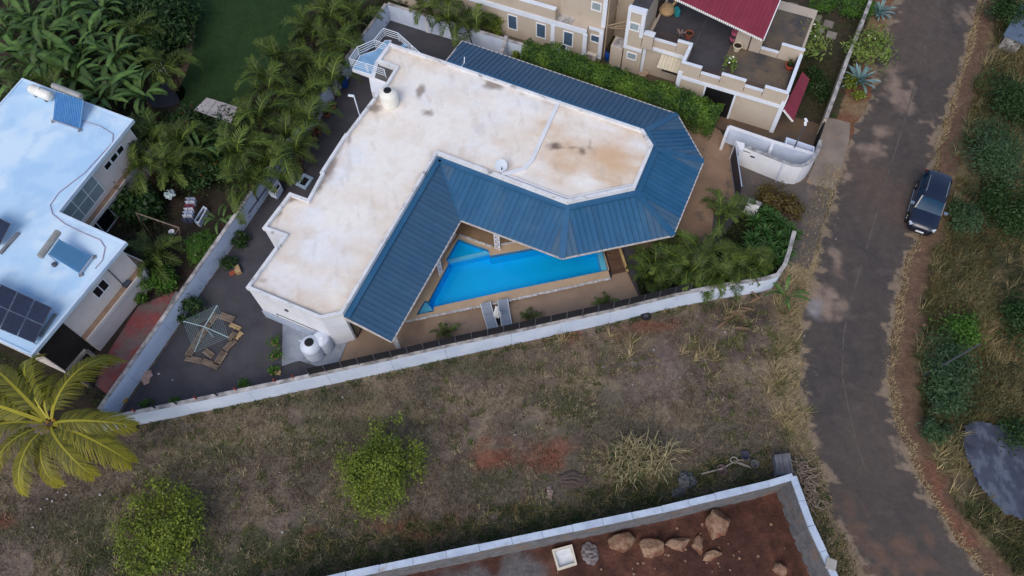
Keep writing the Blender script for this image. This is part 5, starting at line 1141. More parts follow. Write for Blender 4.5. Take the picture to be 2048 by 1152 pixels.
# ---- hedge
def hedge():
    a, b = P(1048, 92, 1.9), P(1440, 226, 1.9); d = (b - a); ln = d.length; d.normalize(); n_ = Vector((-d.y, d.x, 0)); root = thing('clipped_hedge', Vector((*((a + b) / 2).xy, 0)), 'long clipped bright green hedge behind the blue veranda roof', 'hedge')
    r = np.random.default_rng(11); N_ = 30000; t = r.random(N_) * ln; ph = r.random(N_) * math.pi * 1.0; wv = 1.0 + .35 * (fbm(t, t * 0, 3, .9) - .5) * 2; hv = 2.4 + .5 * (fbm(t + 9, t * 0 + 4, 3, .8) - .5) * 2
    depth = 1 - .22 * r.random(N_) ** 2; lat = np.cos(ph) * wv * depth; z = (.35 + .65 * np.sin(ph) ** .55) * hv * depth; bump = .14 * (fbm(t * 2.3, ph * 3, 3, 1.2) - .5) * 2; lat *= 1 + bump; z *= 1 + bump
    z = np.where(r.random(N_) < .35, z * r.random(N_), z)
    pos = np.stack([a.x - root.location.x + d.x * t + n_.x * lat, a.y - root.location.y + d.y * t + n_.y * lat, z], 1)
    nr = r.normal(size=(N_, 3)) * .7 + np.stack([n_.x * np.cos(ph), n_.y * np.cos(ph), np.sin(ph) + .3], 1); nr /= np.linalg.norm(nr, axis=1)[:, None]; aa = np.cross(nr, r.normal(size=(N_, 3))); aa /= np.linalg.norm(aa, axis=1)[:, None]; bb = np.cross(nr, aa); s = .075 * (.6 + .8 * r.random((N_, 1)))
    co = np.stack([pos - aa * s, pos + bb * s * .5, pos + aa * s, pos - bb * s * .5], 1).reshape(-1, 3); v = np.clip(.1 + .8 * (fbm(t * 1.0, ph + 3, 3, 1.1) - .25) + .5 * (r.random(N_) - .5), 0, 1)
    add('foliage', mesh_np('foliage', co, np.arange(4 * N_).reshape(-1, 4), m_hedge, {'rnd': np.repeat(v, 4)}), root)
    mb = MB()
    for k in range(26):
        p = a + d * (ln * (k + .5) / 26); p.z = 0; mb.tube([p, p + Vector((.05, .03, 1.4))], [.04, .02], 5)
    mb.build('stems', m_bark, root)
hedge()
# ---- palms and shrubs at the north edge
areca(905, 20, 2.8, 'orange-tinted palm leaning over the north wall near the cream house', 160, n=16, sc=1.1)
areca(945, 40, 2.4, 'second palm behind the north wall beside the cream house corner', 161, n=14, sc=1.0)
areca(850, 5, 2.6, 'palm at the top edge behind the north wall', 162, n=12, sc=1.0)
bush('garden_shrub', 985, 45, 1.8, .9, .9, 1200, .11, m_lime, 'yellow-green shrub at the corner of the cream house', 'shrub', 340)
bush('garden_shrub', 1035, 118, 1.0, .5, .5, 700, .08, m_lime, 'small yellow-green shrub at the west end of the hedge', 'shrub', 341)
# ---- palms at the pool's east end
for i, (x, y, h, s) in enumerate(((1455, 415, 1.9, .95), (1318, 520, 1.8, .85), (1375, 525, 2.0, .95), (1432, 520, 2.1, 1.0), (1490, 512, 2.2, .85), (1340, 548, 1.6, .75), (1405, 545, 1.6, .75), (1465, 535, 1.7, .75), (1302, 548, 1.5, .7), (1350, 495, 1.7, .8), (1405, 500, 1.9, .9), (1512, 520, 1.8, .7), (1440, 540, 1.9, .75))):
    areca(x, y, h, 'large feather palm standing alone beside the open gate' if i == 0 else f'{ordn[i - 1]} feather palm in the clump east of the pool', 170 + i, n=15, sc=s, group=None if i == 0 else 'feather palms east of the pool')
LAN = [lance_mesh('leaf_blade', .95, .11, m_drac, 75 - 10 * k, -5 - 12 * k, seed=k) for k in range(3)]
def rosette(name, px, py, label, cat, seed, n, sc, meshes, leafname, group=None, hc=.6, r0=.04, base=0.0):
    r = random.Random(seed); c = P(px, py, base + hc); root = thing(name, Vector((c.x, c.y, base)), label, cat, group); MB().tube([root.location, root.location + Vector((0, 0, hc + .05))], [r0 * 1.3, r0], 7).build('stem', m_bark, root)
    for i in range(n): add(leafname, meshes[r.randrange(len(meshes))], root, (0, 0, hc * r.uniform(.75, 1)), (r.uniform(-.2, .2), r.uniform(-.55, .4), 2.4 * i + r.uniform(-.2, .2)), sc * r.uniform(.75, 1.15))
    return root
for i, (x, y) in enumerate(((1530, 430), (1560, 450), (1525, 465), (1555, 480), (1530, 500), (1570, 500), (1545, 525), (1515, 520), (1580, 465), (1510, 445), (1505, 480), (1545, 440), (1540, 500), (1575, 480), (1520, 540), (1560, 520), (1500, 505))):
    rosette('dracaena_plant', x, y, f'{ordn[i]} dark green spiky plant in the bed inside the curved roadside wall', 'plant', 400 + i, 40, 1.15, LAN, 'leaf_blade', 'spiky plants inside the curved wall', hc=.9)
bush('croton_shrub', 1545, 398, 1.5, 1.1, .9, 2000, .1, m_croton, 'brown and yellow croton shrub beside the entrance', 'shrub', 350)
bush('croton_shrub', 1585, 415, 1.4, .7, .8, 900, .11, m_croton, 'second croton shrub nearest the road at the entrance', 'shrub', 351)
bush('garden_shrub', 1525, 545, .8, .5, .5, 500, .09, m_lime, 'yellow-green shrub in the corner of the roadside wall', 'shrub', 352)
for i, (x, y, s, lab) in enumerate(((890, 663, .42, 'small palm on the deck near the veranda end'), (1062, 633, .36, 'small palm on the deck right of the sun loungers'), (1213, 602, .42, 'small palm near the east end of the pool deck'))):
    areca(x, y, .75, lab, 180 + i, n=13, sc=s, stems=2, name='young_palm', base=.1)
# ---- coconut palm
def coconut():
    hc = 4.6; c = P(100, 848, hc); root = thing('coconut_palm', Vector((c.x, c.y, 0)), 'yellow-green coconut palm beside the white wall corner', 'palm'); b = root.location
    mb = MB(); mb.tube([b + Vector((.5, -.6, 0)), b + Vector((.35, -.4, 1.4)), b + Vector((.1, -.12, 3)), b + Vector((0, 0, hc))], [.24, .17, .15, .17], 12); mb.build('trunk', m_bark, root)
    FM = [frond_mesh('frond', 4.6, 96, .95, m_coco, 42, -60 - 6 * k, seed=40 + k, wd=.055, vee=.05, drp=.45, tipyellow=.5 + .3 * (k % 2), sweep=.6) for k in range(4)]
    tips = [(263, 862), (247, 925), (182, 953), (107, 973), (56, 981), (3, 938), (-45, 880), (-50, 800), (10, 745), (75, 715), (175, 755), (233, 712), (120, 760), (40, 800)]
    for i, (x, y) in enumerate(tips):
        t = P(x, y, 4.0); dv = t - b; az = math.atan2(dv.y, dv.x); ln = math.hypot(dv.x, dv.y); add('frond', FM[i % 4], root, (math.cos(az) * .12, math.sin(az) * .12, hc), (random.uniform(-.2, .2), random.uniform(-.05, .1), az), ln / 3.75)
    for i in range(5): a = i * 1.26; mb = MB(); mb.lathe([(.02, -.14), (.1, -.08), (.125, 0), (.1, .09), (.02, .14)], b + Vector((math.cos(a) * .25, math.sin(a) * .25, hc - .12)), 10); mb.build('coconut', mat('coconut husk', C(168, 128, 52), C(140, 110, 44), scale=5, fine=.1), root, smooth=True)
coconut()
# ---- trees and clumps in the vacant lot
bush('lime_tree', 327, 1058, 2.0, 2.6, 2.6, 10000, .075, m_lime, 'round yellow-green small tree near the bottom left of the vacant lot', 'tree', 360, clumps=170, shell=(.35, .98), spread=.1, low=-.2)
bush('lime_tree', 757, 942, 2.2, 2.4, 2.8, 10000, .075, m_lime, 'round yellow-green small tree in the middle of the vacant lot', 'tree', 361, clumps=170, shell=(.35, .98), spread=.1, low=-.2)
def reeds():
    r = np.random.default_rng(77); c = P(1268, 925); root = thing('dry_reed_clump', c, 'large clump of dry pale reeds in the vacant lot', 'reeds'); mbs = MB()
    for i in range(620):
        bx, by = r.normal() * 1.15, r.normal() * .75; bx = np.clip(bx, -2.2, 2.2); l = r.uniform(.9, 1.9); az = r.random() * 6.283; hub = r.integers(0, 9); hx, hy = 1.9 * math.cos(hub * 2.4) * (hub / 9) ** .5, .9 * math.sin(hub * 2.4) * (hub / 9) ** .5; bx, by = hx + bx * .22, hy + by * .22; dx, dy = math.cos(az), math.sin(az); p0 = c + Vector((bx, by, 0)); k = r.uniform(.1, .62)
        p1 = p0 + Vector((dx * k * .4 * l, dy * k * .4 * l, l * .55)); p2 = p1 + Vector((dx * k * .5 * l + r.normal() * .1, dy * k * .5 * l + r.normal() * .1, l * .25)); p3 = p2 + Vector((dx * .25 * l, dy * .25 * l + r.normal() * .1, -.1))
        s = Vector((-dy, dx, 0)) * r.uniform(.012, .028); q = len(mbs.v); mbs.raw([p0 - s, p0 + s, p1 - s, p1 + s, p2 - s * .8, p2 + s * .8, p3], [(0, 1, 3, 2), (2, 3, 5, 4), (4, 5, 6)])
    me = bpy.data.meshes.new('stalks'); me.from_pydata([tuple(Vector(p) - c) for p in mbs.v], [], mbs.f); me.materials.append(leafmat('reed', C(112, 102, 72), C(172, 160, 120), .1)); a = me.attributes.new('rnd', 'FLOAT', 'POINT'); vv = np.repeat(r.random(len(mbs.v) // 7), 7).astype(np.float32); a.data.foreach_set('value', vv)
    add('stalks', me, root)
    tag(add('green_shoots', cloud_mesh('green_shoots', 500, (1.7, 1.2, .5), .12, m_mgreen, 30, 5, .2, (.2, .9), -.1, .2), root, (0, 0, .4)), kind='stuff')
reeds()
# ---- agaves, frangipani, garden of the cream house
AGA = [lance_mesh('agave_leaf', 1.55, .2, m_agave, 72 - 12 * k, 40 - 22 * k, seed=20 + k) for k in range(4)]
rosette('agave_plant', 1716, 165, 'large blue-green agave at the roadside below the frangipani', 'agave', 420, 34, 1.15, AGA, 'agave_leaf', hc=.35, r0=.14)
rosette('agave_plant', 1757, 28, 'smaller blue-green agave at the top of the roadside bed', 'agave', 421, 28, .95, AGA, 'agave_leaf', hc=.3, r0=.12)
rosette('agave_plant', 1668, 232, 'small green agave at the foot of the cream garden wall', 'agave', 422, 18, .4, LAN, 'agave_leaf', hc=.2)
bush('frangipani_tree', 1738, 100, 2.4, 1.5, 1.3, 1300, .16, m_frang, 'frangipani tree with white flowers leaning over the road verge', 'tree', 370, aspect=.35, flowers=(m_floww, 26), shell=(.6, 1))
bush('frangipani_tree', 1607, 78, 2.6, 1.5, 1.6, 1400, .17, m_frang, 'frangipani tree with white flowers in the cream house garden', 'tree', 371, aspect=.35, flowers=(m_floww, 26), shell=(.6, 1))
bush('clipped_bush', 1716, 14, 1.4, 1.3, 1.1, 4200, .06, m_mgreen, 'bright round clipped bush at the top inside the garden wall', 'bush', 372, shell=(.75, 1), spread=.13, clumps=90)
bush('clipped_bush', 1645, 5, 1.3, 1.0, .9, 3000, .06, m_mgreen, 'round green bush beside the garden path slabs', 'bush', 373, shell=(.75, 1), spread=.13, clumps=70)
bush('garden_shrub', 1562, 48, 1.4, 1.0, 1.0, 1600, .1, m_dgreen, 'dark shrub beside the maroon roof corner', 'shrub', 374, flowers=(mat('yellow petal', C(196, 172, 60), fine=.1), 12))
bush('garden_shrub', 1632, 170, .9, 1.0, 1.5, 2200, .09, m_dgreen, 'dark green ground shrub beside the maroon awning', 'shrub', 375)
bush('garden_shrub', 1700, 165, .8, .5, .6, 600, .09, m_lime, 'yellow-green shrub beside the big agave', 'shrub', 376)
bush('garden_shrub', 1716, 190, .7, .45, .4, 400, .09, m_lime, 'small yellow-green shrub at the foot of the big agave', 'shrub', 377)
# ---- bushes east of the road
EB = [(1990, 300, 2.6, 2.2, 2.6, m_blueg, 'big dark green bush beside the road opposite the car'), (2035, 200, 2.4, 2, 2.2, m_dgreen, 'dark bush at the right edge below the small hut'), (1930, 440, 1.5, 1.3, 1.4, m_blueg, 'feathery blue-green bush just below the car'), (2020, 420, 2.2, 2.0, 2.0, m_dgreen, 'dark green bush at the right edge beyond the car'),
      (1900, 735, 2.0, 1.7, 2.0, m_blueg, 'feathery green bush at the foot of the slanting pole'), (1925, 660, 1.6, 1.2, 1.2, m_mgreen, 'bright green bush above the slanting pole'), (1895, 800, 1.5, 1.3, 1.0, m_blueg, 'low feathery bush above the dark plastic sheet'), (2050, 868, 1.4, 1.2, 1.0, m_dgreen, 'dark bush at the right edge above the plastic sheet'), (2020, 25, 2.2, 1.6, 1.6, m_dgreen, 'dark bush at the top right corner'), (1870, 862, 1.1, .9, .8, m_blueg, 'olive-green bush beside the plastic sheet and the red verge'), (2035, 640, 1.6, 1.3, 1.6, m_dgreen, 'olive bush at the right edge beside the straw grass')]
for i, (x, y, h, rx, ry, m, lab) in enumerate(EB): bush('roadside_bush', x, y, h, rx, ry, int(2300 * rx * ry / 2), .09 if m is not m_blueg else .1, m, lab, 'bush', 380 + i, aspect=.3 if m is m_blueg else .5, shell=(.3, 1.0))

# ================================================================== GRASS (stuff)
def blades(name, pts, h, wd, cols, lean, label, cat, seed, z=None):
    r = np.random.default_rng(seed); n = len(pts); az = r.random(n) * 6.283; hh = h * (.4 + .9 * r.random(n)); le = lean * (.3 + r.random(n)); s = wd * (.6 + .8 * r.random(n))
    z0 = ground_z(pts[:, 0], pts[:, 1]) if z is None else np.full(n, z); ax, ay = np.cos(az), np.sin(az); px, py = -ay * s, ax * s
    b0 = np.stack([pts[:, 0] - px, pts[:, 1] - py, z0 - .02], 1); b1 = np.stack([pts[:, 0] + px, pts[:, 1] + py, z0 - .02], 1); t = np.stack([pts[:, 0] + ax * hh * le, pts[:, 1] + ay * hh * le, z0 + hh * np.sqrt(np.clip(1 - (le * .6) ** 2, .1, 1))], 1)
    co = np.stack([b0, b1, t], 1).reshape(-1, 3); me = mesh_np(name, co, None, mat('grass blades', (0, 0, 0), attr='Col', rough=.8, fine=.0, transl=.2), {'Col': np.repeat(cols, 3, 0)}, tris=np.arange(3 * n).reshape(-1, 3))
    return tag(add(name, me), label, cat, None, 'stuff')
def scatter(n, x0, x1, y0, y1, keep, seed):
    r = np.random.default_rng(seed); p = np.stack([x0 + (x1 - x0) * r.random(n), y0 + (y1 - y0) * r.random(n)], 1); return p[keep(p[:, 0], p[:, 1])]
LOT = xy([P(-60, 905), P(120, 880)] + [p + Vector((0, -.25, 0)) for p in SB[1:13]] + [P(1575, 545), P(1615, 545), P(1602, 640), P(1598, 760), P(1614, 868), P(1634, 930), P(1656, 1022), P(1700, 1120), P(1745, 1215)] + [p + Vector((.45, .35, 0)) for p in PITW[::-1]] + [P(-60, 1300)])
def lot_cols(p, r, straw=.4, green=.13):
    c = ground_col(p[:, 0], p[:, 1]); n = len(p); f = fbm(p[:, 0], p[:, 1], 4, .45); k = r.random(n)
    st = np.array(C(156, 142, 108)); gr = np.array(C(78, 88, 46)); m1 = k < straw; c = np.where(m1[:, None], c * .45 + st * .55, c); m2 = (k > 1 - green * 2 * np.clip(f * 2.2 - .6, 0, 1)); c = np.where(m2[:, None], c * .35 + gr * .65, c)
    return c * (.62 + .72 * r.random((n, 1)))
r_ = np.random.default_rng(5)
pts = scatter(260000, -36, 27, 3, 27, lambda x, y: inside(LOT, x, y) & (fbm(x, y, 4, .5) + .22 * np.random.default_rng(1).random(len(x)) > .46), 21)
blades('lot_grass', pts, .2, .022, lot_cols(pts, r_), 1.1, 'patchy dry grass covering the vacant lot', 'grass', 22)
# road verge fringes
def near_road(x, y, lo, hi):
    dl = np.interp(y, ROADL_Y, ROADL_X) - x; dr = x - np.interp(y, ROADR_Y, ROADR_X); w_ = (fbm(x, y, 3, .7) - .5) * .7
    left = (dl + w_ > -lo) & (dl + w_ < hi * 1.7) & (y < 33.0); right = (dr + w_ > -lo * .8) & (dr + w_ < hi * .6)
    return left | right
pts = scatter(420000, 8, 40, -2, 52, lambda x, y: near_road(x, y, .22, .75), 23)
cs = np.array(C(182, 164, 126))[None] * (.55 + .7 * r_.random((len(pts), 1))); g = (fbm(pts[:, 0], pts[:, 1], 3, .6) > .58) & (r_.random(len(pts)) < .5); cs[g] = cs[g] * .4 + np.array(C(86, 92, 52)) * .5
blades('verge_grass', pts, .2, .02, cs, 1.1, 'dry straw fringe along both road edges', 'grass', 24)
# scrub east of the road
def scrub_keep(x, y):
    d = x - np.interp(y, ROADR_Y, ROADR_X); return (d + (fbm(x, y, 3, .5) - .5) * 1.8 > 1.7) & (fbm(x + 3, y + 8, 4, .45) > .36) & ~inside(TARP, x, y)
TARP = xy([P(x, y) for x, y in ((1925, 850), (1945, 845), (2000, 850), (2020, 870), (2060, 885), (2070, 1050), (2000, 1030), (1970, 990), (1930, 930), (1918, 890))])
pts = scatter(330000, 17, 48, -2, 54, scrub_keep, 25)
f = fbm(pts[:, 0], pts[:, 1], 4, .3); cs = blend(np.tile(np.array(C(120, 110, 72)), (len(pts), 1)), sstep(f, .44, .6), C(78, 82, 48)); cs = blend(cs, sstep(fbm(pts[:, 0] + 60, pts[:, 1], 3, .35), .5, .62), C(150, 136, 96)); cs *= (.5 + .8 * r_.random((len(pts), 1)))
blades('scrub_grass', pts, .5, .026, cs, 1.0, 'rough dry scrub grass filling the land east of the road', 'grass', 26)
# lawn
LAWN = xy([P(x, y) for x, y in ((365, -40), (380, 60), (378, 110), (362, 150), (352, 185), (365, 215), (400, 225), (470, 215), (520, 170), (560, 120), (600, 60), (640, -40))])
sheet('lawn', LAWN, .03, mat('lawn turf', C(42, 66, 30), C(34, 56, 26), scale=1.2, rough=.95, bump=.6, fine=.25, fscale=20))
pts = scatter(90000, -33, -8, 36, 54, lambda x, y: inside(LAWN, x, y), 27); cs = np.array(C(48, 76, 32))[None] * (.6 + .7 * r_.random((len(pts), 1)))
blades('lawn_grass', pts, .08, .016, cs, .9, 'short green lawn grass in the walled garden', 'grass', 28, z=.03)
GL = xy([L(u1 + .4, v0 + 2.2), L(u1 + 3.0, v0 + 2.2), L(u1 + 3.6, v0 + 9), L(u1 + .2, v0 + 9)])
pts = scatter(60000, 16, 30, 34, 50, lambda x, y: inside(GL, x, y), 29); cs = np.array(C(58, 78, 36))[None] * (.5 + .8 * r_.random((len(pts), 1)))
blades('garden_grass', pts, .1, .018, cs, .9, 'green grass in the strip beside the maroon awning', 'grass', 30)

# ground cover under the garden plants
LHP = offset_poly(LW, -.5)
def cover_keep(x, y): return inside(GARDEN, x, y) & ~inside(LAWN, x, y) & ~inside(LHP, x, y) & (fbm(x, y, 3, .5) > .40) & ~((np.hypot(x - P(330, 190).x, y - P(330, 190).y) < 2)) & ~inside(xy([P(q, w_) for q, w_ in ((340, 400), (470, 400), (430, 540), (365, 580), (250, 800), (190, 790), (200, 700), (270, 600), (340, 480))]), x, y)
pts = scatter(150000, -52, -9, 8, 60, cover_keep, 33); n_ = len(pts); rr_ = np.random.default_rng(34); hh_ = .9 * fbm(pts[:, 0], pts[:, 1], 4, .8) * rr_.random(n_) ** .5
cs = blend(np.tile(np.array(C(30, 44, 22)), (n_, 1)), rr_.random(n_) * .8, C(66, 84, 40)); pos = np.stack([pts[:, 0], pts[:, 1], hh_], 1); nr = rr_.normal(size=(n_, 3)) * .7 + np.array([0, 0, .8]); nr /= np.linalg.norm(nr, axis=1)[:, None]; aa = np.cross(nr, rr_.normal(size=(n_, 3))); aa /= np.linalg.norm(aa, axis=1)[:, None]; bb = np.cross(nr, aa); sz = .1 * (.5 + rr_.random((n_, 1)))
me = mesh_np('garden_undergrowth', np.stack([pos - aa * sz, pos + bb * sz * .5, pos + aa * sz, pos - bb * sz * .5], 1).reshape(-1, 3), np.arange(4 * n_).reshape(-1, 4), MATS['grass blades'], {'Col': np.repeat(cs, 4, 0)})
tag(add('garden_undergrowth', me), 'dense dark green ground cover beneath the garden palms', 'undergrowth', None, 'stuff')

# separate tufts: straw, green and weeds, denser along the wall feet
def tufts(name, cen, cols, h, label, cat, seed, nb=16, wd=.028, lean=1.2):
    r = np.random.default_rng(seed); n = len(cen); pts = np.repeat(cen, nb, 0) + r.normal(size=(n * nb, 2)) * .09; c = np.repeat(cols, nb, 0) * (.6 + .75 * r.random((n * nb, 1))); blades(name, pts, h, wd, c, lean, label, cat, seed + 1)
cen = scatter(5200, -36, 27, 3, 27, lambda x, y: inside(LOT, x, y) & (fbm(x + 5, y + 5, 3, .3) > .43), 41); k = r_.random(len(cen)); cc_ = np.where((k < .5)[:, None], np.array(C(152, 140, 110))[None], np.where((k < .8)[:, None], np.array(C(88, 98, 50))[None], np.array(C(110, 96, 76))[None]))
tufts('grass_tufts', cen, cc_, .26, 'scattered straw and green grass tufts in the vacant lot', 'grass', 42)
foot = []
for a_, b_ in zip(SB[1:12], SB[2:13]):
    n_ = int((b_ - a_).length / .22); d_ = (b_ - a_).normalized(); nn_ = Vector((d_.y, -d_.x, 0))
    for i in range(n_):
        if random.random() < .6: q = a_ + (b_ - a_) * (i / n_) + nn_ * random.uniform(.08, .4); foot.append((q.x, q.y))
for a_, b_ in zip(PITW[:-2], PITW[1:-1]):
    n_ = int((b_ - a_).length / .16); d_ = (b_ - a_).normalized(); nn_ = Vector((-d_.y, d_.x, 0))
    for i in range(2 * n_): q = a_ + (b_ - a_) * (i / n_ / 2) + nn_ * random.uniform(.2, 2.2); foot.append((q.x, q.y))
foot = np.array(foot); k = r_.random(len(foot)); cc_ = np.where((k < .6)[:, None], np.array(C(62, 78, 40))[None], np.array(C(128, 118, 80))[None])
tufts('wall_foot_weeds', foot, cc_, .3, 'green weeds growing along the feet of the walls', 'weeds', 44)
cen = scatter(2600, 17, 48, -2, 54, lambda x, y: (x - np.interp(y, ROADR_Y, ROADR_X) > 1.5) & ~inside(TARP, x, y), 45); k = r_.random(len(cen)); cc_ = np.where((k < .55)[:, None], np.array(C(162, 148, 108))[None], np.array(C(90, 96, 58))[None])
tufts('scrub_tussocks', cen, cc_, .75, 'straw and olive tussocks in the scrub east of the road', 'grass', 46, nb=26, wd=.024, lean=1.1)

for i, (x, y) in enumerate(((40, 175), (255, 60), (110, 170), (320, 120))): areca(x, y, 3.0, f'{ordn[i]} feather palm standing among the paddle-leaved palms', 260 + i, n=14, sc=1.15, group='feather palms among the paddle palms')
# low thorny scrub filling the ground east of the road
def leaf_mass(name, pts, hh_, cols, size, label, cat, seed, aspect=.5):
    r = np.random.default_rng(seed); n = len(pts); pos = np.stack([pts[:, 0], pts[:, 1], hh_], 1); nr = r.normal(size=(n, 3)) * .7 + np.array([0, 0, .7]); nr /= np.linalg.norm(nr, axis=1)[:, None]; a = np.cross(nr, r.normal(size=(n, 3))); a /= np.linalg.norm(a, axis=1)[:, None]; b = np.cross(nr, a); s = size * (.5 + r.random((n, 1)))
    me = mesh_np(name, np.stack([pos - a * s, pos + b * s * aspect, pos + a * s, pos - b * s * aspect], 1).reshape(-1, 3), np.arange(4 * n).reshape(-1, 4), MATS['grass blades'], {'Col': np.repeat(cols, 4, 0)}); tag(add(name, me), label, cat, None, 'stuff')
pts = scatter(190000, 17, 48, -2, 54, lambda x, y: (x - np.interp(y, ROADR_Y, ROADR_X) > 2.2) & ~inside(offset_poly(TARP, -.3), x, y) & (fbm(x + 21, y + 2, 4, .33) > .46), 47); n_ = len(pts); rr_ = np.random.default_rng(48); f = fbm(pts[:, 0] + 21, pts[:, 1] + 2, 4, .33)
hh_ = np.clip((f - .44) * 8, .05, 1.3) * (.25 + .75 * rr_.random(n_)) * (.6 + .8 * fbm(pts[:, 0], pts[:, 1], 3, 1.3)); cs = blend(np.tile(np.array(C(56, 66, 42)), (n_, 1)), sstep(fbm(pts[:, 0], pts[:, 1] + 30, 3, .4), .42, .6), C(104, 102, 68)) * (.55 + .8 * rr_.random((n_, 1)))
leaf_mass('scrub_thicket', pts, hh_, cs, .085, 'dull olive thorny thicket covering the land east of the road', 'scrub', 49, .3)
# planted bed inside the curved roadside wall
BED = xy([P(x, y) for x, y in ((1270, 560), (1290, 500), (1340, 505), (1420, 505), (1490, 420), (1540, 420), (1575, 470), (1570, 520), (1550, 560), (1510, 575), (1400, 598), (1290, 618))])
sheet('planting_bed', BED, .045, mat('dark bed soil', C(56, 46, 38), C(44, 38, 32), scale=2, rough=.95, bump=.6, fine=.25))
pts = scatter(60000, 2, 20, 16, 32, lambda x, y: inside(BED, x, y) & (fbm(x, y, 3, .7) > .42), 51); n_ = len(pts); hh_ = .05 + .7 * fbm(pts[:, 0] + 3, pts[:, 1], 3, 1.0) * rr_.random(n_); cs = blend(np.tile(np.array(C(26, 40, 20)), (n_, 1)), rr_.random(n_) * .8, C(62, 80, 36))
leaf_mass('bed_undergrowth', pts, hh_, cs, .09, 'dark leafy undergrowth in the bed east of the pool', 'undergrowth', 52)
# taller dry clumps near the road end of the lot
cen = []
for x, y, n_ in ((1450, 640, 4), (1475, 690, 3), (1560, 690, 10), (1555, 760, 12), (1580, 840, 12), (1240, 690, 4), (1385, 690, 6), (1565, 620, 8), (1590, 560, 6), (1420, 720, 5), (1130, 690, 3)):
    q = P(x, y); cen += [(q.x + random.gauss(0, .5), q.y + random.gauss(0, .4)) for _ in range(n_)]
cen = np.array(cen); cc_ = np.where((r_.random(len(cen)) < .7)[:, None], np.array(C(176, 158, 120))[None], np.array(C(108, 110, 66))[None])
tufts('tall_dry_grass', cen, cc_, .7, 'taller dry straw clumps at the road end of the vacant lot', 'grass', 61, nb=30, wd=.02, lean=1.0)
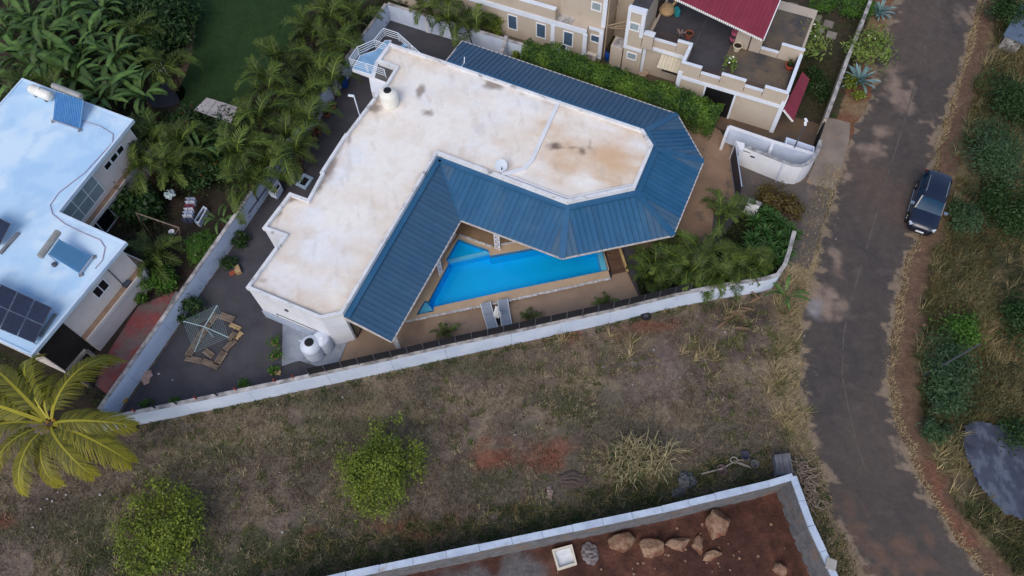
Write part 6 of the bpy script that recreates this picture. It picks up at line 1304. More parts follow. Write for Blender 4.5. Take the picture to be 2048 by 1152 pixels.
# ================================================================== CAR
def car():
    z5 = lambda x, y: (1780 + x * .1389, 320 + y * .1389)
    d = P(*z5(490, 485), 1.75) - P(*z5(540, 340), 1.75); d2 = P(*z5(720, 555), 1.75) - P(*z5(755, 400), 1.75); d = (d.normalized() + d2.normalized()); rz = math.atan2(d.y, d.x); d.normalize()
    fr = P(*z5(425, 1030), .55); c = fr - d * 2.4; root = thing('parked_car', Vector((c.x, c.y, .04)), 'dark blue sport utility car parked half on the road verge', 'car', rz=rz)
    pm = mat('dark blue car paint', C(18, 27, 50), C(15, 23, 42), scale=1, rough=.28, spec=.55, coat=.7, fine=.03); gm = mat('car glass', C(24, 62, 88), C(18, 50, 74), scale=1, rough=.22, spec=.15, fine=.03)
    chrome = mat('chrome', C(206, 212, 220), rough=.15, metal=.9, fine=.02); tyre = mat('tyre rubber', C(24, 24, 25), rough=.9, fine=.1)
    def loft(secs, name, m, smooth=True):
        n = len(secs[0]); vs = [p for s in secs for p in s]; fs = []
        for i in range(len(secs) - 1): fs += [(i * n + k, i * n + k + 1, (i + 1) * n + k + 1, (i + 1) * n + k) for k in range(n - 1)]
        fs += [tuple(range(n))[::-1], tuple(range((len(secs) - 1) * n, len(secs) * n))]
        return MB().raw(vs, fs).build(name, m, root, smooth=smooth, world=False)
    st = [(-2.38, .74, .92), (-2.32, .86, 1.02), (-1.9, .93, 1.06), (-.9, .95, 1.05), (.2, .95, 1.04), (.85, .94, 1.05), (1.15, .93, 1.06), (1.7, .90, 1.02), (2.1, .84, .95), (2.3, .74, .86), (2.4, .58, .74)]
    secs = []
    for x, w_, zt in st: secs.append([(x, -w_ * .9, .28), (x, -w_, .5), (x, -w_ * 1.0, .8), (x, -w_ * .96, zt - .07), (x, -w_ * .82, zt), (x, -w_ * .4, zt + .035), (x, 0, zt + .045), (x, w_ * .4, zt + .035), (x, w_ * .82, zt), (x, w_ * .96, zt - .07), (x, w_, .8), (x, w_, .5), (x, w_ * .9, .28)])
    body = loft(secs, 'body', pm)
    cab = [(-2.22, .80, 1.04, .80, 1.04), (-1.95, .84, 1.04, .72, 1.6), (-1.6, .85, 1.04, .71, 1.69), (-.6, .86, 1.04, .72, 1.74), (.25, .86, 1.04, .71, 1.70), (.45, .86, 1.04, .69, 1.64), (1.12, .80, 1.05, .78, 1.09)]
    loft([[(x, -w_, z0), (x, -wt, z1), (x, -wt * .5, z1 + .02), (x, 0, z1 + .025), (x, wt * .5, z1 + .02), (x, wt, z1), (x, w_, z0)] for x, w_, z0, wt, z1 in cab], 'windows', gm)
    loft([[(x, -wt - .015, z1 - .03), (x, -wt * .98, z1 + .015), (x, -wt * .5, z1 + .045), (x, 0, z1 + .055), (x, wt * .5, z1 + .045), (x, wt * .98, z1 + .015), (x, wt + .015, z1 - .03)] for x, w_, z0, wt, z1 in cab[1:6]], 'roof', pm)
    for s in (-1, 1):
        mb = MB(); mb.beam((.42, s * .72, 1.66), (1.1, s * .82, 1.1), .08, .05); mb.beam((-.55, s * .735, 1.7), (-.55, s * .87, 1.06), .1, .03); mb.beam((-1.6, s * .73, 1.66), (-1.75, s * .86, 1.06), .18, .03); mb.build('pillar', pm, root, world=False)
        mb = MB(); mb.tube([(-1.35, s * .62, 1.78), (-1.25, s * .62, 1.83), (-.1, s * .62, 1.83), (.05, s * .62, 1.79)], .028, 6); mb.build('roof_rail', chrome, root, world=False)
        mb = MB(); mb.box((.82, s * 1.06, 1.12), (.2, .26, .15)); mb.build('mirror', chrome, root, bevel=.03, world=False)
        mb = MB(); mb.box((2.16, s * .66, .82), (.26, .34, .14), -s * .45); mb.build('headlight', mat('headlight glass', C(196, 206, 216), rough=.1, fine=.02), root, bevel=.02, world=False)
        mb = MB(); mb.box((-2.33, s * .74, .95), (.1, .18, .3)); mb.build('tail_light', mat('red lens', C(120, 20, 20), rough=.2, fine=.02), root, world=False)
        mb = MB(); mb.tube([(-1.0, s * .99, .36), (1.0, s * .99, .36)], .05, 6); mb.build('side_step', chrome, root, world=False)
        for x in (-1.45, 1.45):
            mb = MB(); mb.lathe([(.2, -.11), (.34, -.11), (.36, -.07), (.36, .07), (.34, .11), (.2, .11)], (0, 0, 0), 22); mb.v = [(p[0] + x, s * .86 + p[2], p[1] + .33) for p in mb.v]; w_ = mb.build('wheel', tyre, root, smooth=True, world=False)
            mb = MB(); mb.lathe([(.19, -.115), (.21, .0), (.19, .118), (.05, .118)], (0, 0, 0), 14); mb.v = [(p[0] + x, s * .86 + s * p[2], p[1] + .33) for p in mb.v]; mb.build('rim', chrome, w_, world=False)
    MB().box((2.37, 0, .7), (.06, .9, .1)).build('grille', chrome, root, world=False); MB().box((2.41, 0, .5), (.03, .5, .12)).build('number_plate', m_frame, root, world=False); MB().box((2.36, 0, .42), (.1, 1.2, .16)).build('bumper', m_black, root, bevel=.03, world=False)
    MB().box((.95, .3, 1.14), (.03, .35, .02), .3).build('wiper', m_black, root, world=False)
car()

# ================================================================== POOL DECK FURNITURE
m_sling = mat('grey lounger fabric', C(138, 146, 158), C(128, 136, 150), scale=4, rough=.8, fine=.08); m_lf = mat('pale lounger frame', C(190, 196, 204), rough=.4, fine=.03)
def lounger(hx, hy, fx, fy, label):
    h, f = P(hx, hy, .5), P(fx, fy, .4); d = Vector((h.x - f.x, h.y - f.y, 0)); ln = 1.75; d.normalize(); s = Vector((-d.y, d.x, 0)) * .3; b = Vector((f.x, f.y, .1)); root = thing('sun_lounger', b, label, 'sun lounger', 'sun loungers by the pool'); up = Vector((0, 0, 1)); z = .3
    seat = [b - s + up * z, b + s + up * z, b + s + d * 1.1 + up * z, b - s + d * 1.1 + up * z]; MB().hull8([p - up * .03 for p in seat], seat).build('seat', m_sling, root)
    bk = [b - s + d * 1.12 + up * z, b + s + d * 1.12 + up * z, b + s + d * ln + up * (z + .3), b - s + d * ln + up * (z + .3)]; MB().hull8([p - up * .03 for p in bk], bk).build('backrest', m_sling, root)
    mb = MB()
    for k in (-1.06, 1.06): mb.beam(b + s * k + up * (z - .02), b + s * k + d * 1.15 + up * (z - .02), .05); mb.beam(b + s * k + d * 1.15 + up * (z - .02), b + s * k + d * ln + up * (z + .29), .05)
    mb.build('frame', m_lf, root)
    for k in (-1, 1):
        for t in (.1, 1.3): MB().beam(b + s * k + d * t, b + s * k + d * t + up * (z - .03), .05).build('leg', m_lf, root)
lounger(977, 628, 986, 657, 'left grey sun lounger beside the closed white parasol'); lounger(1009, 623, 1014, 652, 'right grey sun lounger beside the closed white parasol')
pu = P(996, 643, .1); um = thing('parasol', pu, 'closed white parasol standing between the two sun loungers', 'parasol')
mb = MB(); n = 16; prof = [(.02, 2.1), (.06, 2.05), (.1, 1.75), (.17, 1.3), (.24, .95), (.2, .93)]; vs = []
for r0, z in prof:
    for k in range(n): rr = r0 * (1 + (.22 if k % 2 else -.18)); vs.append(pu + Vector((rr * math.cos(2 * math.pi * k / n), rr * math.sin(2 * math.pi * k / n), z)))
mb.raw(vs, [(i * n + (k + 1) % n, i * n + k, (i + 1) * n + k, (i + 1) * n + (k + 1) % n) for i in range(len(prof) - 1) for k in range(n)] + [tuple(range(n))]); mb.build('canopy', mat('white parasol cloth', C(232, 232, 230), C(222, 222, 220), scale=3, rough=.8, fine=.04), um)
MB().tube([pu, pu + Vector((0, 0, 2.2))], .025).build('pole', m_post, um); MB().lathe([(.25, 0), (.25, .06), (.06, .1)], pu, 18).build('base', m_black, um)

# ================================================================== WEST YARD
m_wood = mat('weathered pallet wood', C(134, 118, 102), C(106, 92, 80), scale=3, rough=.9, rand=.22, fine=.15, fscale=10)
m_wood2 = mat('fresh yellow pallet wood', C(190, 162, 120), C(170, 142, 104), scale=3, rough=.85, rand=.12, fine=.12)
zd = lambda x, y: (340 + x * .15625, 580 + y * .15625)
PALR = []
def pallet(x0, y0, x1, y1, wd, label, m=None, n=3, group='wooden pallets round the clothes dryer', f=zd):
    a, b = P(*f(x0, y0), .12), P(*f(x1, y1), .12); d = (b - a).normalized(); s = Vector((-d.y, d.x, 0)); root = thing('wooden_pallet', Vector((*((a + b) / 2).xy, .02)), label, 'pallet', group)
    for i in range(n):
        o = s * (wd * ((i + .5) / n - .5)); MB().beam(a + o, b + o, wd / n * .82, .025).build('plank', m or m_wood, root)
    for t in (.06, .5, .94):
        p = a + (b - a) * t; MB().beam(p - s * wd * .5 - Vector((0, 0, .06)), p + s * wd * .5 - Vector((0, 0, .06)), .08, .09).build('bearer', m or m_wood, root)
pls = [((225, 850), (370, 620), .5, 'lower left'), ((380, 605), (500, 430), .5, 'middle left'), ((508, 420), (600, 300), .5, 'upper left'), ((640, 320), (815, 385), .5, 'top'), ((840, 540), (770, 640), .45, 'right'), ((700, 770), (830, 640), .42, 'lower right'), ((590, 960), (700, 790), .5, 'bottom right'), ((200, 870), (400, 910), .4, 'bottom left'), ((410, 905), (620, 985), .4, 'bottom'), ((440, 770), (550, 850), .4, 'inner bottom')]
for i, (a, b, w_, lab) in enumerate(pls): pallet(*a, *b, w_, f'weathered wooden pallet at the {lab} of the ring round the clothes dryer')
pallet(770, 440, 900, 495, .3, 'small yellow wooden pallet at the top right of the dryer ring', m_wood2, 2); pallet(840, 620, 920, 540, .3, 'yellow wooden pallet at the right of the dryer ring', m_wood2, 2)
pallet(1290, 1010, 1415, 1005, .3, 'grey-brown pallet by the pale screed strip, upper of two', None, 2, None); pallet(1290, 1060, 1415, 1060, .3, 'tan pallet by the south wall, lower of two', m_wood2, 2, None)
def dryer():
    hz = 1.75; c0 = P(*zd(440, 470), 1.45); cor = [P(*zd(*q), hz) for q in ((605, 195), (745, 605), (315, 790), (170, 400))]; root = thing('rotary_clothes_dryer', Vector((c0.x, c0.y, .02)), 'square rotary clothes dryer with thin lines over the pallets', 'clothes dryer')
    m = mat('pale green metal', C(166, 190, 196), rough=.4, fine=.04); ml = mat('clothes line', C(150, 178, 176), rough=.6, fine=.05)
    MB().tube([Vector((c0.x, c0.y, .02)), c0], .035, 8).build('pole', m, root)
    for q in cor: MB().tube([c0, q], .025, 6).build('arm', m, root)
    for k in range(7):
        t = .4 + .6 * k / 6; pts = [c0 + (q - c0) * t for q in cor]
        for i in range(4): MB().tube([pts[i], pts[(i + 1) % 4]], .006, 4).build('line', ml, root)
dryer()
m_terra = mat('terracotta', C(150, 84, 62), C(128, 70, 52), scale=4, rough=.9, fine=.12)
m_soil = mat('pot soil', C(52, 40, 32), C(40, 30, 24), scale=6, fine=.2)
def pot(px, py, r, h, label, plant=None, m=None, base=.02, seed=0, group=None):
    p = P(px, py, base); root = thing('plant_pot', p, label, 'plant pot', group); mb = MB(); mb.lathe([(r * .62, 0), (r * .95, h * .85), (r * 1.08, h * .86), (r * 1.08, h), (r * .92, h), (r * .88, h * .86), (r * .3, h * .85)], p, 18); mb.build('pot_body', m or m_terra, root, smooth=True)
    mb = MB(); mb.lathe([(r * .87, 0), (r * .5, .02), (.02, .03)], p + Vector((0, 0, h * .86)), 14); mb.build('soil', m_soil, root)
    if plant: add('foliage', cloud_mesh('foliage', plant[1], (plant[2], plant[2], plant[3]), .09, plant[0], 12, seed, .3, (.2, .9), -.2, .35), root, (0, 0, h + plant[3] * .7))
    return root
z4p = lambda x, y: (520 + x * .2258, 180 + y * .2257)
for i, (x, y, pl_) in enumerate(((655, 160, 1), (600, 235, 1), (525, 380, 0), (470, 440, 0), (478, 415, 0), (410, 590, 1), (358, 655, 0), (222, 795, 1))):
    pot(*z4p(x, y), .26, .42, f'{ordn[i]} terracotta pot from the stair along the west wall', (m_dgreen, 40, .25, .2) if pl_ else None, seed=500 + i, group='terracotta pots along the west wall')
# whitewashed inspection frame
fq = [P(*z4p(x, y)) for x, y in ((390, 745), (478, 785), (405, 888), (318, 845))]; fr_ = thing('inspection_frame', Vector((*fq[0].xy, .02)), 'square pale blue concrete frame round a dark pit cover in the yard', 'frame')
mb = MB(); ring(mb, xy(fq), offset_poly(xy(fq), .2), .02, .12); mb.build('kerb', mat('pale blue kerb', C(166, 186, 206), C(146, 166, 188), scale=2, fine=.08), fr_); mb = MB(); mb.prism(offset_poly(xy(fq), .21), .02, .04); mb.build('cover', m_black, fr_)
sk = [P(*z4p(x, y), .8) for x, y in ((155, 790), (190, 850), (135, 930), (75, 905))]; sn_ = thing('outdoor_sink', Vector((*sk[0].xy, .02)), 'pale concrete outdoor sink standing by the west wall', 'sink'); mb = MB(); ring(mb, xy(sk), offset_poly(xy(sk), .09), .3, .8); mb.build('basin', m_bound, sn_); mb = MB(); mb.prism(offset_poly(xy(sk), .1), .3, .5); mb.build('basin_floor', m_black, sn_); mb = MB(); mb.prism(offset_poly(xy(sk), .15), .02, .3); mb.build('pedestal', m_bound, sn_)
p = P(690, 172); db = thing('blue_barrel', p, 'blue plastic barrel under the stair landing by the west wall', 'barrel'); MB().lathe([(.26, 0), (.3, .1), (.3, .75), (.26, .85)], p, 16).build('barrel_body', m_drum, db, smooth=True); MB().lathe([(.24, 0), (.22, .03)], p + Vector((0, 0, .85)), 14).build('lid', m_black, db)
bush('yard_shrub', 378, 617, 1.1, .8, .75, 1300, .1, m_dgreen, 'dark shrub growing against the west wall above the clothes dryer', 'shrub', 510, base=.02)
bush('yard_shrub', 458, 525, .7, .5, .45, 500, .09, m_dgreen, 'leafy plant in the low wooden box by the west wall', 'shrub', 511, base=.02); bush('yard_shrub', 480, 478, .8, .55, .5, 600, .09, m_dgreen, 'dark plant against the west wall above the wooden box plant', 'shrub', 512, base=.02)
bxp = P(477, 542, .02); bx2 = thing('planter_box', bxp, 'small orange-brown wooden box beside the yard plant', 'box'); MB().box(bxp + Vector((0, 0, .15)), (.35, .6, .3), .5).build('box_body', m_wood2, bx2, bevel=.01); MB().box(bxp + Vector((-.35, -.2, .06)), (.4, .3, .12), .5).build('box_step', m_terra, bx2)
for i, (x, y) in enumerate(((1320, 690), (1330, 865))): 
    q = zd(x, y); pot(q[0] + 6, q[1], .2, .3, ('upper' if i == 0 else 'lower') + ' small orange pot with a leafy plant left of the white tanks', (m_mgreen, 160, .42, .25), seed=520 + i, m=mat('pale terracotta', C(188, 146, 112), fine=.1))
for i, (x, y) in enumerate(((292, 808), (350, 803), (487, 768), (548, 740))): bush('yard_weed', x, y, .4, .35, .3, 160, .08, m_mgreen, f'{ordn[i]} small green weed tuft inside the south wall', 'weed', 530 + i, group='weeds inside the south wall', base=.02)
p = P(251, 802, .02); yo = thing('yellow_stool', p, 'small yellow object lying in the corner of the yard', 'stool'); MB().box(p + Vector((0, 0, .2)), (.3, .4, .06), .6).build('seat', mat('ochre plastic', C(196, 150, 62), C(176, 132, 52), scale=6, fine=.08), yo, bevel=.02)
for s in (-1, 1): MB().box(p + Vector((.1 * s, .1 * s, .1)), (.06, .06, .18), .6).build('leg', MATS['ochre plastic'], yo)
def crumple(name, px, py, sx, sy, label, cat, m, seed, base=.0, h=.2, rz=0):
    """crumpled, ragged-edged sheet lying on the ground"""
    n = 30; X, Y = np.meshgrid(np.linspace(-1.15, 1.15, n), np.linspace(-1.15, 1.15, n)); rad = np.hypot(X, Y); th = np.arctan2(Y, X); edge = .72 + .55 * (fbm(np.cos(th) * 1.6 + seed * 3.1, np.sin(th) * 1.6 + 5, 3, 1.3))
    i, j = np.meshgrid(np.arange(n - 1), np.arange(n - 1)); a = (j * n + i).ravel(); a = a[((rad < edge)[:-1, :-1] & (rad < edge)[1:, 1:]).ravel()]
    ridge = 1 - abs(2 * fbm(X * 1.4 + seed, Y * 2.2 - seed, 4, 1.3) - 1); z = .03 + h * ridge ** 3 * np.clip(1.25 - rad, .1, 1)
    c_, s_ = math.cos(rz), math.sin(rz); X = X * sx; Y = Y * sy; q = np.stack([a, a + 1, a + n + 1, a + n], 1); used, inv = np.unique(q, return_inverse=True)
    co = np.stack([(X * c_ - Y * s_).ravel(), (X * s_ + Y * c_).ravel(), z.ravel()], 1)[used]; me = mesh_np(name, co, inv.reshape(-1, 4), m, smooth=True); p = P(px, py, base)
    o = add(name, me, None, p); sl = o.modifiers.new('thickness', 'SOLIDIFY'); sl.thickness = .012; return tag(o, label, cat)
crumple('cardboard_sheet', 294, 754, .35, .5, 'pinkish torn cardboard lying on the dark yard paving', 'cardboard', mat('faded cardboard', C(190, 160, 150), C(168, 140, 130), scale=3, fine=.1), 3, .03, .1)

# ================================================================== VACANT LOT AND PIT
m_rock = mat('red-stained boulder', C(152, 126, 104), C(124, 94, 76), scale=1.6, rough=.95, bump=1.0, fine=.22, fscale=6, c3=C(104, 64, 50), s3=1.0, t3=(.48, .64), mid=(.2, 3))
def rock(px, py, sx, sy, sz, label, seed, rz=0.0, sink=.25, base=-1.2, grp='boulders in the red pit'):
    p = P(px, py, base + sz * .5); bm = bmesh.new(); bmesh.ops.create_icosphere(bm, subdivisions=4, radius=1); r = random.Random(seed); planes = [Vector((r.gauss(0, 1), r.gauss(0, 1), r.gauss(0, .8))).normalized() for _ in range(16)]; off = [r.uniform(.5, .8) for _ in planes]
    for v in bm.verts:
        q = v.co.copy()
        for nl, o in zip(planes, off):
            t = q.dot(nl) - o
            if t > 0: q -= nl * t * .97
        q *= 1 + .1 * mnoise.noise(q * 1.8 + Vector((seed, 0, 0))) + .05 * mnoise.noise(q * 5 + Vector((seed, 3, 0))) + .02 * mnoise.noise(q * 12); v.co = Vector((q.x * sx * 1.1, q.y * sy * 1.1, q.z * sz * 1.1))
    me = bpy.data.meshes.new('boulder'); bm.to_mesh(me); bm.free(); me.materials.append(m_rock); o = add('boulder', me, None, (p.x, p.y, base + sz * .3), (0, 0, rz)); return tag(o, label, 'rock', grp)
rock(1438, 1048, .75, 1.15, .75, 'largest tan boulder at the right end of the row in the pit', 1, -.35)
rock(1242, 1082, .85, .62, .5, 'brown lumpy boulder at the left end of the row in the pit', 2, -.3)
rock(1305, 1096, .8, .55, .5, 'tan boulder second from the left in the row', 3, .1)
rock(1358, 1088, .75, .42, .45, 'long low boulder in the middle of the row', 4, .25)
rock(1396, 1088, .4, .6, .45, 'narrow pointed boulder left of the largest one', 5, .2)
rock(1422, 1110, .65, .35, .3, 'half buried reddish boulder below the largest one', 6, .3)
rock(1562, 1138, .5, .5, .45, 'squarish tan boulder at the bottom edge near the east block wall', 7, .1)
for i in range(46):
    x, y = random.uniform(1060, 1600), random.uniform(1040, 1150)
    q = P(x, y, -1.2)
    if inside(offset_poly(PIT, .6), np.array([q.x]), np.array([q.y]))[0]: 
        s = random.uniform(.04, .11); mb = MB(); mb.lathe([(s * .3, 0), (s, s * .4), (s * .6, s * .9)], (0, 0, 0), 6); o = mb.build('pebble', m_rock, None, world=False); o.location = (q.x, q.y, float(ground_z(np.array([q.x]), np.array([q.y]))[0])); tag(o, 'small loose stone scattered on the red pit earth', 'stone', 'loose stones in the pit')
tb = [P(1024 + x / 3, 768 + y / 3, -.75) for x, y in ((240, 995), (360, 962), (390, 1080), (275, 1117))]; wt = thing('white_tub', Vector((*tb[0].xy, -1.2)), 'white open rectangular tub standing in the pit', 'tub')
m_tub = mat('tub white', C(222, 226, 230), C(210, 214, 220), scale=3, rough=.5, fine=.05); mb = MB(); ring(mb, xy(tb), offset_poly(xy(tb), .1), -1.25, -.72); mb.build('rim', mat('cream tub frame', C(214, 206, 190), fine=.05), wt); mb = MB(); mb.prism(offset_poly(xy(tb), .101), -1.25, -.95); mb.build('tub_floor', m_tub, wt); ti = offset_poly(xy(tb), .12); mb = MB(); mb.prism([ti[0], ti[1], [ti[1][0] * .65 + ti[2][0] * .35, ti[1][1] * .65 + ti[2][1] * .35], [ti[0][0] * .65 + ti[3][0] * .35, ti[0][1] * .65 + ti[3][1] * .35]], -.945, -.83); mb.build('tub_step', m_tub, wt)
crumple('plastic_sheet', 1180, 1108, .55, .6, 'crumpled grey plastic sheet lying in the pit beside the tub', 'plastic sheet', mat('grey plastic', C(128, 120, 122), C(100, 92, 92), scale=3, rough=.5, fine=.15), 8, -1.12, .2)
crumple('tarpaulin', 1372, 962, .55, .5, 'crumpled grey tarpaulin on the grass beside the block wall', 'tarpaulin', mat('grey tarp', C(104, 106, 108), C(84, 86, 90), scale=3, rough=.5, fine=.12), 11, .0, .45, .4); crumple('tarpaulin', 1358, 984, .5, .3, 'flat grey tarpaulin end touching the block wall', 'tarpaulin', MATS['grey tarp'], 12, .0, .25, .5)
crumple('ground_sheet', 1145, 960, .85, .5, 'dark brown slatted mat lying at the red scrape', 'mat', mat('brown mat', C(92, 80, 74), C(72, 62, 58), scale=6, rough=.9, fine=.2, stretch=(8, 1, 1)), 13, .0, .18, -.05); crumple('rag', 1100, 985, .18, .42, 'twisted pale rag beside the brown mat', 'rag', mat('pale rag', C(168, 150, 142), C(120, 104, 98), scale=5, fine=.15), 14, 0, .2)
# scrap: pole, hose ring, bucket
sc = thing('scrap_pole', P(1420, 944, .1), 'long pale scrap pole lying on the grass by the block wall', 'pole'); MB().tube([P(1402, 948, .1), P(1445, 937, .15), P(1470, 922, .1), P(1500, 934, .12)], .05, 6).build('pole_length', mat('pale scrap', C(160, 150, 138), C(130, 120, 110), scale=4, fine=.12), sc); MB().tube([P(1470, 924, .16), P(1485, 930, .14), P(1503, 936, .12)], .03, 5).build('pole_branch', MATS['pale scrap'], sc)
cc = P(1468, 920, .2); rg = [cc + Vector((math.cos(k * .524) * .2, math.sin(k * .524) * .17, .02 * math.sin(k))) for k in range(13)]; hr = thing('hose_ring', cc, 'pale hose ring on the scrap pole', 'hose'); MB().tube(rg, .04, 6).build('coil', MATS['pale scrap'], hr); MB().tube([rg[0], rg[0] + Vector((.35, .02, -.05))], .035, 6).build('tail', MATS['pale scrap'], hr)
for (x, y, r0, lab, col) in ((1441, 942, .3, 'brownish bucket lying by the scrap pole', C(104, 86, 88)), (1488, 914, .26, 'dark blue-grey bucket beside the hose ring', C(74, 76, 94)), (1507, 930, .22, 'grey wire basket at the end of the scrap pole', C(120, 120, 122))):
    p = P(x, y); b_ = thing('bucket', p, lab, 'bucket'); mm = mat('bucket ' + lab[:9], col, fine=.1); MB().lathe([(r0 * .7, 0), (r0, .32), (r0 * .9, .32), (r0 * .6, .04)], p, 14).build('bucket_body', mm, b_, smooth=True); MB().tube([p + Vector((r0, 0, .32)), p + Vector((0, r0 * .3, .4)), p + Vector((-r0, 0, .32))], .012, 4).build('handle', m_post, b_)
p = P(1291, 634); tb_ = thing('tyre', p, 'black tyre half hidden at the foot of the white wall', 'tyre'); rg = [p + Vector((math.cos(k * .4488) * .25, math.sin(k * .4488) * .2, .12)) for k in range(15)]; MB().tube(rg, .1, 7).build('tread', m_black, tb_); MB().lathe([(.16, 0), (.16, .03)], p + Vector((0, 0, .1)), 12).build('hub', m_post, tb_)
# dead fronds heap near the road end of the wall
FD = [frond_mesh('dead_frond', 2.0, 28, .42, m_brownleaf, 12, -14, seed=60 + k, wd=.05, vee=.05, sweep=.7) for k in range(2)]
for i, (x, y, a) in enumerate(((1470, 640, .3), (1455, 625, .1), (1480, 615, -.2), (1500, 605, .5), (1445, 640, .45), (1465, 655, -.1), (1495, 635, 2.6), (1520, 600, 2.2), (1430, 660, .7))):
    o = add('dead_palm_frond', FD[i % 2], None, P(x, y, .12 + .03 * i), (random.uniform(-.3, .3), random.uniform(-.05, .1), a), random.uniform(.4, .6)); tag(o, 'tan dead palm frond in the heap outside the south-east wall corner', 'palm frond', 'dead fronds heaped outside the wall')
paddle(1572, 590, .8, 'bright green banana-like plant outside the curved wall end', 240, n=8, sc=.5, group=None)
def brush_pile():
    r = random.Random(4); c = P(1612, 962); root = thing('brush_pile', c, 'heap of dry twisted branches between the block wall and the road', 'brush pile'); m = mat('dry branch', C(148, 132, 116), C(116, 102, 90), scale=5, rand=.2, fine=.15)
    for i in range(90):
        t = r.random(); p = P(1600 + 28 * t + r.uniform(-14, 14), 925 + 85 * t + r.uniform(-10, 10), r.uniform(.05, .4)); a = r.uniform(0, 6.28); pts = [p]
        for k in range(5): a += r.uniform(-.9, .9); p = p + Vector((math.cos(a) * .16, math.sin(a) * .16, r.uniform(-.05, .06))); pts.append(p)
        MB().tube(pts, [.028, .03, .028, .024, .02, .012], 5).build('branch', m, root)
brush_pile()
bs_ = [P(1536 + x / 3, 768 + y / 3, .6) for x, y in ((40, 425), (130, 415), (155, 535), (55, 548))]; bk_ = thing('block_stack', Vector((*bs_[0].xy, 0)), 'stack of grey ribbed blocks behind the block wall corner', 'block stack')
for i in range(8):
    t0, t1 = (i + .04) / 8, (i + .96) / 8; q = [bs_[0] + (bs_[1] - bs_[0]) * t0, bs_[0] + (bs_[1] - bs_[0]) * t1, bs_[3] + (bs_[2] - bs_[3]) * t1, bs_[3] + (bs_[2] - bs_[3]) * t0]; MB().hull8([Vector((p.x, p.y, 0)) for p in q], [p + Vector((0, 0, .03 * (i % 3))) for p in q]).build('block_row', m_block, bk_)
# litter
m_lit = mat('white litter', C(184, 184, 186), C(150, 150, 154), scale=6, fine=.1, rand=.15)
def litter(px, py, s, seed, label, grp, base=.04):
    r = random.Random(seed); p = P(px, py, base); pts = [(p.x + math.cos(a) * s * r.uniform(.5, 1), p.y + math.sin(a) * s * r.uniform(.4, .9)) for a in (0, 1.2, 2.4, 3.7, 5.0)]; o = MB().prism(pts, base, base + s * .5).build('litter_scrap', m_lit, None); o.location = (0, 0, 0); tag(o, label, 'litter', grp)
for i, (x, y) in enumerate(((200, 990), (82, 1018), (66, 1055), (120, 965), (128, 972), (116, 985), (132, 990), (95, 998), (105, 1003), (555, 810), (640, 835), (685, 795), (560, 945), (565, 1065), (1265, 770), (1307, 700), (1246, 680), (1225, 682), (1264, 724), (1205, 735), (1445, 800), (1425, 660), (1450, 665), (250, 838), (1609, 672), (1671, 478), (1360, 755), (1000, 770), (790, 880), (1030, 870), (345, 760), (318, 748))):
    zone = 'below the coconut palm' if x < 260 and y > 900 else 'on the dark yard paving' if y < 840 and x < 360 else 'on the road' if x > 1600 else 'in the left half of the vacant lot' if x < 1000 else 'in the rubble near the road end of the white wall'
    litter(x, y, random.uniform(.05, .1), 600 + i, 'small pale scrap of litter ' + zone, 'litter ' + zone)
# ---- east side: dark plastic sheet, pole, small hut
tc_ = [sum(q[k] for q in TARP) / len(TARP) for k in (0, 1)]
def tarp():
    xs = [p[0] for p in TARP]; ys = [p[1] for p in TARP]
    def col(x, y): 
        n = fbm(x * 3 + y, y - x, 4, 1.2); n2 = fbm(x, y, 4, .7); c = np.tile(np.array(C(66, 71, 86)), (len(x), 1)); c = blend(c, sstep(n, .42, .66), C(92, 99, 114)); return blend(c, sstep(n2, .52, .7) * .7, C(50, 53, 64))
    o = paint_grid('plastic_ground_sheet', min(xs), max(xs), min(ys), max(ys), .12, lambda x, y: inside(TARP, x + .5 * (fbm(x, y, 3, 1.1) - .5), y + .5 * (fbm(x + 9, y, 3, 1.1) - .5)), lambda x, y: .08 + .22 * fbm(x, y, 4, .6) + .05 * fbm(x * 1.0, y * 3.0, 3, 1.5), col, mat('dark sheeting', (0, 0, 0), attr='Col', rough=.55, bump=.4, scale=4, fine=.1, fscale=9))
    tag(o, 'large dark blue-grey plastic sheet spread over the ground by the road', 'plastic sheet')
tarp()
a, b = P(1846, 752), P(1957, 690, 4.3); up_ = thing('utility_pole', a, 'thin slanting grey pole rising out of the roadside bush', 'pole'); MB().tube([a, b], [.07, .045], 8).build('shaft', m_post, up_); MB().beam(b - Vector((.12, .05, 0)), b + Vector((.12, .05, .02)), .05).build('cross_arm', m_post, up_)
ht = [P(x, y, 1.2) for x, y in ((2006, 72), (2040, 10), (2075, 25), (2050, 92))]; hut = thing('roadside_kiosk', Vector((*ht[0].xy, 0)), 'small grey-blue shelter panel at the top right corner', 'shelter')
MB().hull8([Vector((p.x, p.y, 1.25)) for p in ht], [p + Vector((0, 0, .12)) for p in ht]).build('roof', mat('grey-blue sheet', C(96, 110, 130), C(84, 98, 118), scale=2, fine=.08), hut); mb = MB(); mb.prism(offset_poly(xy(ht), .2), 0, 1.24); mb.build('wall', m_cope, hut); mb = MB(); strip_wall(mb, [P(2010, 76), P(2060, 100)], .25, 0, .5); mb.build('low_wall', m_cope, hut)
for i, (x, y) in enumerate(((1887, 590), (1880, 632), (1850, 650), (1840, 500))): rock(x, y, .16, .14, .12, f'{ordn[i]} grey stone on the red verge', 40 + i, .3 * i, base=0, grp='stones on the verge')

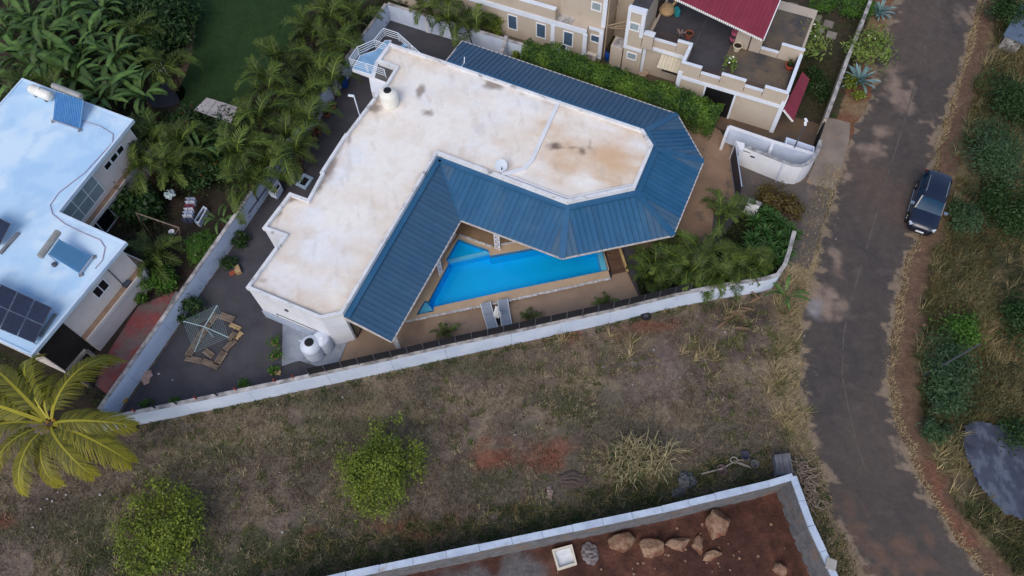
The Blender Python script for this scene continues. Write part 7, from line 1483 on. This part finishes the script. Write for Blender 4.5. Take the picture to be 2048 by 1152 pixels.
# ================================================================== GARDENS
rd_ = P(330, 190); sheet('garden_circle', [(rd_.x + 1.6 * math.cos(k * .2618), rd_.y + 1.3 * math.sin(k * .2618)) for k in range(24)], .03, mat('dark slate circle', C(66, 66, 76), C(54, 54, 62), scale=1.2, rough=.8, fine=.15))
m_slab = mat('brown path slab', C(122, 98, 74), C(98, 80, 62), scale=2, rough=.9, rand=.2, fine=.12)
gp = thing('garden_path', P(368, 120), 'curving brown slab path along the lawn edge', 'path'); cps = [(383, 30), (382, 60), (379, 90), (374, 118), (366, 145), (354, 170), (345, 182)]
pts = resample([P(x, y, .04) for x, y in cps], .55)
for i in range(len(pts) - 1):
    d = (pts[i + 1] - pts[i]); q = d.normalized() * .02; MB().beam(pts[i] + q, pts[i + 1] - q, .62, .05).build('slab', m_slab, gp)
def chair(px, py, rz, label):
    p = P(px, py, .03); root = thing('garden_chair', p, label, 'chair'); M = Matrix.Rotation(rz, 3, 'Z'); m = m_frame; T = lambda x, y, z: p + M @ Vector((x, y, z))
    mb = MB()
    for k in range(5): mb.beam(T(-.25 + .125 * k, -.25, .42), T(-.25 + .125 * k, .25, .42), .09, .03)
    mb.build('seat', m, root); mb = MB()
    for k in range(4): mb.beam(T(-.2 + .133 * k, .27, .45), T(-.2 + .133 * k, .36, .95), .07, .03)
    mb.beam(T(-.27, .36, .95), T(.27, .36, .95), .06); mb.build('backrest', m, root)
    for sx in (-.25, .25):
        for sy in (-.25, .27): MB().beam(T(sx, sy, 0), T(sx, sy, .42), .05).build('leg', m, root)
        MB().beam(T(sx, -.27, .65), T(sx, .33, .65), .06, .04).build('armrest', m, root)
chair(327, 147, .5, 'white garden chair beside the dark slate circle'); 
cn = [P(x, y, 1.9) for x, y in ((413, 195), (476, 214), (462, 246), (388, 220))]; cnp = thing('garden_shelter', Vector((*((cn[0] + cn[2]) / 2).xy, 0)), 'pale grey sheet roofed garden shelter among the palms', 'shelter'); m_sh = mat('pale grey sheeting', C(170, 164, 162), C(146, 140, 140), scale=1.6, rough=.7, rand=.08, fine=.1)
for i in range(6):
    t0, t1 = (i + .02) / 6, (i + .97) / 6; q = [cn[0] + (cn[1] - cn[0]) * t0, cn[0] + (cn[1] - cn[0]) * t1, cn[3] + (cn[2] - cn[3]) * t1, cn[3] + (cn[2] - cn[3]) * t0]; MB().hull8([p - Vector((0, 0, .03)) for p in q], [p + Vector((0, 0, .02 * (i % 2))) for p in q]).build('roof_sheet', m_sh, cnp)
for q in cn: MB().beam(Vector((q.x, q.y, 0)), q, .08).build('post', m_wood, cnp)
# laundry, planter and frame by the left house
zg = lambda x, y: (330 + x * .191, 340 + y * .191)
lr = thing('laundry_line', P(*zg(240, 400)), 'dark line of hanging red and white laundry in the left garden', 'laundry'); cl_ = [C(150, 160, 186), C(196, 204, 220), C(120, 58, 76), C(204, 208, 220), C(170, 184, 214), C(200, 206, 222), C(60, 66, 92)]
A_, B_ = P(*zg(265, 270), 1.2), P(*zg(215, 520), 1.2); MB().tube([A_, B_], .015, 4).build('line', m_post, lr)
for q in (A_, B_): MB().beam(Vector((q.x, q.y, 0)), q, .05).build('post', m_post, lr)
for i, c_ in enumerate(cl_):
    t = (i + .5) / 7; p = A_ + (B_ - A_) * t; mm = mat(f'laundry cloth {i}', c_, tuple(k * .8 for k in c_), scale=5, fine=.08); w_ = .2; e = (B_ - A_).normalized(); s = Vector((-e.y, e.x, 0)); MB().hull8([p - s * .3 - Vector((0, 0, .45)) + e * .07, p + s * .3 - Vector((0, 0, .5)) + e * .09, p + s * .3 - Vector((0, 0, .5)) + e * .11, p - s * .3 - Vector((0, 0, .45)) + e * .09], [p - s * .32, p + s * .32, p + s * .32 + e * .02, p - s * .32 + e * .02]).build('garment', mm, lr)
gb_ = [P(*zg(x, y), .5) for x, y in ((400, 375), (440, 400), (350, 560), (300, 530))]; pt_ = thing('planter_trough', Vector((*gb_[0].xy, 0)), 'pale blue rectangular trough beside the small broad-leaved plant', 'trough'); mb = MB(); ring(mb, xy(gb_), offset_poly(xy(gb_), .08), 0, .5); mb.build('trough_wall', m_bound, pt_); mb = MB(); mb.prism(offset_poly(xy(gb_), .085), 0, .35); mb.build('soil', m_soil, pt_)
crumple('white_sheet', *zg(60, 265), .45, .45, 'pale sheet drooping under the palms in the left garden', 'sheet', mat('pale sheet', C(186, 200, 204), C(160, 176, 182), scale=3, fine=.08), 21, .9, .5)
swg = thing('garden_swing', P(*z0b(900, 190)), 'thin wooden swing frame in the left garden', 'swing frame'); q = [P(*z0b(x, y), h) for x, y, h in ((815, 125, 1.6), (1075, 215, 1.6), (910, 260, 0), (870, 240, 0), (1090, 350, 0), (1000, 330, 0))]
mb = MB(); mb.tube([q[0], q[1]], .05, 6); mb.build('top_bar', m_wood, swg)
for a_, b_ in ((0, 2), (0, 3), (1, 4), (1, 5)): MB().tube([q[a_], q[b_]], .035, 5).build('leg', m_wood, swg)
for k in range(5): t = .35 + .12 * k; p = q[0] + (q[1] - q[0]) * t; MB().tube([p, p - Vector((0, 0, .6))], .012, 4).build('rope', m_wood, swg)
bs2 = P(*z0b(1037, 250), .8); bk2 = thing('white_basket', Vector((bs2.x, bs2.y, 0)), 'small white round basket on a post in the left garden', 'basket'); MB().lathe([(.14, 0), (.2, .25), (.16, .25), (.1, .04)], bs2, 14).build('basket_body', m_frame, bk2); MB().tube([Vector((bs2.x, bs2.y, 0)), bs2], .025).build('post', m_wood, bk2)
# cream house garden wall along the road, terrace pots
gwp = [P(x, y, 1.75) for x, y in ((1745, -10), (1723, 50), (1697, 113), (1667, 197), (1652, 237))]; gwl = thing('garden_wall', Vector((*gwp[2].xy, 0)), 'cream garden wall with grey weathered top along the road verge', 'wall')
for a_, b_ in zip(gwp[:-1], gwp[1:]):
    d = (b_ - a_).normalized(); MB().beam(Vector((a_.x, a_.y, .85)) + d * .01, Vector((b_.x, b_.y, .85)) - d * .01, .2, 1.7).build('wall_section', m_cream, gwl); MB().beam(Vector((a_.x, a_.y, 1.73)), Vector((b_.x, b_.y, 1.73)), .26, .06).build('coping', m_cope, gwl)
gg = thing('black_gate', P(1640, 270), 'narrow black metal gate between the garden wall and the entrance', 'gate'); a_, b_ = P(1650, 242, 1.5), P(1632, 296, 1.5)
for i in range(9): p = a_ + (b_ - a_) * (i + .5) / 9; MB().beam(Vector((p.x, p.y, .08)), Vector((p.x, p.y, 1.45)), .16, .03, up=Vector((0, 1, 0))).build('slat', m_black, gg)
for z in (.15, 1.45): MB().beam(Vector((a_.x, a_.y, z)), Vector((b_.x, b_.y, z)), .05).build('gate_rail', m_black, gg)
pth = thing('slab_path', P(1630, 40), 'pale square slab path in the cream house garden', 'path')
for i in range(4):
    for j in range(2):
        q0 = P(1585 + 24 * i + 6 * j, 12 + 12 * i + 22 * j, .05); MB().box(q0, (.75, .75, .06), AX).build('slab', mat('pale path slab', C(140, 132, 124), C(124, 116, 110), scale=2, rand=.15, fine=.1), pth)
m_pink = mat('pink plastic', C(176, 90, 110), C(150, 72, 92), scale=4, fine=.08); r4c = lambda x, y: (1320 + x * .2214, y * .2214)
pot(*r4c(690, 455), .32, .5, 'large cream pot on the terrace beside the screen wall', None, mat('cream pot', C(206, 196, 170), fine=.06), TF + .02); pot(*r4c(255, 345), .3, .5, 'terracotta pot on the terrace near the stepped parapet', None, m_terra, TF + .02); pot(*r4c(1165, 620), .34, .4, 'red pot with a small plant in the terrace corner', (m_dgreen, 60, .3, .2), mat('red pot', C(168, 74, 56), fine=.08), TF + .02, 541)
p = P(*r4c(660, 380), TF + .02); tb2 = thing('plastic_barrel', p, 'pink and dark striped barrel under the maroon roof edge', 'barrel')
for k in range(4): MB().lathe([(.3, .26 * k), (.33, .26 * k + .05), (.33, .26 * k + .2), (.3, .26 * k + .25)], p, 18).build('barrel_band', m_pink if k % 2 else mat('dark plum plastic', C(60, 44, 58), fine=.08), tb2)
bush('terrace_plant', *r4c(630, 580), 1.2, .45, .45, 260, .1, m_frang, 'thin flowering plant standing on the terrace floor', 'plant', 542, base=TF + .02, flowers=(m_floww, 10))
rosette('terrace_aloe', *r4c(180, 310), 'red-brown spiky plant in the dark corner of the terrace', 'plant', 543, 16, .6, [lance_mesh('aloe_leaf', .95, .13, leafmat('aloe leaf', C(90, 60, 60), C(170, 150, 140), .05), 60, 0, 3)], 'aloe_leaf', hc=.4, base=TF + .02)
p = P(*r4c(60, 110), TF + .02); lg = thing('bundle', p, 'heap of tan cloth and timber in the terrace corner', 'bundle'); MB().lathe([(.5, 0), (.6, .2), (.45, .5), (.1, .62)], p, 14).build('cloth_heap', mat('tan cloth', C(186, 156, 116), C(160, 132, 98), scale=3, bump=.6, fine=.15), lg, smooth=True); MB().beam(p + Vector((-.2, -.5, .2)), p + Vector((.9, .8, .6)), .16).build('timber', m_wood2, lg); MB().box(p + Vector((.7, -.3, .3)), (.3, .5, .6), .3).build('turquoise_tub', mat('turquoise plastic', C(40, 140, 150), fine=.06), lg, bevel=.05)
